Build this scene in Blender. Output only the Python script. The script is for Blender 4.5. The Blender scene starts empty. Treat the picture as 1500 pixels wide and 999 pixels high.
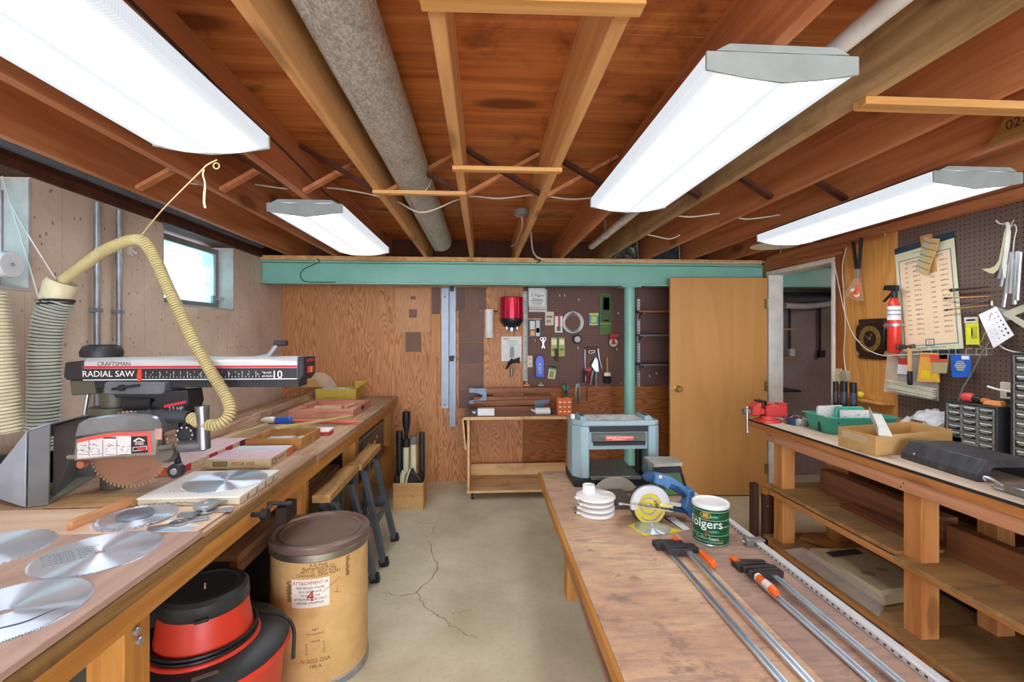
import bpy, math, random
from mathutils import Matrix, Vector
random.seed(7)
C = bpy.context.scene.collection
PI = math.pi
# ---------- camera model (image taken as 1500x999) ----------
FX = 690.0; HOR = 490.5; CAMH = 1.467
TH = math.atan(43/FX); SN, CS = math.sin(TH), math.cos(TH)
def _ray(x, y):
    a = (x-750)/FX; b = (HOR-y)/FX
    return SN+a*CS, CS-a*SN, b
def pz(x, y, z):
    d = _ray(x, y); t = (z-CAMH)/d[2]; return Vector((d[0]*t, d[1]*t, z))
def py(x, y, Y):
    d = _ray(x, y); t = Y/d[1]; return Vector((d[0]*t, Y, CAMH+d[2]*t))
def px(x, y, X):
    d = _ray(x, y); t = X/d[0]; return Vector((X, d[1]*t, CAMH+d[2]*t))

# ---------- materials ----------
def lin(h):
    if not isinstance(h, str): return (*h[:3], 1)
    h = h.lstrip('#'); o = []
    for i in (0, 2, 4):
        v = int(h[i:i+2], 16)/255
        o.append(v/12.92 if v <= .04045 else ((v+.055)/1.055)**2.4)
    return (*o, 1)
class NT:
    def __init__(s, name):
        s.m = bpy.data.materials.new(name); s.m.use_nodes = True
        s.t = s.m.node_tree; s.b = s.t.nodes['Principled BSDF']
    def n(s, typ, **kw):
        nd = s.t.nodes.new(typ)
        for k, v in kw.items():
            if k[0] == '_': nd.inputs[k[1:].replace('_', ' ')].default_value = v
            else: setattr(nd, k, v)
        return nd
    def l(s, a, b): s.t.links.new(a, b)
    def coord(s, scale=(1, 1, 1), rnd=True, loc=(0, 0, 0)):
        tc = s.n('ShaderNodeTexCoord'); mp = s.n('ShaderNodeMapping')
        mp.inputs['Scale'].default_value = scale; mp.inputs['Location'].default_value = loc
        if rnd:
            oi = s.n('ShaderNodeObjectInfo'); ml = s.n('ShaderNodeVectorMath', operation='MULTIPLY_ADD')
            ml.inputs[1].default_value = (7.3, 11.1, 5.7)
            s.l(oi.outputs['Random'], ml.inputs[0]); s.l(tc.outputs['Object'], ml.inputs[2]); s.l(ml.outputs[0], mp.inputs[0])
        else: s.l(tc.outputs['Object'], mp.inputs[0])
        return mp.outputs[0]
    def noise(s, co, scale=5, detail=4, rough=.55, dist=0):
        n = s.n('ShaderNodeTexNoise', _Scale=scale, _Detail=detail, _Roughness=rough, _Distortion=dist); s.l(co, n.inputs['Vector']); return n.outputs['Fac']
    def ramp(s, fac, stops):
        r = s.n('ShaderNodeValToRGB'); e = r.color_ramp.elements
        while len(e) < len(stops): e.new(.5)
        for i, (p, c) in enumerate(stops): e[i].position = p; e[i].color = lin(c)
        s.l(fac, r.inputs[0]); return r.outputs[0]
    def mix(s, fac, a, b, mode='MIX'):
        m = s.n('ShaderNodeMix', data_type='RGBA', blend_type=mode)
        for v, i in ((fac, 0), (a, 6), (b, 7)):
            if isinstance(v, (int, float)): m.inputs[i].default_value = v
            elif isinstance(v, (str, tuple)): m.inputs[i].default_value = lin(v)
            else: s.l(v, m.inputs[i])
        return m.outputs[2]
    def math(s, op, a, b=0.0):
        m = s.n('ShaderNodeMath', operation=op)
        for i, v in enumerate((a, b)):
            if isinstance(v, (int, float)): m.inputs[i].default_value = v
            else: s.l(v, m.inputs[i])
        return m.outputs[0]
    def step(s, v, lo, hi):
        m = s.n('ShaderNodeMapRange', interpolation_type='SMOOTHSTEP'); s.l(v, m.inputs[0])
        m.inputs[1].default_value = lo; m.inputs[2].default_value = hi; return m.outputs[0]
    def bump(s, h, strength=.2, d=.01):
        b = s.n('ShaderNodeBump', _Strength=strength, _Distance=d); s.l(h, b.inputs['Height']); s.l(b.outputs[0], s.b.inputs['Normal'])
    def fin(s, col=None, rough=.5, metal=0.0, spec=None):
        if col is not None: s.l(col, s.b.inputs['Base Color'])
        s.b.inputs['Roughness'].default_value = rough; s.b.inputs['Metallic'].default_value = metal
        if spec is not None: s.b.inputs['Specular IOR Level'].default_value = spec
        return s.m
_cache = {}
def plain(h, rough=.5, metal=0.0, var=.12, sc=9, spec=.4):
    k = (h, rough, metal, var, sc)
    if k in _cache: return _cache[k]
    t = NT('paint_' + h.strip('#')); co = t.coord()
    f = t.noise(co, sc, 3); a = lin(h)
    lo = tuple(v*(1-var) for v in a[:3]); hi = tuple(min(1, v*(1+var)) for v in a[:3])
    _cache[k] = t.fin(t.ramp(f, [(.3, lo), (.7, hi)]), rough, metal, spec); return _cache[k]
def metal(h, rough=.35, var=.15, sc=14): return plain(h, rough, .9, var, sc)
def wood(name, dark, light, axis=1, sc=1.0, knots=.0, rough=.6, dirt=None, fine=.35, bands=1.0):
    t = NT(name); s = [9*sc, 9*sc, 9*sc]; s[axis] = .55*sc
    co = t.coord(tuple(s)); f = t.noise(co, 2.2*bands, 5, .6, .8)
    col = t.ramp(f, [(.32, dark), (.68, light)])
    s2 = [60*sc]*3; s2[axis] = 1.5*sc
    g = t.noise(t.coord(tuple(s2)), 2, 3, .6)
    col = t.mix(t.math('MULTIPLY', t.step(g, .45, .75), fine), col, dark)
    if knots:
        s3 = [3.2*sc]*3; s3[axis] = 1.1*sc
        v = t.n('ShaderNodeTexVoronoi', _Scale=1.6); t.l(t.coord(tuple(s3)), v.inputs['Vector'])
        k = t.step(v.outputs['Distance'], .17, .08); t.l(k, t.n('ShaderNodeMath').inputs[0])
        d = tuple(c*.32 for c in lin(dark)[:3])
        col = t.mix(t.math('MULTIPLY', k, knots), col, d)
    if dirt:
        q = t.noise(t.coord((1, 1, 1)), 3.5, 5, .65, .5)
        col = t.mix(t.math('MULTIPLY', t.step(q, .5, .72), .75), col, dirt)
    t.bump(g, .08, .004)
    return t.fin(col, rough, 0, .3)
def plywood(name, dark, light, axis=2, sc=1.0, rough=.5, rings=22, amt=.75):
    t = NT(name); s = [7*sc]*3; s[axis] = .7*sc
    co = t.coord(tuple(s), rnd=True)
    n0 = t.noise(co, 1.0, 2, .5, .4)
    w = t.math('FRACT', t.math('MULTIPLY', n0, rings))
    w = t.step(w, .30, .95)
    g = t.noise(t.coord(tuple(90 if i != axis else 4 for i in range(3))), 1, 2)
    col = t.mix(t.math('MULTIPLY', w, amt), light, dark)
    col = t.mix(t.math('MULTIPLY', t.step(g, .45, .8), .35), col, dark)
    b = t.noise(t.coord((1, 1, 1)), 1.4, 2)
    col = t.mix(t.math('MULTIPLY', t.step(b, .4, .75), .35), col, light)
    return t.fin(col, rough, 0, .3)
def concrete(name, a, b, dark, sc=1.0, board=None, rough=.85, holes=.5):
    t = NT(name); co = t.coord((sc, sc, sc), rnd=False)
    f = t.noise(co, 2.2, 6, .62, .3); col = t.ramp(f, [(.3, b), (.7, a)])
    g = t.noise(co, 40, 3, .6); col = t.mix(t.math('MULTIPLY', t.step(g, .5, .8), .25), col, dark)
    q = t.noise(co, .9, 3, .5, .6); col = t.mix(t.math('MULTIPLY', t.step(q, .52, .72), .3), col, dark)
    if holes:
        v = t.n('ShaderNodeTexVoronoi', _Scale=22); t.l(t.coord((1, 1, .6), rnd=False), v.inputs['Vector'])
        col = t.mix(t.math('MULTIPLY', t.step(v.outputs['Distance'], .16, .08), holes), col, dark)
    if board is not None:
        tc = t.n('ShaderNodeTexCoord'); sp = t.n('ShaderNodeSeparateXYZ'); t.l(tc.outputs['Object'], sp.inputs[0])
        u = t.math('MULTIPLY', sp.outputs[board], 5.6)
        wn = t.n('ShaderNodeTexWhiteNoise', noise_dimensions='1D'); t.l(t.math('FLOOR', u), wn.inputs['W'])
        col = t.mix(t.math('MULTIPLY', wn.outputs['Value'], .28), col, b)
        e = t.step(t.math('ABSOLUTE', t.math('SUBTRACT', t.math('FRACT', u), .5)), .485, .5)
        col = t.mix(t.math('MULTIPLY', e, .45), col, dark)
    t.bump(g, .15, .004)
    return t.fin(col, rough, 0, .25)
def pegmat(name, col, hole, u, rough=.6):
    t = NT(name); tc = t.n('ShaderNodeTexCoord'); sp = t.n('ShaderNodeSeparateXYZ'); t.l(tc.outputs['Object'], sp.inputs[0])
    d = []
    for ax in (u, 2):
        f = t.math('FRACT', t.math('MULTIPLY', sp.outputs[ax], 1/.0254)); k = t.math('SUBTRACT', f, .5); d.append(t.math('MULTIPLY', k, k))
    r = t.math('SQRT', t.math('ADD', d[0], d[1]))
    n = t.noise(t.coord(), 3, 4); c = t.mix(t.math('MULTIPLY', n, .5), col, tuple(v*.7 for v in lin(col)[:3]))
    c = t.mix(t.step(r, .17, .12), c, hole)
    return t.fin(c, rough, 0, .3)

# ---------- mesh builder ----------
class MB:
    def __init__(s, M=None): s.v = []; s.f = []; s.mi = []; s.M = M or Matrix()
    def add(s, vs, fs, m=0, M=None):
        T = s.M @ M if M is not None else s.M
        b = len(s.v); s.v += [T @ Vector(v) for v in vs]
        for f in fs: s.f.append(tuple(b+i for i in f)); s.mi.append(m)
        return s
    def box(s, x0, x1, y0, y1, z0, z1, m=0, M=None):
        vs = [(x, y, z) for z in (z0, z1) for y in (y0, y1) for x in (x0, x1)]
        return s.add(vs, [(0, 2, 3, 1), (4, 5, 7, 6), (0, 1, 5, 4), (2, 6, 7, 3), (0, 4, 6, 2), (1, 3, 7, 5)], m, M)
    def cb(s, c, d, m=0, M=None):
        return s.box(c[0]-d[0]/2, c[0]+d[0]/2, c[1]-d[1]/2, c[1]+d[1]/2, c[2]-d[2]/2, c[2]+d[2]/2, m, M)
    def bar(s, p0, p1, w, h, up=(0, 0, 1), m=0):
        p0, p1, up = Vector(p0), Vector(p1), Vector(up); d = (p1-p0).normalized()
        sd = d.cross(up).normalized(); u = sd.cross(d).normalized()
        vs = [p + sd*a*w/2 + u*b*h/2 for p in (p0, p1) for a, b in ((-1, -1), (1, -1), (1, 1), (-1, 1))]
        return s.add(vs, [(0, 1, 2, 3), (7, 6, 5, 4), (0, 4, 5, 1), (1, 5, 6, 2), (2, 6, 7, 3), (3, 7, 4, 0)], m)
    def hexa(s, bot, top, m=0):
        n = len(bot); vs = list(bot)+list(top)
        fs = [tuple(range(n))[::-1], tuple(range(n, 2*n))]+[(i, (i+1) % n, n+(i+1) % n, n+i) for i in range(n)]
        return s.add(vs, fs, m)
    def prism(s, pts, lo, hi, ax=2, m=0, M=None):
        def P(a, b, h): return {0: (h, a, b), 1: (a, h, b), 2: (a, b, h)}[ax]
        n = len(pts); vs = [P(a, b, lo) for a, b in pts]+[P(a, b, hi) for a, b in pts]
        fs = [tuple(range(n))[::-1], tuple(range(n, 2*n))]+[(i, (i+1) % n, n+(i+1) % n, n+i) for i in range(n)]
        return s.add(vs, fs, m, M)
    def ring(s, outer, inner, lo, hi, ax=2, m=0, M=None):
        def P(a, b, h): return {0: (h, a, b), 1: (a, h, b), 2: (a, b, h)}[ax]
        n = len(outer); vs = [P(a, b, h) for h in (lo, hi) for L in (outer, inner) for a, b in L]; fs = []
        for i in range(n):
            j = (i+1) % n
            fs += [(i, j, n+j, n+i), (2*n+i, 3*n+i, 3*n+j, 2*n+j), (i, 2*n+i, 2*n+j, j), (n+i, n+j, 3*n+j, 3*n+i)]
        return s.add(vs, fs, m, M)
    def lathe(s, prof, c=(0, 0, 0), ax=2, n=24, m=0, M=None, cap=True):
        vs = []; fs = []
        for r, h in prof:
            for k in range(n):
                a = 2*PI*k/n; q = (r*math.cos(a), r*math.sin(a), h)
                q = {2: q, 0: (q[2], q[0], q[1]), 1: (q[1], q[2], q[0])}[ax]
                vs.append((q[0]+c[0], q[1]+c[1], q[2]+c[2]))
        for i in range(len(prof)-1):
            for k in range(n):
                j = (k+1) % n; fs.append((i*n+k, i*n+j, (i+1)*n+j, (i+1)*n+k))
        if cap: fs += [tuple(range(n))[::-1], tuple(range((len(prof)-1)*n, len(prof)*n))]
        return s.add(vs, fs, m, M)
    def cyl(s, p0, p1, r0, r1=None, n=16, m=0):
        return s.tube([p0, p1], [r0, r0 if r1 is None else r1], n, m)
    def tube(s, pts, r, n=8, m=0, caps=True):
        P = [Vector(p) for p in pts]; R = r if isinstance(r, (list, tuple)) else [r]*len(P)
        vs = []; fs = []; u = None
        for i, p in enumerate(P):
            d = (P[min(i+1, len(P)-1)]-P[max(i-1, 0)]).normalized()
            if u is None: u = d.orthogonal().normalized()
            else:
                u = u - d*u.dot(d); u = u.normalized() if u.length > 1e-6 else d.orthogonal().normalized()
            w = d.cross(u)
            for k in range(n):
                a = 2*PI*k/n; vs.append(p+(u*math.cos(a)+w*math.sin(a))*R[i])
        for i in range(len(P)-1):
            for k in range(n):
                j = (k+1) % n; fs.append((i*n+k, i*n+j, (i+1)*n+j, (i+1)*n+k))
        if caps: fs += [tuple(range(n))[::-1], tuple(range((len(P)-1)*n, len(P)*n))]
        return s.add(vs, fs, m)
    def torus(s, c, R, r, ax=2, n=32, k=8, m=0):
        pts = []
        for i in range(n):
            a = 2*PI*i/n; q = (R*math.cos(a), R*math.sin(a)); pts.append({2: (c[0]+q[0], c[1]+q[1], c[2]), 1: (c[0]+q[0], c[1], c[2]+q[1]), 0: (c[0], c[1]+q[0], c[2]+q[1])}[ax])
        vs = []; fs = []; cc = Vector(c); A = Vector([1 if i == ax else 0 for i in range(3)])
        for p in pts:
            o = (Vector(p)-cc).normalized()
            for j in range(k):
                b = 2*PI*j/k; vs.append(Vector(p)+(o*math.cos(b)+A*math.sin(b))*r)
        for i in range(n):
            for j in range(k):
                fs.append((i*k+j, i*k+(j+1) % k, ((i+1) % n)*k+(j+1) % k, ((i+1) % n)*k+j))
        return s.add(vs, fs, m)
    def ball(s, c, r, m=0, sc=(1, 1, 1), n=16):
        prof = [(max(1e-4, r*math.sin(PI*i/10)), -r*math.cos(PI*i/10)) for i in range(11)]
        return s.lathe(prof, (0, 0, 0), 2, n, m, Matrix.Translation(c) @ Matrix.Diagonal((*sc, 1)))
    def text(s, txt, size, M, m=0, ext=.0003, align='CENTER'):
        cu = bpy.data.curves.new('lettering', 'FONT'); cu.body = txt; cu.size = size; cu.extrude = ext
        cu.align_x = align; cu.align_y = 'CENTER'; cu.resolution_u = 3
        o = bpy.data.objects.new('lettering', cu); me = bpy.data.meshes.new_from_object(o)
        s.add([v.co.copy() for v in me.vertices], [tuple(p.vertices) for p in me.polygons], m, M)
        bpy.data.objects.remove(o); bpy.data.meshes.remove(me); return s
def wrap(mb, n0, r, ang, z):
    """bend everything added since vertex n0 (drawn in the XY plane) round an upright cylinder"""
    for i in range(n0, len(mb.v)):
        v = mb.v[i]; a = ang+v.x/r; q = r+v.z; mb.v[i] = Vector((q*math.cos(a), q*math.sin(a), z+v.y))
def wtext(mb, txt, size, r, ang, z, m=0):
    n0 = len(mb.v); mb.text(txt, size, T(0, 0, .0006), m, .0002); wrap(mb, n0, r, ang, z)
def T(x, y, z, rx=0, ry=0, rz=0):
    return Matrix.Translation((x, y, z)) @ Matrix.Rotation(rz, 4, 'Z') @ Matrix.Rotation(ry, 4, 'Y') @ Matrix.Rotation(rx, 4, 'X')
FRONT = lambda x, y, z: T(x, y, z, PI/2)              # text standing upright, read from -Y
LEFTW = lambda x, y, z: T(x, y, z, PI/2, 0, -PI/2)    # text on a plane facing -X
RIGHTW = lambda x, y, z: T(x, y, z, PI/2, 0, PI/2)    # text on a plane facing +X
def rect(x0, x1, y0, y1): return [(x0, y0), (x1, y0), (x1, y1), (x0, y1)]
def circ(r, n=24, cx=0, cy=0, a0=0): return [(cx+r*math.cos(a0+2*PI*i/n), cy+r*math.sin(a0+2*PI*i/n)) for i in range(n)]
def spline(P, k=8):
    P = [Vector(p) for p in P]; Q = [P[0]*2-P[1]]+P+[P[-1]*2-P[-2]]; out = []
    for i in range(1, len(Q)-2):
        a, b, c, d = Q[i-1:i+3]
        for j in range(k):
            t = j/k; out.append(.5*((2*b)+(c-a)*t+(2*a-5*b+4*c-d)*t*t+(3*b-a-3*c+d)*t**3))
    return out+[P[-1]]
def resample(P, step):
    out = [P[0]]; acc = 0
    for a, b in zip(P, P[1:]):
        L = (b-a).length
        while acc+L >= step:
            t = (step-acc)/L; a = a.lerp(b, t); out.append(a); L = (b-a).length; acc = 0
        acc += L
    return out
def hose(P, r, pitch, depth=.1, n=14):
    Q = resample(spline(P, 14), pitch/4); mb = MB(); pat = (1, 1, 1-depth, 1-depth)
    mb.tube(Q, [r*pat[i % 4] for i in range(len(Q))], n)
    for k in range(len(mb.f)): mb.mi[k] = 1 if (k//n) % 4 in (1, 2) and len(mb.f[k]) == 4 else 0     # ridge and groove are different plastics
    for k in range(len(mb.f)):
        if (k//n) % 4 == 1: mb.mi[k] = 0
    return mb

# ---------- objects ----------
def obj(name, mb, mats, parent=None, bevel=.0015, smooth=True):
    me = bpy.data.meshes.new(name); me.from_pydata([tuple(v) for v in mb.v], [], mb.f)
    mats = mats if isinstance(mats, (list, tuple)) else [mats]
    for m in mats: me.materials.append(m)
    me.polygons.foreach_set('material_index', mb.mi)
    me.validate(); me.update()
    if smooth:
        me.polygons.foreach_set('use_smooth', [True]*len(me.polygons)); me.set_sharp_from_angle(angle=math.radians(35))
    o = bpy.data.objects.new(name, me); C.objects.link(o)
    if parent is not None: o.parent = parent
    if bevel:
        b = o.modifiers.new('edge', 'BEVEL'); b.width = bevel; b.segments = 1; b.limit_method = 'ANGLE'; b.angle_limit = math.radians(50)
    return o
def tag(o, label, cat, group=None):
    o['kind'] = 'thing'; o['label'] = label; o['category'] = cat
    if group: o['group'] = group
    return o
def thing(name, label, cat, loc=(0, 0, 0), rz=0, group=None, rot=None):
    o = bpy.data.objects.new(name, None); C.objects.link(o); o.empty_display_size = .05
    o.location = loc; o.rotation_euler = rot or (0, 0, rz); return tag(o, label, cat, group)
def one(name, mb, mats, label, cat, loc=(0, 0, 0), rz=0, group=None, bevel=.0015, rot=None):
    o = obj(name, mb, mats, None, bevel); o.location = loc; o.rotation_euler = rot or (0, 0, rz); return tag(o, label, cat, group)
def world_one(name, mb, mats, label, cat, group=None, bevel=.0015):
    """a single-mesh thing modelled in room coordinates: its origin is moved to its base"""
    lo = Vector([min(v[i] for v in mb.v) for i in range(3)]); hi = Vector([max(v[i] for v in mb.v) for i in range(3)])
    b = Vector(((lo.x+hi.x)/2, (lo.y+hi.y)/2, lo.z)); mb.v = [v-b for v in mb.v]
    return one(name, mb, mats, label, cat, b, 0, group, bevel)
def struct(name, mb, mats, parent=None, bevel=.0015):
    o = obj(name, mb, mats, parent, bevel); o['kind'] = 'structure'; return o
def dup(root, loc, rz=None, label=None, group=None):
    r = root.copy(); C.objects.link(r); r.location = loc
    if rz is not None: r.rotation_euler = (0, 0, rz)
    if label: r['label'] = label
    if group: r['group'] = group
    for ch in list(root.children):
        c = ch.copy(); C.objects.link(c); c.parent = r
        for g in list(ch.children):
            d = g.copy(); C.objects.link(d); d.parent = c
    return r
def wpart(name, mb, mats, parent, bevel=.0015):
    """a part modelled in room coordinates, hung under an unrotated thing (or one of its parts)"""
    r = parent
    while r.parent: r = r.parent
    mb.v = [v-Vector(r.location) for v in mb.v]
    return obj(name, mb, mats, parent, bevel)
# ================= SETTING =================
XL, XR, YB, YN = -1.957, 2.65, 4.74, -3.2
JB = CAMH+.70; DECK = JB+.235
M_floor = concrete('concrete_floor', '#e4dcbe', '#c3ba9b', '#8d846c', 1.0, None, .6, .0)
M_crack = plain('#a39a80', .9)
M_lwall = concrete('board_formed_concrete', '#e6d2bd', '#c8b29c', '#6b5e52', 1.2, 1, .9, .75)
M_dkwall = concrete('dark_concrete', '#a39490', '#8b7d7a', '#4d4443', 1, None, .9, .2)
M_rim = wood('rim_board_wood', '#3f2116', '#5d3320', 2, 1, 0, .7)
M_deck = wood('subfloor_plywood', '#a2542a', '#dd8c4a', 0, .55, .8, .55, '#6b341b', .4)
M_joist = wood('old_joist_wood', '#a5603a', '#d08c5c', 1, .7, .7, .6, None, .3)
M_jlight = wood('pale_joist_wood', '#c48b50', '#e6b47a', 1, .7, .6, .6, None, .3)
M_jgrey = wood('weathered_joist_wood', '#8f6f48', '#c4a273', 1, .8, .9, .6, '#6e5436', .4)
M_ply = plywood('fir_plywood', '#8b4f2a', '#cf9160', 2, 1.1, .5, 26, .7)
M_plyd = plywood('dark_fir_plywood', '#6b3716', '#a8662c', 0, 1.0, .5, 20, .7)
M_panel = plywood('tan_panel_plywood', '#b97a3c', '#d29750', 2, .6, .5, 9, .6)
M_green = plain('#84bcaa', .36, 0, .06, 5)
M_white = plain('#e4e2d8', .5); M_fixt = plain('#a9b0ab', .4); M_galv = plain('#9aa0a4', .4, .6, .2, 20)
M_black = plain('#1d1d1f', .45); M_dark = plain('#2b2c2f', .5); M_steel = metal('#b9c0c6', .32)
M_peg = pegmat('brown_pegboard', '#75544a', '#2b1a15', 0); M_pegr = pegmat('brown_wall_pegboard', '#6d5a50', '#241b17', 1)
M_cable = plain('#cfc6b2', .5)

fl = MB().box(XL-.3, 6.2, YN, YB+.1, -.12, 0)
def ribbon(mb, pts, w, z=.0012, m=1):
    P = [Vector((a, b, z)) for a, b in pts]; vs = []
    for i, p in enumerate(P):
        d = (P[min(i+1, len(P)-1)]-P[max(i-1, 0)]).normalized(); n = Vector((-d.y, d.x, 0))*w*(.6+.8*random.random())/2
        vs += [p+n, p-n]
    mb.add(vs, [(2*i, 2*i+1, 2*i+3, 2*i+2) for i in range(len(P)-1)], m)
def wob(pts, n=7, a=.012):
    out = []
    for p, q in zip(pts, pts[1:]):
        for i in range(n):
            t = i/n; out.append((p[0]+(q[0]-p[0])*t+random.uniform(-a, a), p[1]+(q[1]-p[1])*t+random.uniform(-a, a)))
    return out+[pts[-1]]
gp = lambda *L: [tuple(pz(x, y, 0)[:2]) for x, y in L]
ribbon(fl, wob(gp((628, 790), (643, 832), (612, 868), (625, 893), (648, 905), (660, 918), (700, 935))), .008)
ribbon(fl, wob(gp((612, 868), (588, 873), (560, 868))), .006)
ribbon(fl, wob(gp((630, 784), (640, 768), (600, 764))), .005)
ribbon(fl, wob(gp((660, 900), (690, 893))), .005)
struct('floor', fl, [M_floor, M_crack], bevel=0)

# left wall with two basement windows
WIN = [(3.01, 3.84), (1.34, 2.168)]; WZ0, WZ1, WT = 1.655, 2.15, 2.15
w = MB(); x0, x1 = XL-.24, XL
ys = [YN, 1.34, 2.168, 3.01, 3.84, YB+.1]
for a, b in zip(ys[::2], ys[1::2]): w.box(x0, x1, a, b, 0, WT)
for a, b in WIN: w.box(x0, x1, a, b, 0, WZ0)
struct('wall_left', w, M_lwall, bevel=0)
M_rev = plain('#b9b6ae', .8, 0, .15, 12)
rv = MB()
for a, b in WIN:
    rv.box(x0+.02, XL+.003, b-.012, b+.002, WZ0, WT-.01); rv.box(x0+.02, XL+.003, a-.002, a+.012, WZ0, WT-.01); rv.box(x0+.02, XL+.004, a, b, WZ0-.002, WZ0+.012)
struct('trim_1', rv, M_rev)
M_glass = None
t = NT('frosted_window_glass'); n = t.noise(t.coord((1, 1, 5), rnd=False), 6, 4)
tr = t.n('ShaderNodeBsdfTransparent'); tr.inputs[0].default_value = lin('#b4d6de'); tl0 = t.n('ShaderNodeBsdfTranslucent')
t.l(t.ramp(n, [(.3, '#b5d9e2'), (.6, '#e3f4f7'), (.8, '#9cc6ce')]), tl0.inputs[0])
mx = t.n('ShaderNodeMixShader', _Fac=.5); t.l(tr.outputs[0], mx.inputs[1]); t.l(tl0.outputs[0], mx.inputs[2]); t.l(mx.outputs[0], t.t.nodes['Material Output'].inputs[0]); M_glass = t.m
M_wframe = plain('#8f8d88', .5, .3)
for i, (a, b) in enumerate(WIN):
    f = MB(); X0 = XL-.11
    f.ring([(a+.01, WZ0+.012), (b-.01, WZ0+.012), (b-.01, WT-.02), (a+.01, WT-.02)], [(a+.05, WZ0+.055), (b-.05, WZ0+.055), (b-.05, WT-.06), (a+.05, WT-.06)], X0-.03, X0, 0)
    wo = struct('window_%d' % (i+1), f, M_wframe)
    struct('window_pane', MB().box(X0-.02, X0-.014, a+.045, b-.045, WZ0+.05, WT-.055), M_glass, wo, 0)
    lt = MB().box(X0, X0+.02, b-.12, b-.09, WZ0+.05, WZ0+.11); lt.cyl((X0+.01, b-.1, WZ0+.08), (X0+.07, b-.06, WZ0+.09), .006)
    struct('latch', lt, M_galv, wo)
# bright window well behind the glass (white painted concrete, open to the sky)
ww = MB()
for a, b in WIN:
    ww.box(XL-.95, XL-.9, a-.5, b+.5, 1.2, 2.9); ww.box(XL-.9, XL-.24, a-.5, b+.5, 1.3, 1.36)
struct('exterior_window_well', ww, plain('#dfe6e6', .8), bevel=0)
# sill plate and flashing on the left wall
struct('trim_2', MB().box(XL-.24, XL+.03, YN, YB, WT, WT+.045), M_rim)
struct('trim_3', MB().box(XL-.2, XL+.012, YN, YB, WT+.045, DECK), M_rim)
struct('trim_4', MB().box(XL+.012, XL+.05, YN, 4.25, WT+.075, WT+.11), plain('#9fb2c4', .3, .5))

# back wall: plywood panels and pegboard
struct('wall_back', MB().box(XL-.3, XR+.1, YB, YB+.12, 0, DECK), M_dkwall, bevel=0)
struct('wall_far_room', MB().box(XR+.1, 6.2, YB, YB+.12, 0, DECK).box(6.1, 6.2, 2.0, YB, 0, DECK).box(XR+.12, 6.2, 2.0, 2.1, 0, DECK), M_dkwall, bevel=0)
WY = YB-.012
bx = lambda x, y=490: py(x, y, WY).x
bz = lambda y, x=700: py(x, y, WY).z
def wallpanel(name, xa, xb, za, zb, mat, th=.011):
    return struct(name, MB().box(xa, xb, YB-th, YB, za, zb), mat, bevel=.001)
ZP = py(800, 566, WY).z
wallpanel('wall_panel', XL+.002, bx(641), .0, 2.12, M_ply)
wallpanel('wall_panel', bx(641)+.003, bx(766), 0, 2.12, M_ply)
wallpanel('wall_panel', bx(766)+.003, bx(995), 0, ZP-.002, M_plyd)
wallpanel('wall_panel', bx(995)+.003, XR-.002, 0, 2.12, M_plyd)
wallpanel('wall_pegboard', bx(766)+.003, bx(995), ZP, 2.12, M_peg, .008)
struct('trim_5', MB().box(XL+.02, XR-.01, YB-.05, YB-.012, 2.13, DECK), M_rim)

# right wall with doorway
DY0, DY1, DH = 3.40, 4.19, 2.02
w = MB().box(XR, XR+.1, YN, DY0, 0, DECK).box(XR, XR+.1, DY1, YB, 0, DECK).box(XR, XR+.1, DY0, DY1, DH, DECK)
struct('wall_right', w, M_joist, bevel=0)
j = MB().box(XR-.02, XR+.12, DY0-.025, DY0+.005, 0, DH+.02).box(XR-.02, XR+.12, DY1-.005, DY1+.03, 0, DH+.02).box(XR-.021, XR+.121, DY0-.025, DY1+.03, DH-.005, DH+.03)
struct('trim_6', j, M_white)
struct('trim_7', MB().box(XR-.012, XR, DY0-.11, DY0-.027, 0, 2.09), wood('stud_wood', '#7b4322', '#a8642e', 2))
struct('wall_panel', MB().box(XR-.01, XR, 2.86, DY0-.112, 0, 2.13), M_panel)
struct('wall_pegboard', MB().box(XR-.008, XR, YN, 2.845, .9, 2.125), M_pegr)
struct('trim_8', MB().box(XR-.014, XR, 2.846, 2.86, .9, 2.125), M_panel)
struct('trim_9', MB().box(XR-.035, XR, YN, 4.2, 2.13, JB+.02).box(XR-.05, XR-.035, 2.9, 4.2, 2.10, 2.13).box(XR-.02, XR, DY0-.1, 4.2, 2.065, 2.085), M_joist)
struct('trim_10', MB().box(XR-.02, XR-.008, 2.86, DY0-.11, 1.03, 1.055).box(XR-.1, XR-.01, 2.86, DY0-.11, 1.015, 1.03), M_panel)

# ceiling: plywood deck, joists, plate, steel beam, post
ce = MB(); Y = YN
while Y < YB:
    ce.box(XL-.2, 6.2, Y, min(Y+.577, YB+.1), DECK, DECK+.02); Y += .58
struct('ceiling', ce, M_deck, bevel=.001)
struct('ceiling_upper', MB().box(XL-.3, 6.2, YN, YB+.1, DECK+.021, DECK+.08), M_rim, bevel=0)
JX = [-1.677, -1.285, -.888, -.49, -.081, .326, .736, 1.154, 1.536, 1.94, 2.34, 3.0, 3.4, 3.8]
for i, xr in enumerate(JX):
    y1 = YB-.05 if xr < 2.6 else YB
    mb = MB().box(xr-.038, xr, YN if xr < 2.6 else 2.1, y1, JB, DECK)
    jo = struct('ceiling_joist', mb, M_jlight if i in (3, 4, 5) else (M_jgrey if i == 7 else M_joist), bevel=.003)
for a, b in zip(JX[:11], JX[1:11]):
    for s in (0, 1):
        za, zb = (JB+.012, DECK-.012) if s else (DECK-.012, JB+.012)
        br = MB().bar((a, 2.36+.045*s, za), (b-.038, 2.36+.045*s, zb), .019, .042, (0, 1, 0))
        struct('trim_bridging', br, M_joist if s else M_rim)
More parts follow.
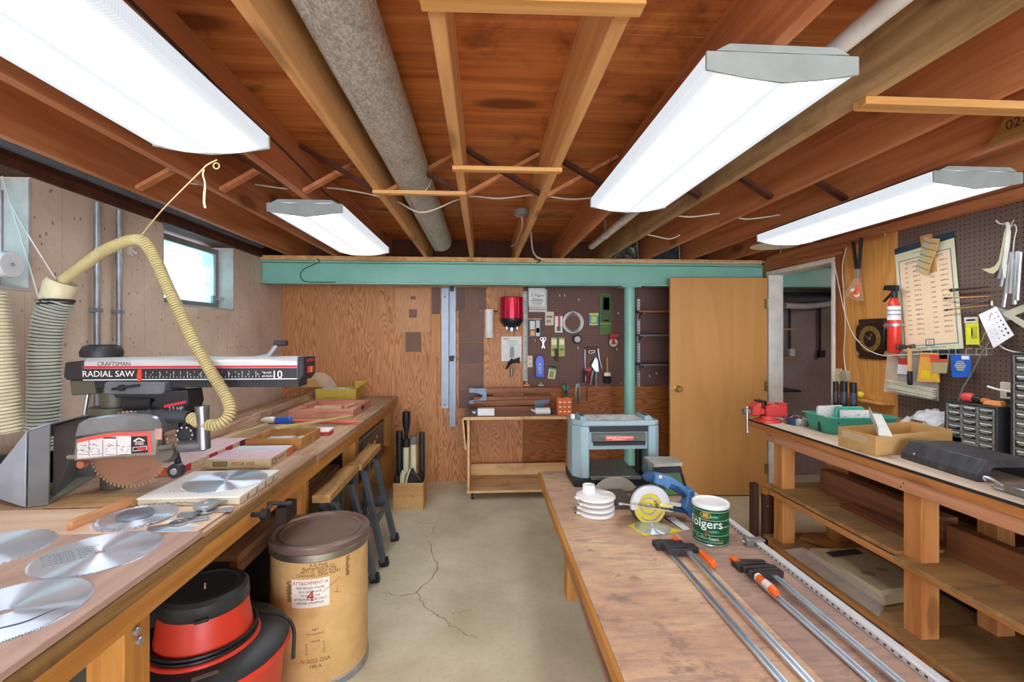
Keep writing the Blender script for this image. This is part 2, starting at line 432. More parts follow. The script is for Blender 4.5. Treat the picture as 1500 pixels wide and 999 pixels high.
struct('trim_11', MB().box(XL+.01, XR-.04, 4.255, 4.40, 2.126, JB-.001), M_jlight)
beam = MB().box(XL+.002, 6.0, 4.255, 4.385, 2.108, 2.124).box(XL+.002, 6.0, 4.255, 4.385, 1.918, 1.934).box(XL+.002, 6.0, 4.311, 4.329, 1.934, 2.108)
struct('beam', beam, M_green, bevel=.003)
pc = py(922, 490, 4.32)
post = MB().cyl((pc.x, 4.32, .01), (pc.x, 4.32, 1.908), .050, n=28).box(pc.x-.09, pc.x+.09, 4.25, 4.39, 1.906, 1.9175).box(pc.x-.1, pc.x+.1, 4.22, 4.42, 0, .012)
struct('pillar', post, M_green)

# timber cleats under the joists
def cleat(p0, p1, w, h, label):
    world_one('ceiling_cleat', MB().bar(p0, p1, w, h, (0, 0, 1)), wood('cleat_%d' % int(abs(p0[0])*100+p0[1]*10), '#bb8545', '#ddab6c', 0, .8), label, 'wood cleat', 'cleats nailed under the joists', .002)
cleat((-.128, .975, JB-.012), (.335, .965, JB-.012), .045, .022, 'wide pale wooden cleat across two joists, nearest one, with nail holes')
cleat((-.125, 1.965, JB-.010), (.332, 1.965, JB-.010), .034, .018, 'thin pale wooden cleat across two joists just below the crossed bridging')
cleat((-.53, 2.315, JB-.010), (-.08, 2.315, JB-.010), .032, .018, 'thin wooden cleat holding up the round galvanized duct')
cleat((1.115, 1.33, JB-.014), (2.0, 1.33, JB-.014), .05, .024, 'pale wooden cleat under the joists near the long right hand light')

# galvanized duct and white drain pipe
t = NT('galvanized_sheet'); v = t.n('ShaderNodeTexVoronoi', _Scale=190); t.l(t.coord((1, .6, 1)), v.inputs['Vector'])
q = t.noise(t.coord((1, .4, 1)), 16, 5); c = t.ramp(v.outputs['Color'], [(.2, '#a2a29b'), (.8, '#cfcfc7')]); M_duct = t.fin(t.mix(t.math('MULTIPLY', t.step(q, .48, .7), .45), c, '#7d7d76'), .5, .3)
d = thing('air_duct', 'round galvanized metal air duct running between the joists', 'duct', (-.36, 2.3, JB+.06))
dm = MB().cyl((-.365, -.4, CAMH+.832), (-.365, 2.5, CAMH+.832), .096, n=32); wpart('duct_pipe', dm, M_duct, d)
dm = MB().cyl((-.365, 2.5, CAMH+.832), (-.365, 4.2, CAMH+.832), .0935, n=32).torus((-.365, 2.5, CAMH+.832), .096, .004, 1); wpart('duct_pipe', dm, M_duct, d)
wpart('seam', MB().box(-.42, -.40, -.4, 4.2, CAMH+.742, CAMH+.75), M_duct, d)
wp = thing('drain_pipe', 'white plastic drain pipe running beside a joist past the large light', 'pipe', (.985, 2, JB+.08))
wpart('pipe', MB().cyl((.985, -.6, JB+.10), (.985, 4.22, JB+.10), .027, n=18), M_white, wp)
for yy in (3.25, 3.75): wpart('strap', MB().torus((.985, yy, JB+.10), .028, .006, 1, 24).box(.978, .992, yy-.008, yy+.008, JB+.125, DECK-.002), M_galv, wp)

# insulation stuffed above the beam
t = NT('ragged_insulation'); q = t.noise(t.coord(), 26, 5, .7); M_ins = t.fin(t.ramp(q, [(.4, '#23261f'), (.52, '#55584a'), (.66, '#b9b79c')]), .9); t.bump(q, 1, .03)
M_ins2 = plain('#31373f', .9, 0, .5, 18)
for a, b, m, lb in ((1.154, 1.498, M_ins, 'ragged grey insulation stuffed over the green beam near the white pipe'), (1.536, 1.902, M_ins2, 'dark insulation stuffed over the green beam by the doorway')):
    world_one('ceiling_insulation', MB().box(a+.012, b-.01, 4.42, 4.60, JB+.02, DECK-.01), m, lb, 'insulation', None, .02)
    world_one('ceiling_rod', MB().cyl((b-.02, 4.40, JB+.003), (b-.03, 4.40, DECK-.003), .005), M_galv, 'thin steel rod holding the '+('ragged grey' if m is M_ins else 'dark')+' insulation', 'rod')

# wiring
def wire(pts, r, m, label, name='ceiling_cable', cat='cable', k=6, group=None):
    return world_one(name, MB().tube(spline(pts, k), r, 7), m, label, cat, group, 0)
wire([(-1.64, 2.75, JB+.15), (-1.45, 2.75, JB+.135), (-1.30, 2.75, JB+.15), (-1.1, 2.75, JB+.13), (-.9, 2.75, JB+.14), (-.7, 2.76, JB+.12), (-.50, 2.75, JB+.07), (-.33, 2.66, JB-.015), (-.1, 2.75, JB+.10), (.1, 2.76, JB+.10), (.31, 2.75, JB+.12), (.52, 2.75, JB+.10), (.72, 2.75, JB+.12)], .005, M_cable, 'white electrical cable threaded across the joists behind the crossed bridging', k=8)
wire([(1.13, 2.9, JB+.07), (1.3, 2.9, JB+.045), (1.52, 2.9, JB+.07), (1.7, 2.95, JB+.05), (1.92, 2.9, JB+.07)], .005, M_cable, 'white electrical cable crossing the joists left of the long right light')
wire([(1.15, 3.55, JB+.09), (1.3, 3.5, JB+.05), (1.42, 3.5, JB+.03), (1.50, 3.5, JB+.06)], .005, M_cable, 'short white cable looping between two joists over the doorway side')
wire([(.40, 3.9, JB+.16), (.45, 4.15, JB+.03), (.55, 4.23, 2.15), (.8, 4.24, 2.138), (1.3, 4.243, 2.146), (1.8, 4.243, 2.135), (2.3, 4.243, 2.14), (2.63, 4.24, 2.147)], .007, M_cable, 'white cable running along the top of the green beam', k=8)
wire([(.37, 3.9, JB+.15), (.42, 4.15, JB+.05), (.47, 4.235, 2.155), (.52, 4.24, 2.14), (.49, 4.245, 2.115)], .006, M_dark, 'dark cable hanging over the top edge of the green beam')
wire([py(464, 378, 4.245), py(468, 383, 4.245), py(456, 389, 4.245), py(444, 395, 4.245), py(440, 403, 4.245), py(446, 412, 4.247), py(470, 413.3, 4.249), py(492, 413.3, 4.249)], .0035, M_black, 'thin black cord looping across the front of the green beam', k=8)
wire([(-.883, .5, JB+.15), (-.883, 1.2, JB+.14), (-.883, 1.7, JB+.125), (-.883, 2.2, JB+.12), (-.883, 2.7, JB+.10), (-.883, 2.95, JB+.12)], .005, plain('#4a3a3a', .5), 'dark cable stapled along the joist beside the nearest left light')
jb = thing('ceiling_junction_box', 'round ceiling junction box beside a pale joist with a cable hanging', 'junction box', (.246, 2.95, JB+.045))
obj('box', MB().lathe([(.04, 0), (.048, .004), (.048, .04), (.04, .045)], n=20), plain('#77706a', .5), jb)
obj('pigtail', MB().tube(spline([(.0, 0, .0), (.012, .1, -.03), (.03, .5, .0), (.02, .9, .0), (0, 1.1, .02)]), .007, 6), plain('#c59a80', .5), jb, 0)

# ================= LIGHTS =================
def lensmat():
    t = NT('ribbed_lamp_lens'); tc = t.n('ShaderNodeTexCoord'); sp = t.n('ShaderNodeSeparateXYZ'); t.l(tc.outputs['Object'], sp.inputs[0])
    g = []
    for xc in (-.085, .085):
        d = t.math('DIVIDE', t.math('SUBTRACT', sp.outputs[0], xc), .034); g.append(t.math('EXPONENT', t.math('MULTIPLY', t.math('MULTIPLY', d, d), -1.0)))
    rb = t.math('COSINE', t.math('MULTIPLY', sp.outputs[1], 2*PI/.009))
    st = t.math('ADD', t.math('MULTIPLY', t.math('ADD', g[0], g[1]), 7.2), t.math('ADD', .235, t.math('MULTIPLY', rb, .022)))
    t.b.inputs['Emission Color'].default_value = lin('#eef6ff'); t.l(st, t.b.inputs['Emission Strength'])
    t.b.inputs['Base Color'].default_value = (.2, .21, .22, 1); return t.fin(None, .4)
M_lens = lensmat(); M_endcap = plain('#98a19c', .35)
def fixture(loc, label):
    h = thing('ceiling_light', label, 'ceiling light', loc, 0, 'fluorescent wraparound lights'); L, W = 1.22, .188
    hs = MB().hexa([(-.168, -.006, .067), (.168, -.006, .067), (.168, L+.006, .067), (-.168, L+.006, .067)], [(-.135, -.006, .0845), (.135, -.006, .0845), (.135, L+.006, .0845), (-.135, L+.006, .0845)])
    obj('housing', hs, M_endcap, h)
    prof = [(-W, .066), (-W, .025), (-.09, .008), (0, 0), (.09, .008), (W, .025), (W, .066)]
    obj('lens', MB().prism(prof, .004, L-.004, 1), M_lens, h)
    cap = [(-W-.004, .066), (-W-.004, .021), (-.09, .004), (0, -.004), (.09, .004), (W+.004, .021), (W+.004, .066)]
    for y in (-.004, L-.004): obj('end_cap', MB().prism(cap, y, y+.008, 1), M_endcap, h)
    return h
zl = JB-.085
f0 = fixture((-.918, .44, zl), 'large fluorescent light over the saw bench, nearest on the left, switched on')
dup(f0, (.727, 1.10, zl), label='large fluorescent light under a joist beside the white drain pipe')
dup(f0, (-.918, 2.50, zl), label='smaller looking fluorescent light farther along the saw bench, just before the green beam')
dup(f0, (1.995, 1.78, zl-.022), label='long fluorescent light above the pegboard bench with a round reflector behind')
nl = bpy.data.lights.new('next_room_lamp', 'POINT'); nl.energy = 7; nl.shadow_soft_size = .12; no = bpy.data.objects.new('next_room_lamp', nl); C.objects.link(no); no.location = (4.6, 2.8, 2.2)
rf = thing('ceiling_reflector', 'round off-white lamp reflector tucked behind the long light', 'lamp', (2.05, 3.20, JB-.075))
obj('shade', MB().lathe([(.155, 0), (.14, .015), (.05, .04), (.03, .064)], n=28), plain('#d9d4c0', .5), rf)
obj('pull_chain', MB().cyl((.05, 0, 0), (.05, 0, -.05), .003), M_galv, rf)

sl = bpy.data.lights.new('daylight_sun', 'SUN'); sl.energy = 5.0; sl.angle = math.radians(40); sl.color = (.93, .97, 1); so = bpy.data.objects.new('daylight_sun', sl); C.objects.link(so)
so.rotation_euler = Vector((1, .0, -1.05)).to_track_quat('-Z', 'Y').to_euler(); so.location = (-6, 1.5, 6)
# ================= WORLD / CAMERA =================
wld = bpy.data.worlds.new('World'); bpy.context.scene.world = wld; wld.use_nodes = True
bg = wld.node_tree.nodes['Background']; bg.inputs[0].default_value = lin('#eaf2ff'); bg.inputs[1].default_value = 3.0
cam = bpy.data.cameras.new('camera'); co = bpy.data.objects.new('camera', cam); C.objects.link(co)
co.location = (0, 0, CAMH); co.rotation_euler = (PI/2, 0, -TH)
cam.sensor_width = 36; cam.lens = 36*FX/1500; cam.shift_y = -(499.5-HOR)/1500; cam.clip_start = .02
sc = bpy.context.scene; sc.camera = co
sc.view_settings.view_transform = 'Standard'; sc.view_settings.look = 'None'; sc.view_settings.exposure = 1.70; sc.view_settings.gamma = 1; sc.view_settings.use_curve_mapping = False
# ================= LEFT BENCH =================
BZ = .865
M_bt = wood('dusty_bench_top', '#a5826a', '#d6b79b', 1, .8, 0, .6, '#8d7263', .35)
M_bt2 = wood('hardboard_bench_top', '#9b7f70', '#c3a797', 1, .6, 0, .55, '#8a7468', .2)
M_bf = wood('yellowed_fir', '#a3682c', '#cd9348', 1, .8, .55, .55, None, .35)
M_bfz = wood('yellowed_fir_post', '#a3682c', '#cd9348', 2, .8, .6, .55, None, .35)
M_bedge = wood('rough_bench_edge', '#6d5230', '#a98450', 1, 1.2, .5, .7, '#55401f', .6)
M_shelf = wood('dark_shelf_board', '#6d4a30', '#94694a', 1, .8, 0, .7)
b = thing('workbench', 'long fir workbench along the concrete wall holding the radial saw', 'workbench', (-1.38, 2.2, 0))
wpart('worktop', MB().box(-1.93, -.845, 1.463, 2.42, BZ-.035, BZ-.0008).box(-1.93, -.845, -.3, 1.46, BZ-.035, BZ-.002), M_bt, b)
wpart('worktop', MB().box(-1.93, -.83, 2.423, 4.70, BZ-.035, BZ-.0008), wood('far_bench_top', '#8f6e55', '#c9a888', 1, .8, .3, .55, '#6f5545', .35), b)
wpart('worktop_overlay', MB().box(-1.6, -.832, -.3, 1.46, BZ, BZ+.017), M_bt2, b)
wpart('front_edge', MB().box(-.845, -.83, -.3, 1.46, BZ-.04, BZ-.001).box(-.845, -.832, 1.463, 2.42, BZ-.036, BZ-.001), M_bedge, b)
wpart('apron', MB().box(-.875, -.84, -.3, 4.66, .762, BZ-.036), M_bf, b)
wpart('apron', MB().box(-.84, -.835, 2.45, 4.66, .79, BZ-.036), M_bf, b)
for y in (.05, 1.21, 2.345, 3.31, 4.56):
    wpart('leg', MB().box(-.965, -.876, y, y+.09, 0, BZ-.037), M_bfz, b); wpart('leg', MB().box(-1.9, -1.81, y, y+.09, 0, BZ-.037), M_bfz, b)
wpart('cross_rail', MB().box(-1.81, -.966, 1.22, 1.258, .70, .80).box(-1.81, -.966, 3.32, 3.358, .70, .80), M_bf, b)
wpart('shelf', MB().box(-1.9, -.98, 1.95, 3.30, .56, .58).box(-1.01, -.98, 1.95, 3.30, .50, .559), M_shelf, b)
wpart('shelf', MB().box(-1.9, -.87, 3.41, 4.55, .385, .408).box(-.90, -.872, 3.41, 4.55, .345, .384), M_bf, b)
wpart('back_panel', MB().box(-1.80, -1.79, 1.31, 4.55, .02, .82), M_rim, b)
bo = MB()
for y, z in ((1.255, .69), (1.245, .72), (1.26, .43)): wpart('bolt', MB().cyl((-.876, y, z), (-.866, y, z), .011, n=10), M_steel, b)
v = wpart('vise_screw', MB().cyl((-.84, 1.77, .812), (-.785, 1.77, .812), .009).cyl((-.805, 1.77, .812), (-.78, 1.77, .812), .02), M_black, b)
wpart('crank_handle', MB().tube([(-.79, 1.77, .812), (-.785, 1.78, .83), (-.775, 1.785, .848)], .007).tube([(-.79, 1.785, .848), (-.70, 1.785, .845)], [.007, .010], 10), M_black, v)
wpart('vise_plate', MB().box(-.875, -.83, 2.05, 2.165, .665, .735), plain('#3a2c24', .6, .3), b)

# ---- saw blades ----
def blademat(nm, col, col2, rough):
    t = NT(nm); tg = t.n('ShaderNodeTangent', direction_type='RADIAL', axis='Z'); t.l(tg.outputs[0], t.b.inputs['Tangent'])
    t.b.inputs['Anisotropic'].default_value = 1.0; t.b.inputs['Anisotropic Rotation'].default_value = .25
    tc = t.n('ShaderNodeTexCoord'); ln = t.n('ShaderNodeVectorMath', operation='LENGTH'); t.l(tc.outputs['Object'], ln.inputs[0])
    wv = t.noise(t.coord(), 4, 3); k = t.noise(t.coord((1, 1, 1)), 300, 1)
    return t.fin(t.ramp(wv, [(.3, col), (.7, col2)]), rough, .75)
M_blade = blademat('brushed_blade_steel', '#c9d8ea', '#e6eff8', .40)
M_bladeb = blademat('bronze_blade_steel', '#b08a76', '#c9a48e', .35)
def blade_mb(R, teeth, hole=.012, th=.0028, depth=.006):
    out = []
    for i in range(teeth):
        a = 2*PI*i/teeth; d = 2*PI/teeth
        out += [((R-depth)*math.cos(a), (R-depth)*math.sin(a)), ((R-depth*.3)*math.cos(a+d*.15), (R-depth*.3)*math.sin(a+d*.15)), (R*math.cos(a+d*.55), R*math.sin(a+d*.55)), ((R-depth)*math.cos(a+d*.7), (R-depth)*math.sin(a+d*.7))]
    n = len(out); inn = circ(hole, n)
    return MB().ring(out, inn, 0, th)
def blade(p, R, teeth, label, z, rz=0, mark=0, group='loose saw blades on the bench'):
    t = thing('sawblade', label, 'saw blade', (p.x, p.y, z), rz, group)
    obj('disc', blade_mb(R, teeth), M_blade, t, 0)
    if mark == 1:
        m = MB(); P = spline([(.0, -.09, .0031), (.03, -.07, .0031), (.07, -.05, .0031), (.09, -.02, .0031), (.11, .0, .0031)], 6)
        m.tube(P, [.0006+.004*math.sin(PI*min(1, i/(len(P)-1)*1.1)) for i in range(len(P))], 6)
        for i in range(len(m.v)): m.v[i].z = .0029+(m.v[i].z-.0031)*.08
        obj('ink_mark', m, plain('#4b5665', .5), t, 0)
    if mark == 2:
        m = MB()
        for k in range(5): m.text('CARBIDE TIPPED'[:14-k], .016, T(-.075+.004*k, .03-.017*k, .003, 0, 0, .35), 0, .0002)
        obj('lettering', m, plain('#7f8d98', .5), t, 0)
    return t
OZ = BZ+.017
blade(pz(146, 810, OZ), .139, 180, 'plain fine toothed saw blade lying flat, middle of the three on the near bench', OZ+.0005, .3, 2)
blade(pz(9, 897.5, OZ), .140, 200, 'large saw blade with a dark curved ink mark, closest to the bench front', OZ+.0005, .1, 1)
blade(pz(82, 795, OZ)+Vector((-.142, -.045, 0)), .142, 60, 'coarse toothed saw blade half out of view behind the plain blades', OZ+.0005, .5)
# dado blade set with a thick round spacer
dp = pz(196, 758.5, BZ+.008)
d = thing('dado_blade_set', 'stacked dado saw blades with a thick grey washer on a pale board', 'saw blade', (dp.x, dp.y, BZ+.006), .2)
obj('outer_blade', blade_mb(.108, 40, .008, .003, .008), M_blade, d, 0)
m2 = blade_mb(.108, 44, .008, .003, .008); m2.v = [v+Vector((.012, .004, .0045)) for v in m2.v]; obj('inner_blade', m2, M_blade, d, 0)
obj('washer', MB().lathe([(.045, .008), (.05, .009), (.05, .017), (.047, .019), (.008, .019)], (.005, .0, 0), n=36).cyl((.005, 0, .019), (.005, 0, .0195), .005), plain('#8d97a6', .4, .6), d)
world_one('pale_board', MB().box(-1.72, -.865, 1.47, 1.705, BZ+.0005, BZ+.0055), wood('pale_pine_board', '#dcb896', '#f1d9bf', 0, .7, 0, .5, None, .15), 'thin pale pine board under the stacked dado blades', 'board')
a1, a2 = pz(102, 777, BZ+.0055), pz(197, 737, BZ+.0055)
a1.y = max(a1.y, 1.48)
world_one('fence_strip', MB().bar(a1+Vector((0, 0, .0145)), a2+Vector((0, -.02, .0145)), .018, .028), wood('orange_strip_wood', '#c58452', '#e6b083', 1, 1), 'narrow orange wood strip standing on the pale board behind the dado blades', 'wood strip')
# paper card, cutters
q = [pz(x, y, BZ+.006) for x, y in ((222, 778), (267, 783), (291, 768), (250, 758))]
world_one('instruction_card', MB().hexa(q, [v+Vector((0, 0, .001)) for v in q]), (lambda t: t.fin(t.mix(t.step(t.noise(t.coord((1, 8, 1)), 6, 2), .5, .6), '#efe6da', '#9cc6e8'), .6))(NT('printed_card')), 'white and blue printed card under the dado chippers', 'card')
def chipper(p, rz, z, label):
    pts = []
    for i in range(48):
        a = 2*PI*i/48; k = abs(math.cos(a)); r = .024+(.056 if k > .955 else 0); pts.append((r*math.cos(a), r*math.sin(a)))
    one('dado_chipper', MB().ring(pts, circ(.008, 48), 0, .003).ring(circ(.026, 24), circ(.009, 24), .003, .006), M_steel, label, 'saw cutter', (p.x, p.y, z), rz, 'dado chippers', .0004)
cp = pz(301, 748, BZ+.008)
chipper(pz(262, 767, BZ+.008), .6, BZ+.0085, 'steel dado chipper lying on the printed card')
chipper(cp+Vector((.01, -.015, 0)), .25, BZ+.0085, 'steel dado chipper at the bottom of the small cutter stack')
chipper(cp, 1.35, BZ+.0150, 'steel dado chipper in the middle of the small cutter stack')
one('cutter_washer', MB().lathe([(.034, 0), (.036, .003), (.036, .009), (.033, .012), (.010, .012), (.010, .009)], n=28), plain('#a9adad', .4, .5), 'round grey washer on top of the small dado cutter stack', 'washer', (cp.x, cp.y, BZ+.0217))

# ---- flat boxes and trays ----
def scribble(mb, x0, x1, y, z, m=1, h=.008, n=16):
    P = [(x0+(x1-x0)*i/n, y, z+random.uniform(-h, h)) for i in range(n+1)]
    for p, q in zip(P, P[1:]):
        if random.random() > .22: mb.bar(p, q, .0012, .0012, (0, 1, 0), m)
M_cream = plain('#d9d2b4', .55, 0, .08, 6); M_ink = plain('#2e2823', .6); M_redp = plain('#c8402f', .5)
wb = thing('blade_box', 'flat white blade carton with handwriting on its edge under a saw blade', 'box', (-1.03, 1.885, BZ))
wpart('carton', MB().box(-1.205, -.86, 1.725, 2.05, BZ, BZ+.024), M_cream, wb, .002)
m = MB().box(-1.207, -.858, 1.722, 2.053, BZ+.0245, BZ+.031)
wpart('lid', m, plain('#f0eee6', .5, 0, .05, 5), wb, .002)
m = MB(); scribble(m, -1.18, -.93, 1.7235, BZ+.012, 0, .005, 26)
for k in range(4): m.bar((-.8595, 1.78+.07*k, BZ+.004), (-.8595, 1.79+.07*k, BZ+.02), .001, .004, (1, 0, 0))
wpart('handwriting', m, M_ink, wb, 0)
m = MB()
for k in range(7):
    P = (-1.15+.012*k, 1.78+.008*(k % 4), BZ+.0313); m.bar(P, (P[0]+.01, P[1]+.02*math.sin(k*2.1), P[2]), .0012, .0006)
wpart('pen_marks', m, plain('#8e8e92', .6), wb, 0)
m = MB().box(-.99, -.93, 2.0, 2.03, BZ+.031, BZ+.0313); wpart('red_print', m, plain('#e08a86', .5), wb, 0)
bp = pz(331, 703.7, BZ+.034)
blade(bp, .146, 60, 'shiny saw blade lying on the flat white blade carton', BZ+.032, .2)

mv = thing('mitre_vise_box', 'cream and pink carton printed MITER VISE on the bench', 'box', (-1.095, 2.325, BZ))
wpart('tray', MB().box(-1.23, -.96, 2.30, 2.46, BZ, BZ+.04), plain('#cf6a3c', .5), mv, .002)
wpart('tray_top', MB().box(-1.228, -.962, 2.364, 2.459, BZ+.0402, BZ+.0412), plain('#d3dde2', .5), mv, 0)
wpart('lid', MB().box(-1.235, -.955, 2.19, 2.363, BZ, BZ+.043).box(-1.234, -.956, 2.191, 2.362, BZ+.043, BZ+.044, 1), [plain('#cbb98e', .55), plain('#e9cdd4', .5, 0, .1, 12)], mv, .0015)
m = MB().text('MITER VISE', .021, FRONT(-1.075, 2.1895, BZ+.023), 0).text('MITER VISE', .014, RIGHTW(-.9545, 2.305, BZ+.024), 0)
wpart('lettering', m, plain('#9c3a2c', .5), mv, 0)
m = MB().ring([(-1.207, BZ+.013), (-1.147, BZ+.013), (-1.143, BZ+.033), (-1.207, BZ+.033)], [(-1.203, BZ+.0165), (-1.150, BZ+.0165), (-1.147, BZ+.0295), (-1.203, BZ+.0295)], 2.1888, 2.1898, 1)
m.box(-1.2, -1.152, 2.189, 2.1899, BZ+.021, BZ+.025)
m.ring([(2.205, BZ+.012), (2.25, BZ+.012), (2.25, BZ+.034), (2.205, BZ+.034)], [(2.209, BZ+.016), (2.246, BZ+.016), (2.246, BZ+.03), (2.209, BZ+.03)], -.9552, -.9544, 0)
wpart('emblem', m, M_ink, mv, 0)
rb = thing('long_carton', 'long pink topped carton with red and cream blocks beside the mitre vise box', 'box', (-1.36, 2.4, BZ))
m = MB().box(-1.46, -1.295, 2.10, 2.68, BZ, BZ+.036); wpart('carton', m, plain('#e6c9cb', .5, 0, .1, 9), rb, .002)
m = MB().box(-1.4605, -1.2945, 2.0985, 2.0999, BZ+.001, BZ+.035); wpart('end_panel', m, plain('#d8683f', .5), rb, 0)
m = MB(); cs = [1, 0, 0, 1, 0, 1, 0, 2]
for k, c in enumerate(cs): m.box(-1.2949, -1.2942, 2.11+.07*k, 2.11+.07*(k+1), BZ+.003, BZ+.034, c)
wpart('colour_blocks', m, [plain('#dfc7a2', .5), plain('#c3344a', .5), plain('#7c2f4a', .5)], rb, 0)

def tray(mb, x0, x1, y0, y1, z, h, w=.014, fl=.012, m=0):
    mb.ring(rect(x0, x1, y0, y1), rect(x0+w, x1-w, y0+w, y1-w), z, z+h, 2, m); return mb.box(x0+w*.9, x1-w*.9, y0+w*.9, y1-w*.9, z, z+fl, m)
wt = thing('wooden_tray', 'shallow tan wooden tray with paper inside behind the mitre vise box', 'tray', (-1.095, 2.685, BZ))
wpart('frame', tray(MB(), -1.24, -.95, 2.54, 2.83, BZ, .058), wood('tray_wood', '#a06c38', '#c89658', 0, 1, 0, .5), wt, .003)
wpart('paper', MB().box(-1.222, -.968, 2.558, 2.812, BZ+.0125, BZ+.016), plain('#cfd3cf', .6), wt, 0)
world_one('small_carton', MB().box(-1.02, -.915, 2.875, 2.965, BZ, BZ+.022).box(-1.022, -.913, 2.873, 2.967, BZ+.022, BZ+.034, 1), [plain('#b8424a', .5), plain('#e9e6e0', .5)], 'small red and white carton just behind the tan wooden tray', 'box')
world_one('yellow_stick', MB().bar((-1.10, 2.60, BZ+.102), (-.925, 3.42, BZ+.026), .028, .012), wood('yellow_stick_wood', '#b7a055', '#d9c683', 1, 1, 0, .5), 'yellow wooden stick leaning from the tan tray onto the bench', 'stick')
tl = thing('caulking_tool', 'long tool with white cap, blue grip and red shaft across the bench', 'hand tool', (-1.2, 3.28, BZ))
wpart('cap', MB().tube([(-1.50, 3.30, BZ+.022), (-1.46, 3.30, BZ+.025), (-1.41, 3.30, BZ+.022)], [.010, .024, .021], 14), plain('#e5e3d6', .4), tl)
wpart('grip', MB().hexa([(-1.41, 3.275, BZ+.001), (-1.29, 3.275, BZ+.001), (-1.285, 3.32, BZ+.001), (-1.41, 3.32, BZ+.001)], [(-1.405, 3.28, BZ+.04), (-1.31, 3.28, BZ+.045), (-1.30, 3.315, BZ+.045), (-1.405, 3.315, BZ+.04)]), plain('#2a62c4', .35), tl, .006)
wpart('shaft', MB().tube([(-1.29, 3.295, BZ+.02), (-1.0, 3.25, BZ+.014), (-.90, 3.23, BZ+.016), (-.80, 3.21, BZ+.020)], [.012, .010, .012, .004], 10), plain('#e0705f', .4), tl)
world_one('wood_batten', MB().bar((-1.50, 2.75, BZ+.006), (-1.44, 3.25, BZ+.006), .02, .012), wood('pale_batten', '#c2b074', '#e0d29c', 1, 1, 0, .5), 'thin pale batten lying against the long fence plank', 'batten')
fp = thing('fence_plank', 'long plank set on edge along the bench as the saw fence', 'plank', (-1.575, 3.5, BZ))
wpart('plank', MB().bar((-1.545, 2.2, BZ+.0245), (-1.625, 4.68, BZ+.0245), .034, .048), wood('fence_wood', '#a57a60', '#e3c7ae', 1, .8, .3, .55, '#7d5646', .4), fp, .003)
wpart('knot_patch', MB().box(-1.60, -1.585, 3.31, 3.36, BZ+.0491, BZ+.0500), plain('#75695f', .6), fp, 0)

wb2 = thing('mould_box', 'old pinkish wooden box with open top holding wood pieces and faint lettering', 'box', (-1.17, 3.76, BZ))
M_pinkw = wood('pinkish_box_wood', '#b9735a', '#e0a68b', 0, 1, .2, .55, '#93604c')
wpart('body', tray(MB(), -1.40, -.94, 3.49, 4.03, BZ, .058, .05, .02), M_pinkw, wb2, .002)
m = MB().text('CRAFTSMAN', .017, FRONT(-1.16, 3.4893, BZ+.036), 0).text('LATHE TOOL', .012, FRONT(-1.16, 3.4893, BZ+.017), 0).text('CABINET WOOD', .014, FRONT(-1.0, 3.4893, BZ+.036), 0)
wpart('lettering', m, plain('#8a4638', .6), wb2, 0)
wpart('latch', MB().box(-.9399, -.936, 3.72, 3.78, BZ+.02, BZ+.05).cyl((-.936, 3.75, BZ+.035), (-.925, 3.75, BZ+.035), .006), M_dark, wb2)
for k, (x, y, a, l) in enumerate(((-1.27, 3.60, .5, .12), (-1.12, 3.58, 1.2, .10), (-1.2, 3.75, .1, .2), (-1.05, 3.8, 1.4, .14))):
    d = Vector((math.cos(a), math.sin(a), 0))*l/2; c = Vector((x, y, BZ+.036))
    world_one('wood_offcut', MB().bar(c-d, c+d, .03, .03), wood('offcut_wood_%d' % k, '#c0936f', '#e9cfae', 0, 1), ('pale offcut at the front left inside the pinkish wooden box', 'short offcut at the front middle inside the pinkish wooden box', 'long offcut across the middle of the pinkish wooden box', 'offcut at the back right inside the pinkish wooden box')[k], 'wood offcut', 'offcuts in the pinkish wooden box')
yb = thing('hardware_carton', 'open yellow carton full of small packets at the far end of the bench', 'box', (-1.35, 4.56, BZ))
M_yel = plain('#cfb24e', .55, 0, .1, 6); M_card = wood('brown_cardboard', '#b98d55', '#cfa56c', 0, .5, 0, .75, None, .1)
wpart('carton', tray(MB(), -1.545, -1.175, 4.46, 4.69, BZ, .10, .004, .006), M_yel, yb, .001)
wpart('flap', MB().hexa([(-1.175, 4.46, BZ+.10), (-1.171, 4.46, BZ+.10), (-1.171, 4.69, BZ+.10), (-1.175, 4.69, BZ+.10)], [(-1.20, 4.50, BZ+.17), (-1.196, 4.50, BZ+.17), (-1.10, 4.69, BZ+.16), (-1.104, 4.69, BZ+.16)]), M_yel, yb, 0)
fq = lambda L, Y: [(py(x, y, Y).x, py(x, y, Y).z) for x, y in L]
wpart('flap', MB().prism(fq([(430, 567), (470, 567), (494, 566), (485, 552), (476, 546), (450, 545)], 4.66), 4.655, 4.66, 1), plain('#cfb394', .7), yb, 0)
f2 = wpart('flap', MB().prism(fq([(430, 567), (470, 567), (462, 556), (434, 554)], 4.5), 4.495, 4.5, 1), M_card, yb, 0)
m = MB().text('Postal Supplies Corporation', .017, FRONT(-1.36, 4.4593, BZ+.02), 0)
wpart('lettering', m, plain('#6d5a2c', .6), yb, 0)
random.seed(3); cols = ['#d9dce2', '#b9bfcb', '#e9e6df', '#8f98ab']
for k in range(9):
    x, y = -1.50+.105*(k % 4)*.85+.02*(k//4), 4.50+.065*(k//4)
    one('small_packet', MB().cb((0, 0, 0), (.06, .05, .02)), plain(cols[k % 4], .4), 'small clear and white packet piled in the open yellow carton', 'packet', (x, y, BZ+.084+.004*(k % 3)), k*.7, 'packets in the yellow carton', .004, (random.uniform(-.2, .2), random.uniform(-.3, .3), k*.7))
wpart('filler', MB().box(-1.538, -1.182, 4.467, 4.683, BZ+.0061, BZ+.072), plain('#b9b6b0', .8), yb, 0)
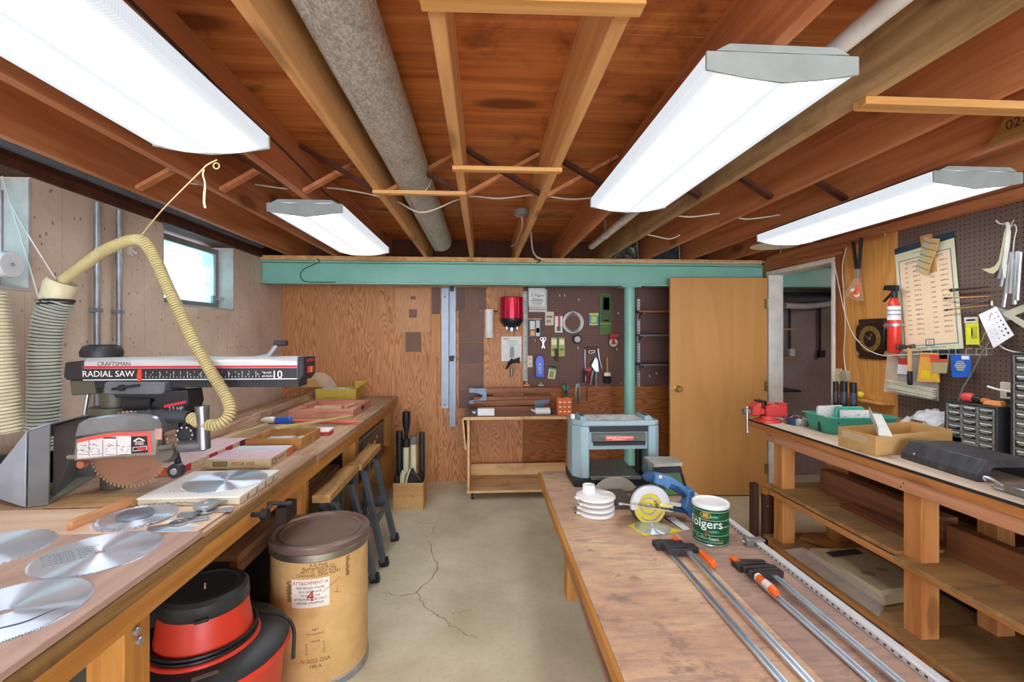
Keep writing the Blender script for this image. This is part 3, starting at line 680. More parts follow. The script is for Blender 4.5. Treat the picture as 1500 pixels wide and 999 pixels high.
# ================= RADIAL ARM SAW =================
YA = 1.87
S = thing('radial_arm_saw', 'radial arm saw with silver arm, black housings and bronze blade on the long bench', 'saw', (-1.35, 1.95, BZ))
M_slv = plain('#c6c9c8', .35, .3, .06, 6); M_blk = plain('#26272a', .45, 0, .2, 10); M_olive = plain('#5d5b4b', .45, .2, .2, 8); M_redl = plain('#c4313a', .45); M_guard = metal('#b3b3ad', .38, .2, 7)
A = lambda x, y, Y=YA: py(x, y, Y)
xl, xr = A(122, 540).x, A(436, 540).x; zt, zm, zb = A(300, 525).z, A(300, 534).z, A(300, 556.5).z
wpart('arm', MB().prism([(YA+.015, zt+.004), (YA+.10, zt+.004), (YA+.115, zt-.01), (YA+.115, zb), (YA, zb), (YA, zt-.008)], xl, xr, 0), M_slv, S, .004)
wpart('arm_underside', MB().box(xl, xr, YA+.012, YA+.10, zb-.03, zb-.0005), M_blk, S)
m = MB().box(A(122, 540).x, xr-.002, YA-.0012, YA-.0002, A(300, 555).z, A(300, 539.5).z); wpart('scale_band', m, M_blk, S, 0)
m = MB().box(A(122, 540).x, xr-.002, YA-.0014, YA-.0003, A(300, 539).z, A(300, 535.5).z); wpart('red_stripe', m, M_redl, S, 0)
xs0, xs1 = A(214, 548).x, A(385, 548).x; m = MB(); n = 34
for k in range(n+1):
    x = xs0+(xs1-xs0)*k/n; h = .010 if k % 4 == 0 else .005
    m.box(x-.0007, x+.0007, YA-.0018, YA-.0012, A(300, 553).z, A(300, 553).z+h)
    if k % 2 == 0: m.box(x-.0007, x+.0007, YA-.0018, YA-.0012, A(300, 544).z-h, A(300, 544).z)
for k in range(0, 12): m.text(str(k*2+1), .008, FRONT(xs0+(xs1-xs0)*(k+.5)/12, YA-.0013, A(300, 548.5).z))
m.text('RADIAL SAW', .032, FRONT(A(159, 548).x, YA-.0013, A(159, 548).z)).text('10', .042, FRONT(A(406, 549).x, YA-.0013, A(406, 549).z)).text('BLADE', .010, FRONT(A(392, 546).x, YA-.0013, A(392, 546).z)).text('10 INCH', .010, FRONT(A(392, 551).x, YA-.0013, A(392, 551).z))
m.box(A(122, 540).x, xr-.002, YA-.0016, YA-.0012, zb+.001, zb+.004)
wpart('white_lettering', m, plain('#e6e6e4', .5), S, 0)
m = MB().text('CRAFTSMAN', .021, FRONT(A(167, 534).x, YA-.0004, A(167, 533.3).z)); wpart('lettering', m, M_blk, S, 0)
m = MB().prism([(A(204, 541).x, A(204, 541).z), (A(208, 541).x, A(208, 541).z), (A(209, 550).x, A(209, 550).z), (A(207, 558).x, A(207, 558).z), (A(203, 558).x, A(203, 558).z), (A(202, 550).x, A(202, 550).z)], YA-.006, YA-.0015, 1); wpart('pointer', m, plain('#d8432c', .4), S, 0)
m = MB().prism([(A(95, 531).x, A(95, 531).z), (A(122, 528).x, A(122, 528).z), (A(122, 557).x, A(122, 557).z), (A(98, 557).x, A(98, 557).z), (A(93, 552).x, A(93, 552).z)], YA-.002, YA+.15, 1)
wpart('rear_cap', m, M_blk, S, .004)
m = MB().prism([(A(98, 557).x, A(98, 557).z), (A(135, 557).x, A(135, 557).z), (A(137, 578).x, A(137, 578).z), (A(100, 580).x, A(100, 580).z)], YA+.01, YA+.15, 1); wpart('column_head', m, M_olive, S, .004)
ex = MB().prism([(A(436, 527).x, zt+.006), (A(446, 527).x, zt+.006), (A(446, 556).x, zb+.016), (A(440, 565).x, zb-.006), (A(436, 565).x, zb-.006)], YA-.004, YA+.12, 1); e_ = wpart('end_cap', ex, M_blk, S, .004)
X1 = A(446, 540).x
wpart('switch', MB().box(X1-.004, X1+.010, YA+.03, YA+.075, zb+.022, zb+.05).box(X1+.010, X1+.014, YA+.035, YA+.055, zb+.024, zb+.048, 1), [plain('#a8201f', .4), plain('#d9762f', .4)], e_)
wpart('red_label', MB().box(X1-.001, X1+.001, YA+.02, YA+.10, zb+.066, zb+.078), M_redl, e_, 0)
cx = A(145, 500, YA+.06)
wpart('elevation_knob', MB().lathe([(.066, 0), (.068, .02), (.058, .042), (.04, .048)], (A(126, 526).x, YA+.075, zt+.004), 2, 20), [M_blk, M_steel], S)
crx = A(372, 526)
wpart('crank', MB().tube([(crx.x-.03, YA+.06, zt), (crx.x+.03, YA+.06, zt+.012), (crx.x+.06, YA+.06, zt+.05)], .010, 10).tube([(crx.x+.05, YA+.06, zt+.055), (crx.x+.10, YA+.06, zt+.057)], .012, 12, 1), [M_steel, M_blk], S)
wpart('column', MB().cyl((A(143, 600).x, YA+.09, BZ), (A(143, 600).x, YA+.09, A(140, 578).z+.02), .05, n=24).cyl((A(143, 600).x, YA+.09, A(140, 606).z-.01), (A(143, 600).x, YA+.09, A(140, 600).z), .085, n=24), M_olive, S)
wpart('brace', MB().cyl((A(104, 612).x, YA+.06, A(104, 612).z), (A(110, 578).x, YA+.06, A(110, 575).z), .007), M_steel, S)
# carriage, yoke, motor
m = MB().prism([(A(158, 573).x, A(158, 577).z), (A(240, 577).x, A(240, 577).z), (A(246, 574).x, A(246, 574).z), (A(246, 559).x, A(246, 559).z), (A(162, 558).x, A(162, 558.5).z), (A(158, 562).x, A(158, 562).z)], YA-.02, YA+.11, 1)
cg = wpart('carriage', m, plain('#63666a', .4), S, .004)
wpart('lock_lever', MB().bar((A(172, 569).x, YA-.027, A(172, 569).z), (A(212, 563).x, YA-.027, A(212, 563).z), .008, .010).cyl((A(186, 567).x, YA-.034, A(186, 567).z), (A(186, 567).x, YA-.02, A(186, 567).z), .012), M_black, cg)
wpart('motor', MB().cyl((A(174, 590).x, YA+.07, A(190, 592).z), (A(216, 590).x, YA+.07, A(190, 592).z), .06, n=24).cyl((A(216, 590).x, YA+.07, A(190, 592).z), (A(262, 590).x, YA+.07, A(190, 625).z), .05, n=20), M_blk, S, .004)
m = MB().prism([(A(168, 577).x, A(168, 577).z), (A(276, 577).x, A(276, 571).z), (A(279, 590).x, A(279, 590).z), (A(274, 604).x, A(274, 604).z), (A(242, 604).x, A(242, 604).z), (A(237, 590).x, A(237, 590).z), (A(225, 583).x, A(225, 583).z), (A(170, 582).x, A(170, 582).z)], YA-.01, YA+.09, 1)
yk = wpart('yoke', m, M_blk, S, .003)
m = MB().prism([(A(243, 593).x, A(243, 593).z), (A(275, 586).x, A(275, 586).z), (A(275, 590).x, A(275, 590).z), (A(243, 597).x, A(243, 597).z)], YA-.0115, YA-.0102, 1); wpart('red_stripe', m, M_redl, yk, 0)
m = MB().text('2.5 HP', .02, FRONT(A(260, 598).x, YA-.0105, A(260, 598).z)); wpart('lettering', m, plain('#d9d9d4', .5), yk, 0)
# blade and guard (blade in the plane facing the camera)
YBL = 1.78; B = lambda x, y: py(x, y, YBL)
c = B(190, 658); R = (c-B(190, 714.5)).length
mb = blade_mb(R, 60, .014, .003, .010); mb.v = [Vector((v.x, -v.z, v.y))+Vector((c.x, YBL, c.z)) for v in mb.v]
sb = wpart('blade', mb, M_bladeb, S, 0)
tp = MB()
for k in range(60):
    a = 2*PI*k/60+.55*2*PI/60; tp.box(c.x+(R-.003)*math.cos(a)-.003, c.x+(R-.003)*math.cos(a)+.002, YBL-.0045, YBL+.001, c.z+(R-.003)*math.sin(a)-.003, c.z+(R-.003)*math.sin(a)+.003)
wpart('carbide_tips', tp, plain('#c9b08a', .4, .6), sb, 0)
wpart('arbor', MB().cyl((c.x, YBL-.012, c.z), (c.x, YBL+.12, c.z), .028, n=20).cyl((c.x, YBL-.02, c.z), (c.x, YBL-.012, c.z), .015, n=6), M_steel, S)
m = MB().text('CARBIDE', .02, T(B(205, 697).x, YBL-.0034, B(205, 692).z, PI/2, -.35, 0)).text('40 TOOTH', .013, T(B(205, 697).x+.012, YBL-.0034, B(205, 692).z-.028, PI/2, -.35, 0))
wpart('lettering', m, plain('#8a7067', .5), sb, 0)
g = lambda X, Y: B(90+X/7.5, 600+Y/7.5)
up = [(310, 120), (400, 75), (600, 40), (850, 22), (1050, 25), (1150, 55), (1190, 130), (1190, 250), (1130, 200), (700, 215), (420, 255), (255, 285)]
gp_ = [(g(*p).x, g(*p).z) for p in up]
wpart('guard_top', MB().prism(gp_, YBL-.05, YBL+.055, 1), plain('#82878a', .2, .5, .3, 9), S, .006)
lo = [(255, 287), (420, 250), (700, 205), (1110, 195), (1140, 300), (1135, 470), (700, 500), (240, 540), (235, 470)]
gl = [(g(*p).x, g(*p).z) for p in lo]
gd = wpart('guard', MB().prism(gl, YBL-.04, YBL-.012, 1), M_guard, S, .004)
wpart('guard_ear', MB().tube([g(240, 500)-Vector((0, .026, 0)), g(140, 500)-Vector((0, .026, 0))], .008, 10).cyl(g(280, 580)+Vector((0, -.03, 0)), g(280, 580)+Vector((0, -.005, 0)), .014, n=10, m=1), [M_guard, plain('#b06a45', .5)], S)
rim = [(285, 305), (420, 270), (700, 225), (1065, 225), (1085, 440), (1045, 443), (1030, 265), (700, 262), (420, 305), (285, 335)]
wpart('red_border', MB().prism([(g(*p).x, g(*p).z) for p in rim], YBL-.0412, YBL-.0402, 1), plain('#dd5a50', .5), gd, 0)
inn = [(280, 340), (420, 308), (700, 265), (855, 262), (858, 455), (560, 480), (280, 508)]
wpart('picture_panel', MB().prism([(g(*p).x, g(*p).z) for p in inn], YBL-.0410, YBL-.0401, 1), plain('#dcd8d6', .5), gd, 0)
wpart('dark_panel', MB().prism([(g(*p).x, g(*p).z) for p in ((858, 268), (1028, 265), (1040, 440), (862, 452))], YBL-.0412, YBL-.0401, 1), plain('#2c2a2b', .5), gd, 0)
m = MB(); yy = YBL-.0415
for X in (408, 556, 706): m.bar(tuple(Vector((g(X, 300).x, yy, g(X, 300).z))), tuple(Vector((g(X, 485).x, yy, g(X, 480).z))), .0012, .001, (0, 1, 0))
random.seed(5)
for X in (345, 480, 630, 780):
    for k in range(9):
        a = Vector((g(X, 400).x+random.uniform(-.016, .016), yy, g(X, 400).z+random.uniform(-.012, .014))); m.bar(a, a+Vector((random.uniform(-.014, .014), 0, random.uniform(-.008, .008))), .001, .0012, (0, 1, 0))
    m.bar((g(X-50, 0).x, yy, g(X, 460).z), (g(X+50, 0).x, yy, g(X, 460).z), .001, .002, (0, 1, 0))
m.box(g(560, 0).x, g(700, 0).x, yy, yy+.0005, g(0, 300).z, g(0, 283).z)
wpart('line_drawings', m, plain('#4b4744', .6), gd, 0)
m = MB().tube(spline([g(890, 320)+Vector((0, -.042, 0)), g(945, 290)+Vector((0, -.042, 0)), g(1005, 315)+Vector((0, -.042, 0))], 6), .0025, 6)
m.text('BLADE', .009, FRONT(g(948, 0).x, yy-.0002, g(0, 340).z)).text('GUARD', .009, FRONT(g(948, 0).x, yy-.0002, g(0, 362).z)).ring([(g(878, 0).x, g(0, 440).z), (g(1032, 0).x, g(0, 425).z), (g(1028, 0).x, g(0, 380).z), (g(878, 0).x, g(0, 395).z)], [(g(884, 0).x, g(0, 434).z), (g(1026, 0).x, g(0, 420).z), (g(1022, 0).x, g(0, 386).z), (g(884, 0).x, g(0, 400).z)], yy-.0004, yy, 1)
wpart('panel_lettering', m, plain('#e6e2dd', .5), gd, 0)
wpart('danger_block', MB().box(g(925, 0).x, g(1022, 0).x, yy-.0006, yy-.0001, g(0, 428).z, g(0, 392).z), M_redl, gd, 0)
dk = MB().tube([g(1130, 70), g(1400, 75)], .022, 16); wpart('dust_port', dk, plain('#3c4046', .35), S)
wpart('pink_tag', MB().box(g(1140, 0).x, g(1215, 0).x, YBL-.055, YBL-.05, g(0, 310).z, g(0, 190).z), plain('#bb8f84', .5), S)
dl = g(1380, 270)
wpart('bevel_dial', MB().cyl(dl+Vector((0, -.01, 0)), dl+Vector((0, .03, 0)), .034, n=24).torus(dl+Vector((0, -.012, 0)), .028, .004, 1, 24), M_blk, S)
m = MB()
for k in range(10):
    a = 2*PI*k/10; m.cb(tuple(dl+Vector((.028*math.cos(a), -.016, .028*math.sin(a)))), (.004, .003, .006))
wpart('dial_marks', m, plain('#cfcfc6', .5), S, 0)
wpart('lock_knob', MB().tube([g(1170, 390)+Vector((0, -.05, 0)), g(1330, 360)+Vector((0, -.05, 0))], .010, 10).cyl(g(1230, 440)+Vector((0, -.05, 0)), g(1230, 480)+Vector((0, -.02, 0)), .03, n=14), plain('#6f6d63', .4, .4), S)
hx = B(302, 626)
wpart('handle', MB().tube([(hx.x-.003, YBL-.02, B(0, 596).z), (hx.x, YBL-.02, B(0, 615).z), (hx.x+.004, YBL-.02, B(0, 660).z)], [.024, .020, .022], 18).tube([B(268, 652)+Vector((0, -.02, 0)), B(305, 650)+Vector((0, -.02, 0))], .022, 16), metal('#8f979f', .3), S)
wh = B(263, 687)
wpart('roller_wheel', MB().cyl(wh+Vector((0, -.03, 0)), wh+Vector((0, -.005, 0)), .026, n=24).cyl(wh+Vector((0, -.036, 0)), wh+Vector((0, -.03, 0)), .012, n=16, m=1).bar(wh+Vector((0, 0, .0)), B(255, 655), .012, .02), [M_blk, M_steel], S)
# saw table board under the blade
world_one('saw_table_board', MB().box(-1.52, -1.22, 1.725, 1.86, BZ+.0005, BZ+.0055), wood('saw_table_wood', '#b58a58', '#d8b583', 0, .7, 0, .55, '#8b6a4a'), 'worn tan board on the bench under the saw blade', 'board')

# ---- dust hood behind the blade ----
H = thing('dust_hood', 'grey plastic dust collection hood open towards the saw blade', 'dust hood', (-1.75, 1.9, BZ+.002))
zA = BZ+.002
P0, P1, P2, P3 = pz(39, 743, zA), pz(72, 739, zA), pz(140, 706, zA+.01), pz(20, 722, zA)
P2 = Vector((py(141, 700, P1.y+.34).x, P1.y+.34, zA)); P3 = Vector((P0.x-.12, P0.y+.34, zA))
hz = lambda p, y: CAMH-(y-HOR)/FX*(p.x*SN+p.y*CS)
T0, T1 = Vector((P0.x-.005, P0.y+.01, hz(P0, 633))), Vector((P1.x-.005, P1.y+.01, hz(P1, 622)))
T2, T3 = Vector((P2.x, P2.y, T1.z-.02)), Vector((P3.x+.05, P3.y, T1.z-.02))
Bk0, Bk1 = Vector((P0.x-.17, P0.y+.05, zA+.03)), Vector((P0.x-.15, P0.y+.06, zA+.12))
M_hood = plain('#646565', .45, 0, .25, 6); M_hoodb = plain('#a3adb8', .42, 0, .15, 6)
def sheet(pts, th, m=0, mb=None):
    mb = mb or MB(); n = (Vector(pts[1])-Vector(pts[0])).cross(Vector(pts[2])-Vector(pts[0])).normalized()*th
    return mb.hexa(pts, [Vector(p)+n for p in pts], m)
wpart('front_panel', sheet([P0, P1, T1, T0], -.006), M_hood, H, .004)
wpart('back_panel', sheet([P3, P2, T2, T3], .006), M_hood, H, .004)
wpart('top_panel', sheet([T0, T1, T2, T3], .006), M_hoodb, H, .004)
wpart('side_panel', sheet([P0, T0, Bk1, Bk0], .006).hexa([T0, T3, Bk1], [T0+Vector((0, 0, .006)), T3+Vector((0, 0, .006)), Bk1+Vector((0, 0, .006))]), M_hoodb, H, .003)
wpart('inner_wall', sheet([P0+Vector((0, .1, 0)), P3, T3, T0+Vector((0, .1, 0))], .006), M_hood, H, 0)
wpart('floor_plate', sheet([P0, P1, P2, P3], .004), plain('#83806f', .6), H, 0)
pp = (Bk0+Bk1)/2; wpart('outlet_pipe', MB().tube([P0+Vector((-.03, .16, .1)), pp+Vector((-.05, .06, .02)), pp+Vector((-.2, .08, .02))], .06, 18), M_blk, H)

# ---- hoses ----
gh = [A(x, y, 2.13) for x, y in ((62, 655), (64, 610), (66, 560), (66, 515), (71, 475), (79, 450), (86, 437))]
hs = thing('grey_dust_hose', 'thick grey ribbed dust hose rising behind the saw hood', 'hose', gh[0])
wpart('hose_tube', hose(gh, .058, .0148, .13, 18), [plain('#c3c7b8', .4), plain('#565b55', .6)], hs, 0)
cpl = [A(80, 441, 2.13), A(84, 431, 2.13), A(89, 418, 2.13), A(92, 412, 2.13)]
wpart('clamp_ring', MB().torus(gh[-1]+Vector((-.005, 0, -.01)), .054, .006, 2, 24).torus(gh[-1]+Vector((-.012, 0, -.024)), .055, .005, 2, 24), M_blk, hs, 0)
wpart('cream_coupling', MB().tube(cpl, [.053, .055, .059, .052], 24), plain('#ddd3ac', .4), hs)
M_tan = plain('#a99a6c', .5)
th = [A(x, y, Y) for x, y, Y in ((94, 410, 2.12), (118, 392, 2.04), (155, 366, 1.95), (200, 351, 1.9), (221, 368, 1.88), (248, 425, 1.86), (279, 490, 1.84), (308, 543, 1.82), (331, 580, 1.80), (337, 603, 1.78), (325, 619, 1.76), (302, 622, 1.76), (278, 611, 1.78))]
hs2 = thing('tan_vacuum_hose', 'thin tan ribbed hose arching from the cream coupling down to the saw guard', 'hose', th[0])
wpart('hose_tube', hose(th, .0215, .0098, .16, 12), [plain('#beae7a', .45), plain('#6a6148', .6)], hs2, 0)
wh_ = [A(x, y, 1.86) for x, y in ((-14, 430), (-3, 500), (3, 560), (8, 600), (13, 635))]
hs3 = thing('cream_dust_hose', 'cream ribbed hose at the left edge of the room beside the grey one', 'hose', wh_[-1])
wpart('hose_tube', hose(wh_, .046, .013, .12, 16), [plain('#ddd4b6', .45), plain('#8f8870', .6)], hs3, 0)
rp = [A(207, 345, 1.89), A(240, 305, 1.80), A(290, 255, 1.72), A(303, 242, 1.70), A(318, 234, 1.69)]
kt = thing('hanging_tan_string', 'tan string with a knot holding the arching hose up to the light', 'string', rp[0])
wpart('string', MB().tube(spline(rp, 6), .0028, 6), plain('#cfb583', .7), kt, 0)
kp = A(299, 248, 1.70); wpart('knot_tail', MB().tube(spline([kp, kp+Vector((-.004, 0, -.02)), kp+Vector((.003, 0, -.05)), kp+Vector((0, 0, -.11)), kp+Vector((.004, 0, -.135))], 5), [.0028]*12+[.004]*9, 6).torus(A(317, 243, 1.69), .010, .002, 1, 20), plain('#cfb583', .7), kt, 0)
for pts, lb in (([(3, 258), (30, 345), (57, 437)], 'white string hanging from above to the grey hose clamp'), ([(16, 300), (45, 350), (86, 416)], 'white string crossing to the cream hose coupling')):
    world_one('hanging_string', MB().tube([A(x, y, 2.12) for x, y in pts], .0028, 6), plain('#d6d6d2', .6), lb, 'string', None, 0)

# ---- conduits and box on the concrete wall ----
for x, lb in ((143, 'left of the two bare metal conduits on the concrete wall'), (175, 'right of the two bare metal conduits on the concrete wall')):
    p = px(x, 400, XL+.03); cd = thing('wall_conduit', lb, 'conduit', (XL+.028, p.y, .9), 0, 'conduits on the concrete wall')
    wpart('pipe', MB().cyl((XL+.028, p.y, .9), (XL+.028, p.y, 2.13), .014, n=14), M_galv, cd)
    wpart('coupling', MB().cyl((XL+.028, p.y, 1.84), (XL+.028, p.y, 1.90), .0175, n=14), M_galv, cd)
    wpart('strap', MB().box(XL, XL+.044, p.y-.02, p.y+.02, 1.58, 1.60), M_galv, cd)
p = px(8, 380, XL+.03); ob = thing('wall_outlet_box', 'round white electrical box below the window at the left edge', 'electrical box', (XL+.02, px(1, 382, XL+.02).y, 1.75))
obj('box', MB().lathe([(.05, 0), (.055, .02), (.05, .045)], (0, 0, 0), 0, 24), plain('#c9cdd0', .4), ob)
obj('screw', MB().cyl((.045, .0, 0), (.05, .0, 0), .008).cyl((0, 0, .05), (0, 0, .3), .008), M_galv, ob)
cl = px(193, 366, XL+.02); world_one('wall_clip', MB().box(XL, XL+.02, cl.y-.012, cl.y+.012, cl.z-.03, cl.z+.02).tube([(XL+.02, cl.y, cl.z), (XL+.04, cl.y+.01, cl.z-.02)], .006), M_white, 'small white clip fixed on the concrete behind the arching hose', 'clip')
# ================= UNDER THE LEFT BENCH =================
dc = pz(469.8, 968, 0)
DR = thing('fibre_drum', 'tan cardboard drum with a brown metal lid, white label and red 4', 'drum', (dc.x, dc.y, 0))
M_drum = wood('drum_fibreboard', '#c8a268', '#dab47a', 0, .4, 0, .6, '#b88f56', .15)
M_lid = plain('#86736a', .34, .45, .25, 5)
obj('body', MB().lathe([(.199, .012), (.203, .02), (.203, .55), (.200, .553)], n=64), M_drum, DR)
obj('base_ring', MB().lathe([(.198, 0), (.207, .003), (.207, .03), (.2035, .034)], n=64), M_galv, DR)
obj('rim_band', MB().lathe([(.2035, .536), (.209, .541), (.209, .566), (.2035, .570)], n=64), metal('#a9a79d', .35), DR)
obj('lid', MB().lathe([(.203, .566), (.212, .570), (.2125, .592), (.207, .600), (.196, .601), (.190, .597), (.186, .589), (.176, .589), (.172, .5945), (.163, .5945), (.159, .591), (.001, .592)], n=64), M_lid, DR)
fa = math.atan2(-dc.y, -dc.x)       # towards the camera
m = MB(); lab = lambda n0, a, z: wrap(m, n0, .2036, fa+a, z)
m.add([(x, y, 0) for y in (-.058, .058) for x in [-.075+.01363*i for i in range(12)]], [(i, i+1, i+13, i+12) for i in range(11)]); wrap(m, 0, .2039, fa-.2, .412)
obj('paper_label', m, plain('#e8e2d4', .6), DR, 0)
m = MB(); wtext(m, 'ATTACHMENT-A', .0185, .2041, fa-.2, .454); obj('red_lettering', m, plain('#b52d28', .6), DR, 0)
m = MB()
for k, s in enumerate(('KEEP SEALED UNLESS', 'IN A SAFE PLACE', 'TO MARK THE', 'AFTERWARD USE ONLY', 'PROPER WRAPPING')): wtext(m, s, .0118, .2041, fa-.2, .435-.0155*k)
obj('label_lettering', m, plain('#3b3632', .6), DR, 0)
m = MB(); wtext(m, '4', .062, .2044, fa-.19, .40); obj('red_number', m, plain('#b3271f', .5), DR, 0)
m = MB()
for k, s in enumerate(('K.E. Pool', 'Rutherford R-22', '4071-C  4024 ATE', 'Cincinnati, Ohio 45241')): wtext(m, s, .0185, .2033, fa-.04, .526-.0135*k)
obj('handwriting', m, plain('#6b4a22', .7), DR, 0); m = MB()
wtext(m, 'NET', .014, .2033, fa-.1, .262); wtext(m, 'DRY CONTENTS', .009, .2033, fa-.1, .245); wtext(m, 'GROSS', .011, .2033, fa-.1, .215); wtext(m, 'N 2053 OSA', .022, .2033, fa-.1, .135); wtext(m, '140 A', .02, .2033, fa-.1, .112)
obj('stencil_lettering', m, plain('#6b4a22', .7), DR, 0)
m = MB(); n0 = len(m.v); m.ring(rect(-.035, .035, -.022, .022), rect(-.033, .033, -.020, .020), 0, .0004); wrap(m, n0, .2033, fa-.1, .185)
for a, z, w in ((.55, .49, .010), (-.62, .42, .012)):
    for k in range(14):
        n0 = len(m.v); m.box(-w, w*random.random(), -.0022, .0022, 0, .0004); wrap(m, n0, .2033, fa+a+random.uniform(-.02, .02), z-.04+.006*k)
obj('stencil_marks', m, plain('#7a5a2e', .7), DR, 0)
m = MB()
for (a0, z0, a1, z1) in ((.02, .41, .38, .455), (.25, .40, .40, .39), (.30, .395, .33, .42)):
    m.tube([Vector((.2037*math.cos(fa+a0+(a1-a0)*t/6), .2037*math.sin(fa+a0+(a1-a0)*t/6), z0+(z1-z0)*t/6)) for t in range(7)], .0011, 5)
obj('red_scratches', m, plain('#b5552f', .7), DR, 0)

# shop vacuum
VX, VY = -.957, 1.69
V = thing('shop_vacuum', 'red and black drum vacuum under the bench with its cord wound round', 'vacuum', (VX, VY, 0))
M_vred = plain('#d8402a', .38, 0, .08, 5); M_vblk = plain('#2f3131', .42, 0, .25, 8)
obj('tub', MB().lathe([(.215, .03), (.22, .035), (.252, .375), (.256, .38)], n=48), M_vred, V)
obj('tub_rim', MB().lathe([(.253, .365), (.268, .37), (.268, .388), (.26, .392)], n=48), M_vred, V)
obj('lid', MB().lathe([(.264, .389), (.265, .398), (.252, .407), (.18, .416), (.15, .418)], n=48), M_vblk, V)
obj('lid_ring', MB().lathe([(.168, .414), (.172, .418), (.168, .426), (.15, .43)], n=48), M_vred, V)
obj('motor_housing', MB().lathe([(.150, .425), (.148, .44), (.132, .545), (.130, .55)], n=48), M_vred, V)
obj('motor_cap', MB().lathe([(.134, .546), (.137, .552), (.134, .592), (.122, .604), (.104, .606), (.100, .601), (.001, .600)], n=48), M_vblk, V)
va = math.atan2(-VY, -VX); m = MB(); n0 = 0; m.box(-.035, .035, -.009, .009, 0, .001)
m.v = [Matrix.Rotation(va+PI/2, 4, 'Z') @ (v+Vector((0, -.205, .4135))) for v in m.v]; obj('name_plate', m, plain('#8b877a', .5, .4), V, 0)
m = MB().box(-.02, .02, -.006, .006, 0, .012); m.v = [Matrix.Rotation(va+PI/2, 4, 'Z') @ (v+Vector((-.01, -.139, .547))) for v in m.v]; obj('latch', m, M_black, V)
m = MB().box(-.003, .003, -.025, .02, .6, .603); m.v = [Matrix.Rotation(.5, 4, 'Z') @ v for v in m.v]; obj('switch', m, M_white, V)
def ringpts(r, z, a0, a1, n=24): return [Vector((r*math.cos(a0+(a1-a0)*i/n), r*math.sin(a0+(a1-a0)*i/n), z)) for i in range(n+1)]
cpts = ringpts(.158, .434, va-3.6, va+1.0)+ringpts(.160, .447, va+1.1, va+6.2)[:]
obj('cord', MB().tube(ringpts(.158, .434, va-3.0, va+3.2, 40), .0065, 8).tube(ringpts(.1575, .448, va-3.0, va+2.0, 40)+spline([Vector((.158*math.cos(va+2.0), .158*math.sin(va+2.0), .448)), Vector((.19*math.cos(va+1.75), .19*math.sin(va+1.75), .43)), Vector((.245*math.cos(va+1.5), .245*math.sin(va+1.5), .425)), Vector((.278*math.cos(va+1.35), .278*math.sin(va+1.35), .39)), Vector((.280*math.cos(va+1.25), .280*math.sin(va+1.25), .30))], 6), .0065, 8), M_black, V, 0)
m = MB()
for k in range(5):
    a = 2*PI*k/5; m.cyl((.17*math.cos(a), .17*math.sin(a), 0), (.17*math.cos(a), .17*math.sin(a), .032), .02, n=12)
obj('caster', m, M_black, V)
# dark storage box below the shelf
sb_ = thing('black_storage_box', 'black storage box with a grey top under the bench behind the vacuum', 'box', (-1.26, 2.21, 0))
obj('body', MB().box(-.22, .22, -.16, .24, 0, .455), plain('#222325', .5), sb_, .006); obj('lid', MB().box(-.225, .225, -.165, .245, .456, .47), plain('#8b838b', .5), sb_, .004)
# tool case on far shelf
tc_ = thing('clear_tool_case', 'dark clear plastic case with white print on the far bench shelf', 'case', (-1.0, 3.9, .409))
obj('body', MB().box(-.14, .11, -.40, .42, 0, .26), plain('#3a3f42', .15, 0, .3, 9), tc_, .008)
obj('lid', MB().box(-.145, .115, -.405, .425, .262, .30), plain('#54595c', .2), tc_, .006)
m = MB()
for y in (-.25, .05): m.cb((.1105, y, .15), (.001, .05, .07)).cb((.1105, y+.09, .20), (.001, .03, .02))
obj('white_print', m, plain('#c9ced0', .5), tc_, 0)
world_one('shelf_board', MB().box(-1.25, -.99, 2.50, 3.05, .581, .60).box(-1.22, -1.0, 2.55, 3.0, .601, .62), M_shelf, 'pair of brown boards lying on the bench shelf behind the sawhorse', 'board')
# sawhorses
M_hleg = plain('#5d656d', .4, .5, .15, 9); M_2x4 = wood('sawhorse_top_wood', '#8a6438', '#c1935a', 1, 1, .7, .6, '#5f4526')
def sawhorse(y0, y1, label, x=-.80):
    L = y1-y0; s = thing('sawhorse', label, 'sawhorse', (x, (y0+y1)/2, 0), 0, 'folding sawhorses')
    obj('top_board', MB().box(-.045, .045, -L/2, L/2, .632, .672), M_2x4, s, .003)
    for sy in (-1, 1):
        for sx in (-1, 1):
            a = Vector((sx*.022, sy*(L/2-.12), .625)); b_ = Vector(((.155 if sx > 0 else -.05), sy*(L/2-.09), .03))
            lg = MB().bar(a, b_, .03, .058, (0, 1, 0)).bar(a+Vector((sx*.013, 0, 0)), b_+Vector((sx*.013, 0, 0)), .010, .036, (0, 1, 0))
            l_ = obj('leg', lg, M_hleg, s); obj('foot', MB().bar(b_+Vector((0, 0, .018)), b_+Vector((sx*.010, 0, -.028)), .054, .04, (0, 1, 0)), M_black, l_)
        obj('bracket', MB().box(-.05, .05, sy*(L/2-.12)-.03, sy*(L/2-.12)+.03, .60, .631), M_black, s)
        z = .30; k = .11+.0
        obj('cross_brace', MB().bar((-.04, sy*(L/2-.10)-.034, z), (k, sy*(L/2-.10)-.034, z), .006, .075, (0, 0, 1)), M_hleg, s)
    for sx in (-1, 1): obj('side_brace', MB().bar(((.106 if sx > 0 else -.06), -(L/2-.11), .27), ((.106 if sx > 0 else -.06), (L/2-.11), .27), .05, .005, (1, 0, .2)), M_hleg, s)
    return s
sawhorse(2.39, 2.93, 'grey folding sawhorse with a board top right behind the fibre drum')
sawhorse(2.945, 3.49, 'grey folding sawhorse with a board top, farther one from the drum', -.785)
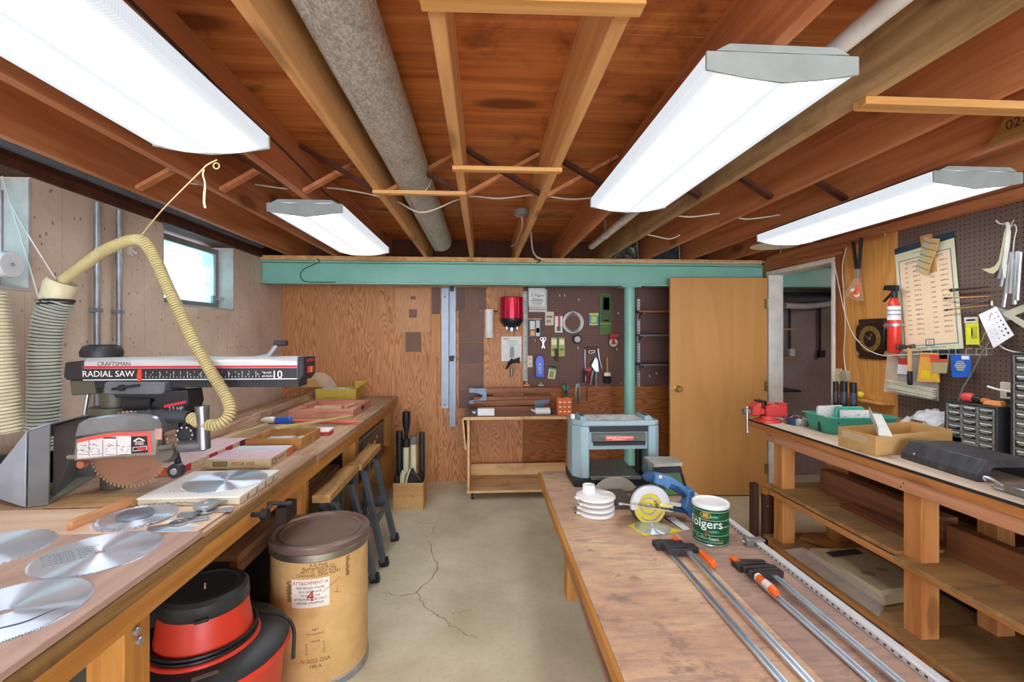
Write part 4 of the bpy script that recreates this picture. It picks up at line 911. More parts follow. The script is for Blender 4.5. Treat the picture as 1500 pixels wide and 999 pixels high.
# carton of vacuum tubes
bc = pz(598, 747, 0)
cb_ = thing('tube_carton', 'open cardboard box with dark writing full of vacuum wands by the back wall', 'box', (bc.x, bc.y+.115, 0))
obj('carton', tray(MB(), -.125, .125, -.115, .115, 0, .225, .004, .004), M_card, cb_, .001)
m = MB(); random.seed(9)
for i, (a, b_) in enumerate(((-.09, .10), (-.1, .11))):
    for k in range(15):
        x = a+(b_-a)*k/14; m.bar((x, -.1157, .105+random.uniform(0, .03)), (x+random.uniform(-.006, .014), -.1157, .105+random.uniform(-.01, .04)), .001, .003, (0, 1, 0))
obj('writing', m, plain('#4b3a22', .7), cb_, 0)
obj('handle_tape', MB().box(-.05, .03, -.117, -.1155, .03, .045), plain('#c9a673', .6), cb_, 0)
def wand(name, x, y, h, r, mat, label, flare=None, lean=0.0):
    t = thing(name, label, 'vacuum wand', (bc.x+x, bc.y+.115+y, .006), 0, 'vacuum wands in the cardboard box')
    obj('tube', MB().tube([(0, 0, 0), (lean*.5, 0, h*.5), (lean, 0, h)], r, 16), mat, t)
    if flare: obj('collar', MB().cyl((lean*.92, 0, h*.9), (lean, 0, h+.012), r*1.25, r*1.2, 18), flare, t)
M_wcream = plain('#d5cfae', .45)
wand('vacuum_wand', -.095, .02, .63, .030, M_black, 'thick black vacuum wand standing at the left side of the cardboard box')
wand('vacuum_wand', -.035, -.01, .555, .026, M_wcream, 'cream vacuum wand with a black collar, left one of two in the box', M_black)
wand('vacuum_wand', .028, -.01, .58, .027, M_wcream, 'cream vacuum wand with a grey collar, right one of two in the box', plain('#6a665c', .5))
wand('vacuum_wand', .095, .03, .615, .025, M_dark, 'dark grey vacuum wand standing at the right side of the cardboard box')
wand('vacuum_wand', .10, -.085, .30, .018, M_black, 'short thin black wand at the front right corner of the cardboard box')
wand('vacuum_wand', -.10, -.085, .27, .020, M_black, 'short black wand at the front left corner of the cardboard box')
nz = thing('crevice_nozzle', 'black tapered crevice nozzle standing highest out of the cardboard box', 'vacuum nozzle', (bc.x-.045, bc.y+.115+.07, .006))
obj('tube', MB().tube([(0, 0, 0), (0, 0, .60), (0, 0, .69), (.0, 0, .79)], [.016, .016, .036, .034], 16), M_black, nz)
fn = thing('floor_nozzle', 'black and cream floor nozzle lying on top of the cardboard box contents', 'vacuum nozzle', (bc.x+.03, bc.y+.115-.075, .225))
obj('head', MB().hexa([(-.045, -.03, 0), (.06, -.03, .0), (.06, .02, 0), (-.045, .02, 0)], [(-.02, -.025, .10), (.0, -.025, .12), (.0, .015, .12), (-.02, .015, .10)]), M_black, fn, .008)
obj('cream_edge', MB().tube(spline([(-.05, -.034, .0), (-.035, -.034, .06), (-.015, -.03, .115)], 5), .007, 8), M_wcream, fn, 0)
obj('brush', MB().box(.0, .07, -.035, .0, .02, .03).tube([(.0, -.03, .095), (.04, -.03, .06), (.065, -.03, .02)], .012, 8), M_dark, fn)
el = thing('hose_elbow', 'cream plastic hose elbow on the front left of the box contents', 'vacuum fitting', (bc.x-.055, bc.y+.115-.07, .225))
obj('bend', MB().tube(spline([(0, 0, -.1), (0, 0, .02), (.005, -.005, .06), (.02, -.01, .09)], 5), .024, 14), M_wcream, el)
# ================= BACK WALL =================
W5 = lambda x, y, Y=4.72: py(x, y, Y)
YW = 4.729
def wbox(mb, x0, x1, y0, y1, th=.006, m=0, off=0.0, Y=4.72):
    """a board on the back wall between two picture columns and rows"""
    a, b = W5(x0, y1, Y), W5(x1, y0, Y); return mb.box(a.x, b.x, YW-off-th, YW-off, a.z, b.z, m)
M_hb = plain('#6d4e42', .55, 0, .12, 5); M_hb2 = plain('#7b5a4c', .6, 0, .12, 5); M_ltw = wood('pale_strip_wood', '#b57a45', '#d7a06a', 2, 1)
m = MB(); a = lambda x: W5(x, 450).x; z = lambda y: W5(600, y).z
hx0, hx1, hx2, hx3 = a(601.5), a(609), a(599), a(611)
for r in ((a(580), a(630.5), z(434), z(421)), (a(580), hx0, z(438.5), z(434)), (hx1, a(630.5), z(438.5), z(434)), (a(580), a(630.5), z(453), z(438.5)), (a(580), hx2, z(465.5), z(453)), (hx3, a(630.5), z(465.5), z(453)), (a(580), a(630.5), z(486.5), z(465.5))):
    m.box(r[0], r[1], YW-.014, YW-.006, r[2]+.0002, r[3])
world_one('hanging_cutout_board', m, plywood('cutout_plywood', '#a86a40', '#d09a6a', 2, 1.6, .5, 22, .5), 'plywood board with two square cutouts hung high on the back wall', 'board', None, 0)
m = MB(); wbox(m, 594, 616.5, 430, 515.5, .005); world_one('hanging_hardboard', m, M_hb2, 'small brown hardboard piece hanging below the board with square cutouts', 'hardboard', 'hardboard sheets on the back wall')
m = MB(); wbox(m, 632, 645, 421, 517, .012); m2 = thing('hanging_wood_strip', 'pale wood strip with a brown top half hanging left of the aluminium rails', 'wood strip', W5(638, 517)); wpart('strip', m, M_ltw, m2)
m = MB(); wbox(m, 633, 644.5, 421, 460, .006, 0, .0125); wpart('brown_sample', m, M_hb, m2)
st = thing('hanging_straightedge', 'wide flat aluminium straightedge hanging on the back wall', 'straightedge', W5(651, 598))
m = MB(); wbox(m, 646.5, 657.5, 421, 598, .012); wpart('bar', m, metal('#959ca5', .5, .06), st)
m = MB(); wbox(m, 650.5, 652.5, 592, 594, .001, 0, .0122); wbox(m, 650.5, 652.5, 434, 436, .001, 0, .0122); wpart('hole', m, M_black, st, 0)
cr = thing('hanging_clamp_rail', 'narrow aluminium clamp rail with a black stop beside the flat straightedge', 'clamp rail', W5(663, 625))
m = MB(); wbox(m, 658.6, 661, 421, 625, .03); wbox(m, 664.5, 667.8, 421, 625, .03); wbox(m, 660.8, 664.7, 421, 625, .014); wpart('bar', m, metal('#86919d', .45, .06), cr)
m = MB(); wbox(m, 658.6, 666.5, 521, 524.5, .045); wbox(m, 659, 665, 524.6, 529, .04); wbox(m, 659.5, 665, 419.5, 427, .035); wpart('stop', m, M_black, cr)
for k, (x0, x1, y0, y1, o, mt, lb) in enumerate((
    (668.8, 681, 421, 455, .0, M_hb, 'dark brown hardboard sheet high on the wall just right of the clamp rail'),
    (681.4, 701, 421, 461, .007, M_hb2, 'brown hardboard sheet with a strip along its foot, high beside the clamp rail'),
    (701.5, 712, 421, 454, .0, M_hb, 'narrow dark hardboard sheet high above the paper roll'),
    (672, 708.5, 455.5, 501, .0, M_hb2, 'brown hardboard sheet, topmost of the vertical column of four'),
    (672, 708.5, 501.6, 533, .0, M_hb, 'brown hardboard sheet, second from top in the column of four'),
    (672, 708.5, 533.6, 570, .0, M_hb2, 'brown hardboard sheet, third from top in the column of four'),
    (672, 706.5, 570.6, 598, .0, M_hb, 'brown hardboard sheet at the foot of the column behind the wooden clamps'))):
    m = MB(); wbox(m, x0, x1, y0, y1, .006, 0, o); o_ = world_one('hanging_hardboard', m, mt, lb, 'hardboard', 'hardboard sheets on the back wall')
p = W5(716.5, 495); pr = thing('hanging_paper_roll', 'white paper roll standing upright on the back wall beside the red canister', 'paper roll', (p.x, YW-.05, p.z))
obj('roll', MB().lathe([(.012, .0), (.043, 0), (.043, .285), (.012, .285)], n=28), plain('#ecebe4', .7), pr, .003)
obj('holder', MB().box(.0, .085, .03, .045, .26, .275).cyl((0, 0, -.008), (0, 0, .295), .008).box(-.004, .004, 0, .048, .287, .294), M_dark, pr)
m = MB(); wbox(m, 724.5, 765.5, 461, 487, .018, 0, 0, 4.72); world_one('mount_board', m, plywood('mount_plywood', '#9a5c2c', '#cf9150', 0), 'horizontal plywood board behind the red canister', 'board')
p = W5(749.5, 480, 4.60); vc = thing('hanging_red_canister', 'shiny red canister with a black and chrome base hanging on the back wall', 'canister', (p.x, 4.595, p.z))
obj('shell', MB().lathe([(.108, .085), (.114, .09), (.112, .29), (.106, .296), (.001, .297)], n=40), plain('#c81238', .18, .35, .05, 4), vc)
obj('base', MB().lathe([(.05, -.0), (.075, .01), (.112, .06), (.113, .088), (.1, .09)], n=40), plain('#22242b', .35), vc)
obj('chrome_fitting', MB().lathe([(.035, -.04), (.04, -.035), (.04, .01)], n=24).box(-.055, -.045, -.05, -.04, -.02, .02).box(.045, .055, -.05, -.04, -.02, .02), M_steel, vc)
obj('bolt_cap', MB().ball((0, -.113, .075), .006), M_steel, vc, 0)
obj('bracket', MB().box(-.03, .03, .10, .116, .1, .25), M_dark, vc)
# leaflet with drill chuck tool
lf = thing('hanging_leaflet', 'white instruction leaflet pinned under the red canister', 'leaflet', W5(749, 530))
m = MB(); wbox(m, 734.5, 764, 493, 529, .001, 0, .001); wpart('sheet', m, plain('#e4e4e0', .6), lf, 0)
pa = W5(737, 497); m = MB().text('PPV', .03, FRONT(pa.x+.03, YW-.0028, pa.z))
for k in range(3): m.text('ADJUSTMENT AND USE'[:18-2*k], .011, FRONT(W5(752, 0).x, YW-.0028, W5(0, 500+3*k).z))
for k in range(4): m.text('fit the part as shown here', .007, FRONT(W5(749, 0).x, YW-.0028, W5(0, 513+4*k).z))
wpart('print', m, plain('#55565a', .6), lf, 0)
dt = thing('hanging_drill_tool', 'grey and black drill attachment hanging over the white leaflet', 'drill attachment', W5(750, 552))
wpart('shaft', MB().cyl(W5(749.5, 552, 4.69), W5(749.5, 538, 4.69), .014, n=14).cyl(W5(750, 523, 4.69), W5(750, 508, 4.69), .016, .012, 14), metal('#8d8f8d', .4), dt)
wpart('chuck', MB().tube([W5(741, 541, 4.68), W5(746, 533, 4.68), W5(752, 527, 4.67)], [.006, .018, .024], 12).tube([W5(752, 530, 4.67), W5(761, 526, 4.67), W5(759, 532, 4.67)], [.02, .02, .012], 12), M_black, dt)
wpart('hook', MB().cyl(W5(750, 508, 4.69), W5(750, 507, 4.728), .003), M_steel, dt)
m = MB(); wbox(m, 766.3, 773, 427, 558, .004, 0, .001); rl = thing('hanging_steel_rule', 'long steel rule hanging beside the pegboard edge', 'ruler', W5(770, 560)); wpart('blade', m, metal('#85857f', .5, .2, 20), rl, 0)
m = MB()
for k in range(40): wbox(m, 770.5 if k % 4 else 769, 772.8, 430+3.15*k, 430.7+3.15*k, .0006, 0, .0052)
wpart('graduations', m, M_dark, rl, 0)

# ---- pegboard ----
def pin(mb, x, y, l=.04, h=.025, Y=4.732, m=0):
    p = W5(x, y, 4.71); return mb.tube([(p.x, Y, p.z+.02), (p.x, Y-.008, p.z+.02), (p.x, Y-.008, p.z), (p.x, Y-l, p.z), (p.x, Y-l-.005, p.z+h*.5)], .0026, 6, m)
for x, y, lb in ((820, 434, 'left of the two empty pegboard hooks near the top beside the filter bags'), (827, 434, 'right of the two empty pegboard hooks near the top beside the filter bags'), (848, 440, 'single empty pegboard hook above the white cable coil'), (906, 460, 'small empty pegboard hook between the green packet and the post'), (847, 511, 'empty pegboard hook under the round black gauge'), (784, 500, 'empty pegboard hook under the tape packets'), (904, 513, 'empty pegboard hook below the red tape dispenser'), (952, 552, 'left of two empty hooks under the bracket shelves'), (962, 548, 'right of two empty hooks under the bracket shelves'), (910, 563, 'empty hook at the pegboard foot beside the post')):
    m = MB(); pin(m, x, y); world_one('hanging_hook', m, M_steel, lb, 'hook', 'pegboard hooks', 0)
def pack(nm, x0, x1, y0, y1, col, label, extras=(), th=.006, tilt=0, cat='packet', off=.008, hook=True, rough=.4):
    a, b = W5(x0, y1, 4.71), W5(x1, y0, 4.71); w, h = b.x-a.x, b.z-a.z
    t = thing(nm, label, cat, ((a.x+b.x)/2, YW-off, a.z), 0, None, (0, tilt, 0))
    obj('card', MB().box(-w/2, w/2, -th, 0, 0, h), plain(col, rough, 0, .08, 20), t, .001)
    for nmx, u0, u1, v0, v1, c in extras:
        obj(nmx, MB().box(-w/2+w*u0, -w/2+w*u1, -th-.0025, -th+.0004, h*v0, h*v1), plain(c, rough), t, 0)
    if hook: obj('hanging_hook', MB().tube([(0, off-.004, h+.012), (0, -.004, h+.012), (0, -.018, h+.006), (0, -.02, h+.014)], .002, 6), M_steel, t, 0)
    return t
fb = thing('hanging_filter_bags', 'stack of white vacuum filter packets hanging at the top left of the pegboard', 'packet', W5(787, 457))
for k, (x0, x1, y0, y1) in enumerate(((774.5, 801, 424, 457), (774.5, 801, 424, 454), (773.5, 798, 422, 449))):
    m = MB(); wbox(m, x0, x1, y0, y1, .014, 0, .002+.015*k); wpart('packet', m, plain(('#c9c8c2', '#bcbbb6', '#e3e3df')[k], .5, 0, .08, 20), fb, .003)
m = MB()
for k, s in enumerate(('5 Paper', 'Filters')): m.text(s, .042, FRONT(W5(787, 0).x, YW-.0465, W5(0, 429+6.5*k).z), 0, .0012)
wpart('lettering', m, plain('#23305a', .5), fb, 0)
m = MB()
for k in range(4): wbox(m, 777+k, 795-k, 440.5+2*k, 441.3+2*k, .0006, 0, .0461)
wpart('small_print', m, plain('#83858c', .5), fb, 0)
pack('hanging_tape_pack', 773.5, 793.5, 466, 494.5, '#33241f', 'dark blister card with white tubes below the filter packets', (('header', 0, 1, .92, 1, '#a88a5a'), ('tube', .14, .5, .42, .85, '#d7d8d3'), ('tube', .58, .86, .08, .88, '#c5c8c9'), ('orange_block', .18, .5, .1, .36, '#e0a03f'), ('print', .6, .84, .25, .5, '#5c6066')))
pack('hanging_seed_card', 798.5, 811.5, 456.5, 476.5, '#cfc4a4', 'cream paper card hanging between the filter packets and the cable coil', (('print', .15, .85, .55, .7, '#7d7258'), ('print', .15, .6, .2, .4, '#8e8264')))
c_ = pack('hanging_glass_cutter_card', 812.8, 824, 463, 487, '#e2ded6', 'white card with a red tool left of the white cable coil', (('red_tool', .42, .72, .35, 1.05, '#c23038'), ('window', .25, .75, .08, .36, '#57433b')))
cc = thing('hanging_cable_coil', 'round coil of white cable hanging in the middle of the pegboard', 'cable coil', W5(840, 489))
m = MB(); o = W5(840, 472.5, 4.69)
for k in range(7): m.torus((o.x+.003*(k % 3)-.003, YW-.012-.006*(k % 4), o.z+.002*(k % 2)), .083+.0075*(k % 4), .0045, 1, 40, 6)
wpart('coil', m, plain('#d9d9d6', .5), cc, 0); m = MB(); pin(m, 840, 458, .05); wpart('hanging_hook', m, M_steel, cc, 0)
o = W5(846, 497, 4.69); gt = thing('hanging_black_gauge', 'round black tape measure hanging under the white cable coil', 'tape measure', (o.x, YW-.004, o.z))
obj('case', MB().lathe([(.043, -.034), (.046, -.03), (.046, -.002)], (0, 0, 0), 1, 28), M_black, gt); obj('face', MB().lathe([(.02, -.036), (.030, -.0362), (.030, -.034)], (0, 0, 0), 1, 28), plain('#8d8b88', .4, .5), gt, 0)
o = W5(796, 503, 4.70); sc_ = thing('hanging_scissors', 'small steel scissors hanging below the tape packets', 'scissors', (o.x, YW-.006, o.z))
obj('handles', MB().torus((-.016, -.006, .045), .014, .0032, 1, 20, 6).torus((.016, -.006, .045), .014, .0032, 1, 20, 6), M_steel, sc_, 0)
obj('blades', MB().bar((-.012, -.006, .032), (.014, -.006, -.05), .003, .008, (1, 0, 0)).bar((.012, -.009, .032), (-.012, -.009, -.05), .003, .008, (1, 0, 0)), M_steel, sc_, 0)
for x0, x1, lb in ((807.3, 816.2, 'left of the two yellow green packs hanging under the red tool card'), (818.6, 827.3, 'right of the two yellow green packs hanging under the red tool card')):
    pack('hanging_green_pack', x0, x1, 494.5, 522, '#a9b03c', lb, (('white_label', .08, .92, .62, .9, '#e5e3b8'), ('print', .15, .85, .3, .42, '#5d6b26')))
kn = thing('hanging_utility_knife', 'black handled utility knife hanging in front of the yellow green packs', 'knife', W5(815, 529, 4.69)); wpart('handle', MB().bar(W5(814.3, 528.5, 4.68), W5(814.6, 511, 4.68), .018, .032, (0, 1, 0)), M_black, kn, .004); wpart('blade', MB().bar(W5(817.2, 531, 4.68), W5(816.8, 500, 4.68), .003, .012, (0, 1, 0)), M_steel, kn); wpart('hanging_hook', MB().tube([W5(817, 500, 4.68), W5(818, 492, 4.69), W5(818, 491, 4.728)], .002, 6), M_steel, kn, 0)
pack('hanging_blue_card', 863, 877, 458.5, 476.5, '#3d8fa6', 'small blue card with a yellow disc right of the cable coil', (('yellow_top', .02, .98, .82, 1, '#d9c84a'), ('white_disc', .22, .78, .22, .72, '#b9d34d'), ('foot', .1, .9, .02, .12, '#d8d36a')))
pack('hanging_long_packet', 878.5, 896, 430, 490, '#4f6b20', 'tall green packet hanging at the right side of the pegboard', (('picture', .1, .9, .3, .96, '#35511a'), ('picture', .1, .9, .03, .25, '#466a22'), ('band', .02, .98, .255, .275, '#8aa33c'), ('print', .3, .7, .33, .36, '#cfd6b0'), ('picture', .3, .8, .6, .9, '#223a12')))
td = thing('hanging_tape_dispenser', 'red tape dispenser with a white roll hanging by the green post', 'tape dispenser', W5(899, 508, 4.69))
wpart('frame', MB().hexa([W5(893, 495, 4.70), W5(906, 494, 4.70), W5(906, 489, 4.70), W5(894, 489, 4.70)], [W5(893, 495, 4.65), W5(906, 494, 4.65), W5(906, 489, 4.65), W5(894, 489, 4.65)]).hexa([W5(897, 503, 4.70), W5(901, 503, 4.70), W5(901, 495, 4.70), W5(896, 495, 4.70)], [W5(897, 503, 4.65), W5(901, 503, 4.65), W5(901, 495, 4.65), W5(896, 495, 4.65)]), plain('#c2302c', .4), td)
o = W5(899, 501.5, 4.67); wpart('roll', MB().torus((o.x, 4.675, o.z), .032, .012, 1, 28, 8), plain('#e8dfd0', .5), td, 0)
bb = thing('hanging_blue_pack', 'bright blue bottle shaped pack hanging low on the pegboard', 'bottle', W5(790.5, 553))
a_, b_ = W5(784.5, 552.5, 4.69), W5(797, 521, 4.69)
wpart('body', MB().prism([(a_.x, a_.z), (b_.x, a_.z), (b_.x+.002, b_.z-.04), (b_.x-.015, b_.z-.012), (b_.x-.02, b_.z), (a_.x+.02, b_.z), (a_.x+.012, b_.z-.012), (a_.x-.002, b_.z-.04)], 4.68, 4.722, 1), plain('#1f4fc4', .3), bb, .004)
m = MB().text('LOCK', .04, FRONT((a_.x+b_.x)/2, 4.679, a_.z+.09) @ Matrix.Rotation(PI/2, 4, 'Z')); wpart('lettering', m, plain('#dbe4f2', .4), bb, 0)
m = MB(); wbox(m, 772.8, 780, 521, 538, .008); ou = thing('wall_outlet', 'cream wall outlet at the left edge of the pegboard', 'outlet', W5(776, 538)); wpart('plate', m, plain('#d8cda4', .4), ou)
m = MB(); [wbox(m, x, x+.6, y, y+2.4, .0006, 0, .0082) for x in (775.2, 777.2) for y in (524.5, 532)]; wpart('slot', m, M_black, ou, 0)
pack('hanging_nail_packet', 802, 813, 535.5, 555, '#cfc79a', 'small tilted green and cream packet right of the blue bottle pack', (('header', 0, 1, .72, 1, '#2f6a3a'), ('band', 0, 1, .86, .95, '#e6e2cc'), ('picture', .2, .75, .12, .6, '#7f8a4a')), .008, .13)
sn = thing('hanging_coping_saw', 'brown handled coping saw frame hanging with rings on the pegboard', 'saw', W5(866, 512, 4.69)); wpart('handle', MB().tube([W5(856.5, 510, 4.69), W5(865, 510, 4.69), W5(876, 509.5, 4.69)], [.012, .015, .011], 12), wood('saw_handle_wood', '#4a2f20', '#7a5236', 0), sn)
wpart('frame', MB().tube([W5(857, 511, 4.69), W5(857, 530, 4.69), W5(858, 558, 4.69)], .0028, 6).tube([W5(876, 510, 4.69), W5(878, 525, 4.69), W5(882, 540, 4.69)], .004, 6), M_steel, sn, 0); o = W5(865, 515.5, 4.68); wpart('ring', MB().torus((o.x, 4.685, o.z), .016, .003, 1, 18, 6).torus((o.x+.028, 4.685, o.z+.004), .014, .003, 1, 18, 6), M_steel, sn, 0)
tn = thing('hanging_tin_snips', 'large grey steel snips hanging low on the pegboard', 'snips', W5(873, 563, 4.68))
wpart('jaw', MB().prism([(W5(x, y, 4.68).x, W5(x, y, 4.68).z) for x, y in ((872, 522), (876, 528), (877.5, 545), (872, 545), (866, 536))], 4.675, 4.69, 1), M_steel, tn, .003)
for s in ((869, 543, 864.5, 564), (874, 544, 872.5, 566)): wpart('handle', MB().tube([W5(s[0], s[1], 4.68), W5((s[0]+s[2])/2-.3, (s[1]+s[3])/2, 4.68), W5(s[2], s[3], 4.68)], [.012, .012, .009], 10), metal('#a9adb2', .35), tn, 0)
rp_ = thing('hanging_red_pliers', 'red handled pliers hanging left of the grey snips', 'pliers', W5(861, 562, 4.66))
wpart('jaw', MB().prism([(W5(x, y, 4.66).x, W5(x, y, 4.66).z) for x, y in ((855, 540), (862, 537), (867, 539), (865, 545), (857, 543))], 4.655, 4.67, 1), plain('#a3323a', .4), rp_, .002)
for s in ((863, 544, 860, 561), (857, 543, 855, 560)): wpart('handle', MB().tube([W5(s[0], s[1], 4.66), W5(s[2], s[3], 4.66)], [.013, .009], 10), plain('#a3232c', .35) if s[0] > 860 else M_dark, rp_, 0)
pb = thing('hanging_paint_brush', 'paint brush with wooden handle and black bristles by the green post', 'paint brush', W5(889.5, 561, 4.69))
wpart('handle', MB().tube([W5(889.3, 523.5, 4.69), W5(889.3, 527, 4.69), W5(889.5, 538, 4.69), W5(889.5, 546, 4.69)], [.010, .013, .009, .016], 12), wood('brush_handle_wood', '#a9733c', '#d29b58', 2), pb)
a_, b_ = W5(884.8, 551, 4.69), W5(894.2, 545.5, 4.69); wpart('ferrule', MB().box(a_.x, b_.x, 4.675, 4.705, a_.z, b_.z), metal('#b9ae94', .4), pb)
a_, b_ = W5(884, 561.5, 4.69), W5(895, 551.2, 4.69); wpart('bristles', MB().box(a_.x, b_.x, 4.672, 4.708, a_.z, b_.z), plain('#1b1c22', .8), pb, .008)
# bracket shelves right of the post
tk = thing('wall_shelf_track', 'slotted steel shelf track on the pegboard right of the green post', 'shelf track', W5(934.5, 566))
m = MB(); wbox(m, 933, 937, 438, 566, .012, 0, .008); wpart('track', m, M_steel, tk)
m = MB(); [wbox(m, 934.4, 935.6, 441+4*k, 443+4*k, .0006, 0, .0202) for k in range(31)]; wpart('slot', m, M_black, tk, 0)
for y, d, mt, lb in ((454.5, .20, wood('shelf_pine', '#94592c', '#b97844', 0), 'brown wooden bracket shelf, uppermost behind the open door'), (489.5, .22, plain('#6a6669', .5), 'grey bracket shelf in the middle behind the open door'), (533, .24, plain('#5e5a5d', .5), 'grey bracket shelf, lowest behind the open door')):
    pz_ = W5(940, y, YW-.03-d).z; x0 = W5(931.5, y, 4.6).x; t = thing('wall_shelf', lb, 'shelf', (x0+.4, YW-.02, pz_-.02), 0, 'bracket shelves behind the door')
    obj('board', MB().box(-.4, .42, -d, -.002, .0, .018), mt, t)
    xb = W5(935, y, 4.7).x-(x0+.4); obj('bracket', MB().prism([(-.004, -.001), (-d+.03, -.001), (-d+.03, -.012), (-.06, -.03), (-.02, -.075), (-.004, -.075)], xb-.004, xb+.004, 0), M_steel, t, 0)

# ---- rolling cart ----
CX0, CX1, CY0, CY1, CZ = -.17, .84, 4.17, 4.66, .742
K = thing('rolling_cart', 'low open plywood cart on casters with a drop leaf by the back wall', 'cart', ((CX0+CX1)/2, (CY0+CY1)/2, 0))
M_cart = wood('cart_plywood', '#cfa06c', '#e8c48e', 0, .7, .2, .6, '#a3774a', .2)
wpart('top', MB().box(CX0, CX1, CY0, CY1, CZ-.024, CZ), wood('cart_top_wood', '#8d6b58', '#bd9c86', 0, .7, 0, .6, '#77594a'), K)
wpart('edge_band', MB().box(CX0, CX1, CY0-.012, CY0, CZ-.026, CZ-.0005), M_cart, K)
for x in (CX0+.035, CX1-.02): wpart('side_panel', MB().box(x, x+.02, CY0+.005, CY1-.005, .09, CZ-.0245), M_cart, K)
wpart('bottom_shelf', MB().box(CX0+.03, CX1, CY0, CY1, .068, .089), wood('cart_shelf_wood', '#c49a6c', '#e2bd8c', 0, .6, .2, .6, '#8a6543', .3), K)
wpart('back_rail', MB().box(CX0+.056, CX1-.021, CY1-.03, CY1-.01, .09, .20), M_cart, K)
lv = MB(); lv.bar((CX0-.004, CY0+.01, CZ-.012), (CX0-.0+.022, CY0+.01, CZ-.29), .012, .012, (0, 1, 0)); lv.hexa([(CX0-.014, CY0, CZ-.02), (CX0-.003, CY0, CZ-.02), (CX0-.003, CY1-.05, CZ-.02), (CX0-.014, CY1-.05, CZ-.02)], [(CX0+.012, CY0, CZ-.285), (CX0+.022, CY0, CZ-.285), (CX0+.022, CY1-.05, CZ-.285), (CX0+.012, CY1-.05, CZ-.285)])
wpart('drop_leaf', lv, M_cart, K)
for x in (CX0+.08, CX1-.06):
    for y in (CY0+.05, CY1-.05):
        c0 = wpart('caster', MB().cyl((x-.012, y, .027), (x+.012, y, .027), .027, n=18), M_black, K); wpart('fork', MB().box(x-.018, x-.0125, y-.012, y+.012, .02, .066).box(x+.0125, x+.018, y-.012, y+.012, .02, .066).box(x-.022, x+.022, y-.022, y+.022, .062, .0675), M_galv, c0)
b1 = thing('white_roll_box', 'white and black paper carton lying on the left end of the cart', 'box', W5(707, 608, 4.26)); b1.location.z = CZ+.0005
m = MB().box(-.105, .105, -.03, .04, 0, .062); obj('carton', m, plain('#e4e3df', .5), b1); obj('black_end', MB().box(-.107, -.045, -.032, .042, -.0, .063), M_dark, b1)
obj('print', MB().text('w', .05, FRONT(-.076, -.0325, .033)).box(.02, .022, -.0315, -.0305, .005, .058), plain('#dfe0de', .5), b1, 0)
b2 = thing('white_cartridge', 'white cartridge tube lying on the cart beside the wooden clamps', 'cartridge', W5(796, 607, 4.26)); b2.location.z = CZ+.0005
obj('tube', MB().cyl((-.075, 0, .032), (.06, 0, .032), .032, n=20), plain('#e6e6e3', .4), b2); obj('nozzle', MB().tube([(-.075, 0, .032), (-.09, 0, .036), (-.115, 0, .048)], [.014, .012, .006], 10), plain('#d5d5cf', .4), b2)
obj('dark_end', MB().cyl((.06, 0, .032), (.092, 0, .032), .027, n=16), M_dark, b2)
oc = thing('orange_container', 'clear tub of orange pieces on the cart with a green clip above', 'container', W5(826, 606, 4.24)); oc.location.z = CZ+.0005
obj('tub', tray(MB(), -.065, .065, -.045, .045, 0, .155, .003, .004), plain('#d9703a', .25), oc, .001)
m = MB(); random.seed(4)
for k in range(30): m.ball((random.uniform(-.045, .045), random.uniform(-.028, .028), .02+.0045*k), .014, k % 2, (1, 1, .8), 8)
obj('orange_pieces', m, [plain('#f07a1f', .3), plain('#f5a050', .3)], oc, 0)
m = MB()
for k in range(3):
    for j in range(3): m.cb((-.04+.04*j, -.0459, .035+.042*k), (.022, .0012, .012))
obj('white_print', m, plain('#f2d9c4', .4), oc, 0)
gc = thing('hanging_green_clip', 'dark green spring clip just above the orange tub', 'clip', W5(828, 581, 4.6))
wpart('jaw', MB().bar(W5(826, 582, 4.6), W5(829, 572, 4.6), .03, .018, (0, 1, 0)).bar(W5(831, 582, 4.6), W5(829, 572, 4.6), .03, .018, (0, 1, 0)), plain('#2e5a4a', .4), gc, .003)
wpart('grip', MB().bar(W5(829, 571, 4.6), W5(824.5, 564, 4.6), .03, .014, (0, 1, 0)).bar(W5(829, 571, 4.6), W5(833, 564.5, 4.6), .03, .014, (0, 1, 0)), plain('#3d7d68', .4), gc, .003); wpart('hanging_cord', MB().cyl(W5(829, 566, 4.6), W5(829, 560, 4.728), .0015), M_steel, gc, 0)
cw = thing('hanging_wire_coil', 'loop of grey wire hanging on the back wall right of the orange tub', 'wire coil', W5(847, 592, 4.7))
m = MB()
for k in range(4): m.tube(spline([W5(843+k, 590-k*3, 4.72-.008*k), W5(842.5+k*.6, 575, 4.71-.006*k), W5(845+k*.8, 562, 4.71-.006*k), W5(849, 570, 4.70-.006*k), W5(850-.4*k, 584, 4.70-.006*k), W5(849, 592-k, 4.70)], 5), .004, 6)
wpart('wire', m, plain('#8d9690', .4, .4), cw, 0)
world_one('wall_hanging_rod', MB().cyl(W5(860, 566, 4.71), W5(859.5, 588, 4.71), .004), M_dark, 'thin dark rod hanging below the pegboard right of the wire loop', 'rod', None, 0)
for x, c, lb in ((771.5, '#e0913f', 'small orange clip on the ledge under the steel rule'), (792, '#b9bfae', 'small grey clamp on the ledge left of the green clip')):
    p = W5(x, 565, 4.70); m = MB().box(p.x-.03, p.x+.03, 4.69, 4.727, p.z-.006, p.z+.012).box(p.x-.008, p.x+.008, 4.69, 4.727, p.z+.012, p.z+.035); world_one('mounted_clip', m, plain(c, .4), lb, 'clip', None, .003)
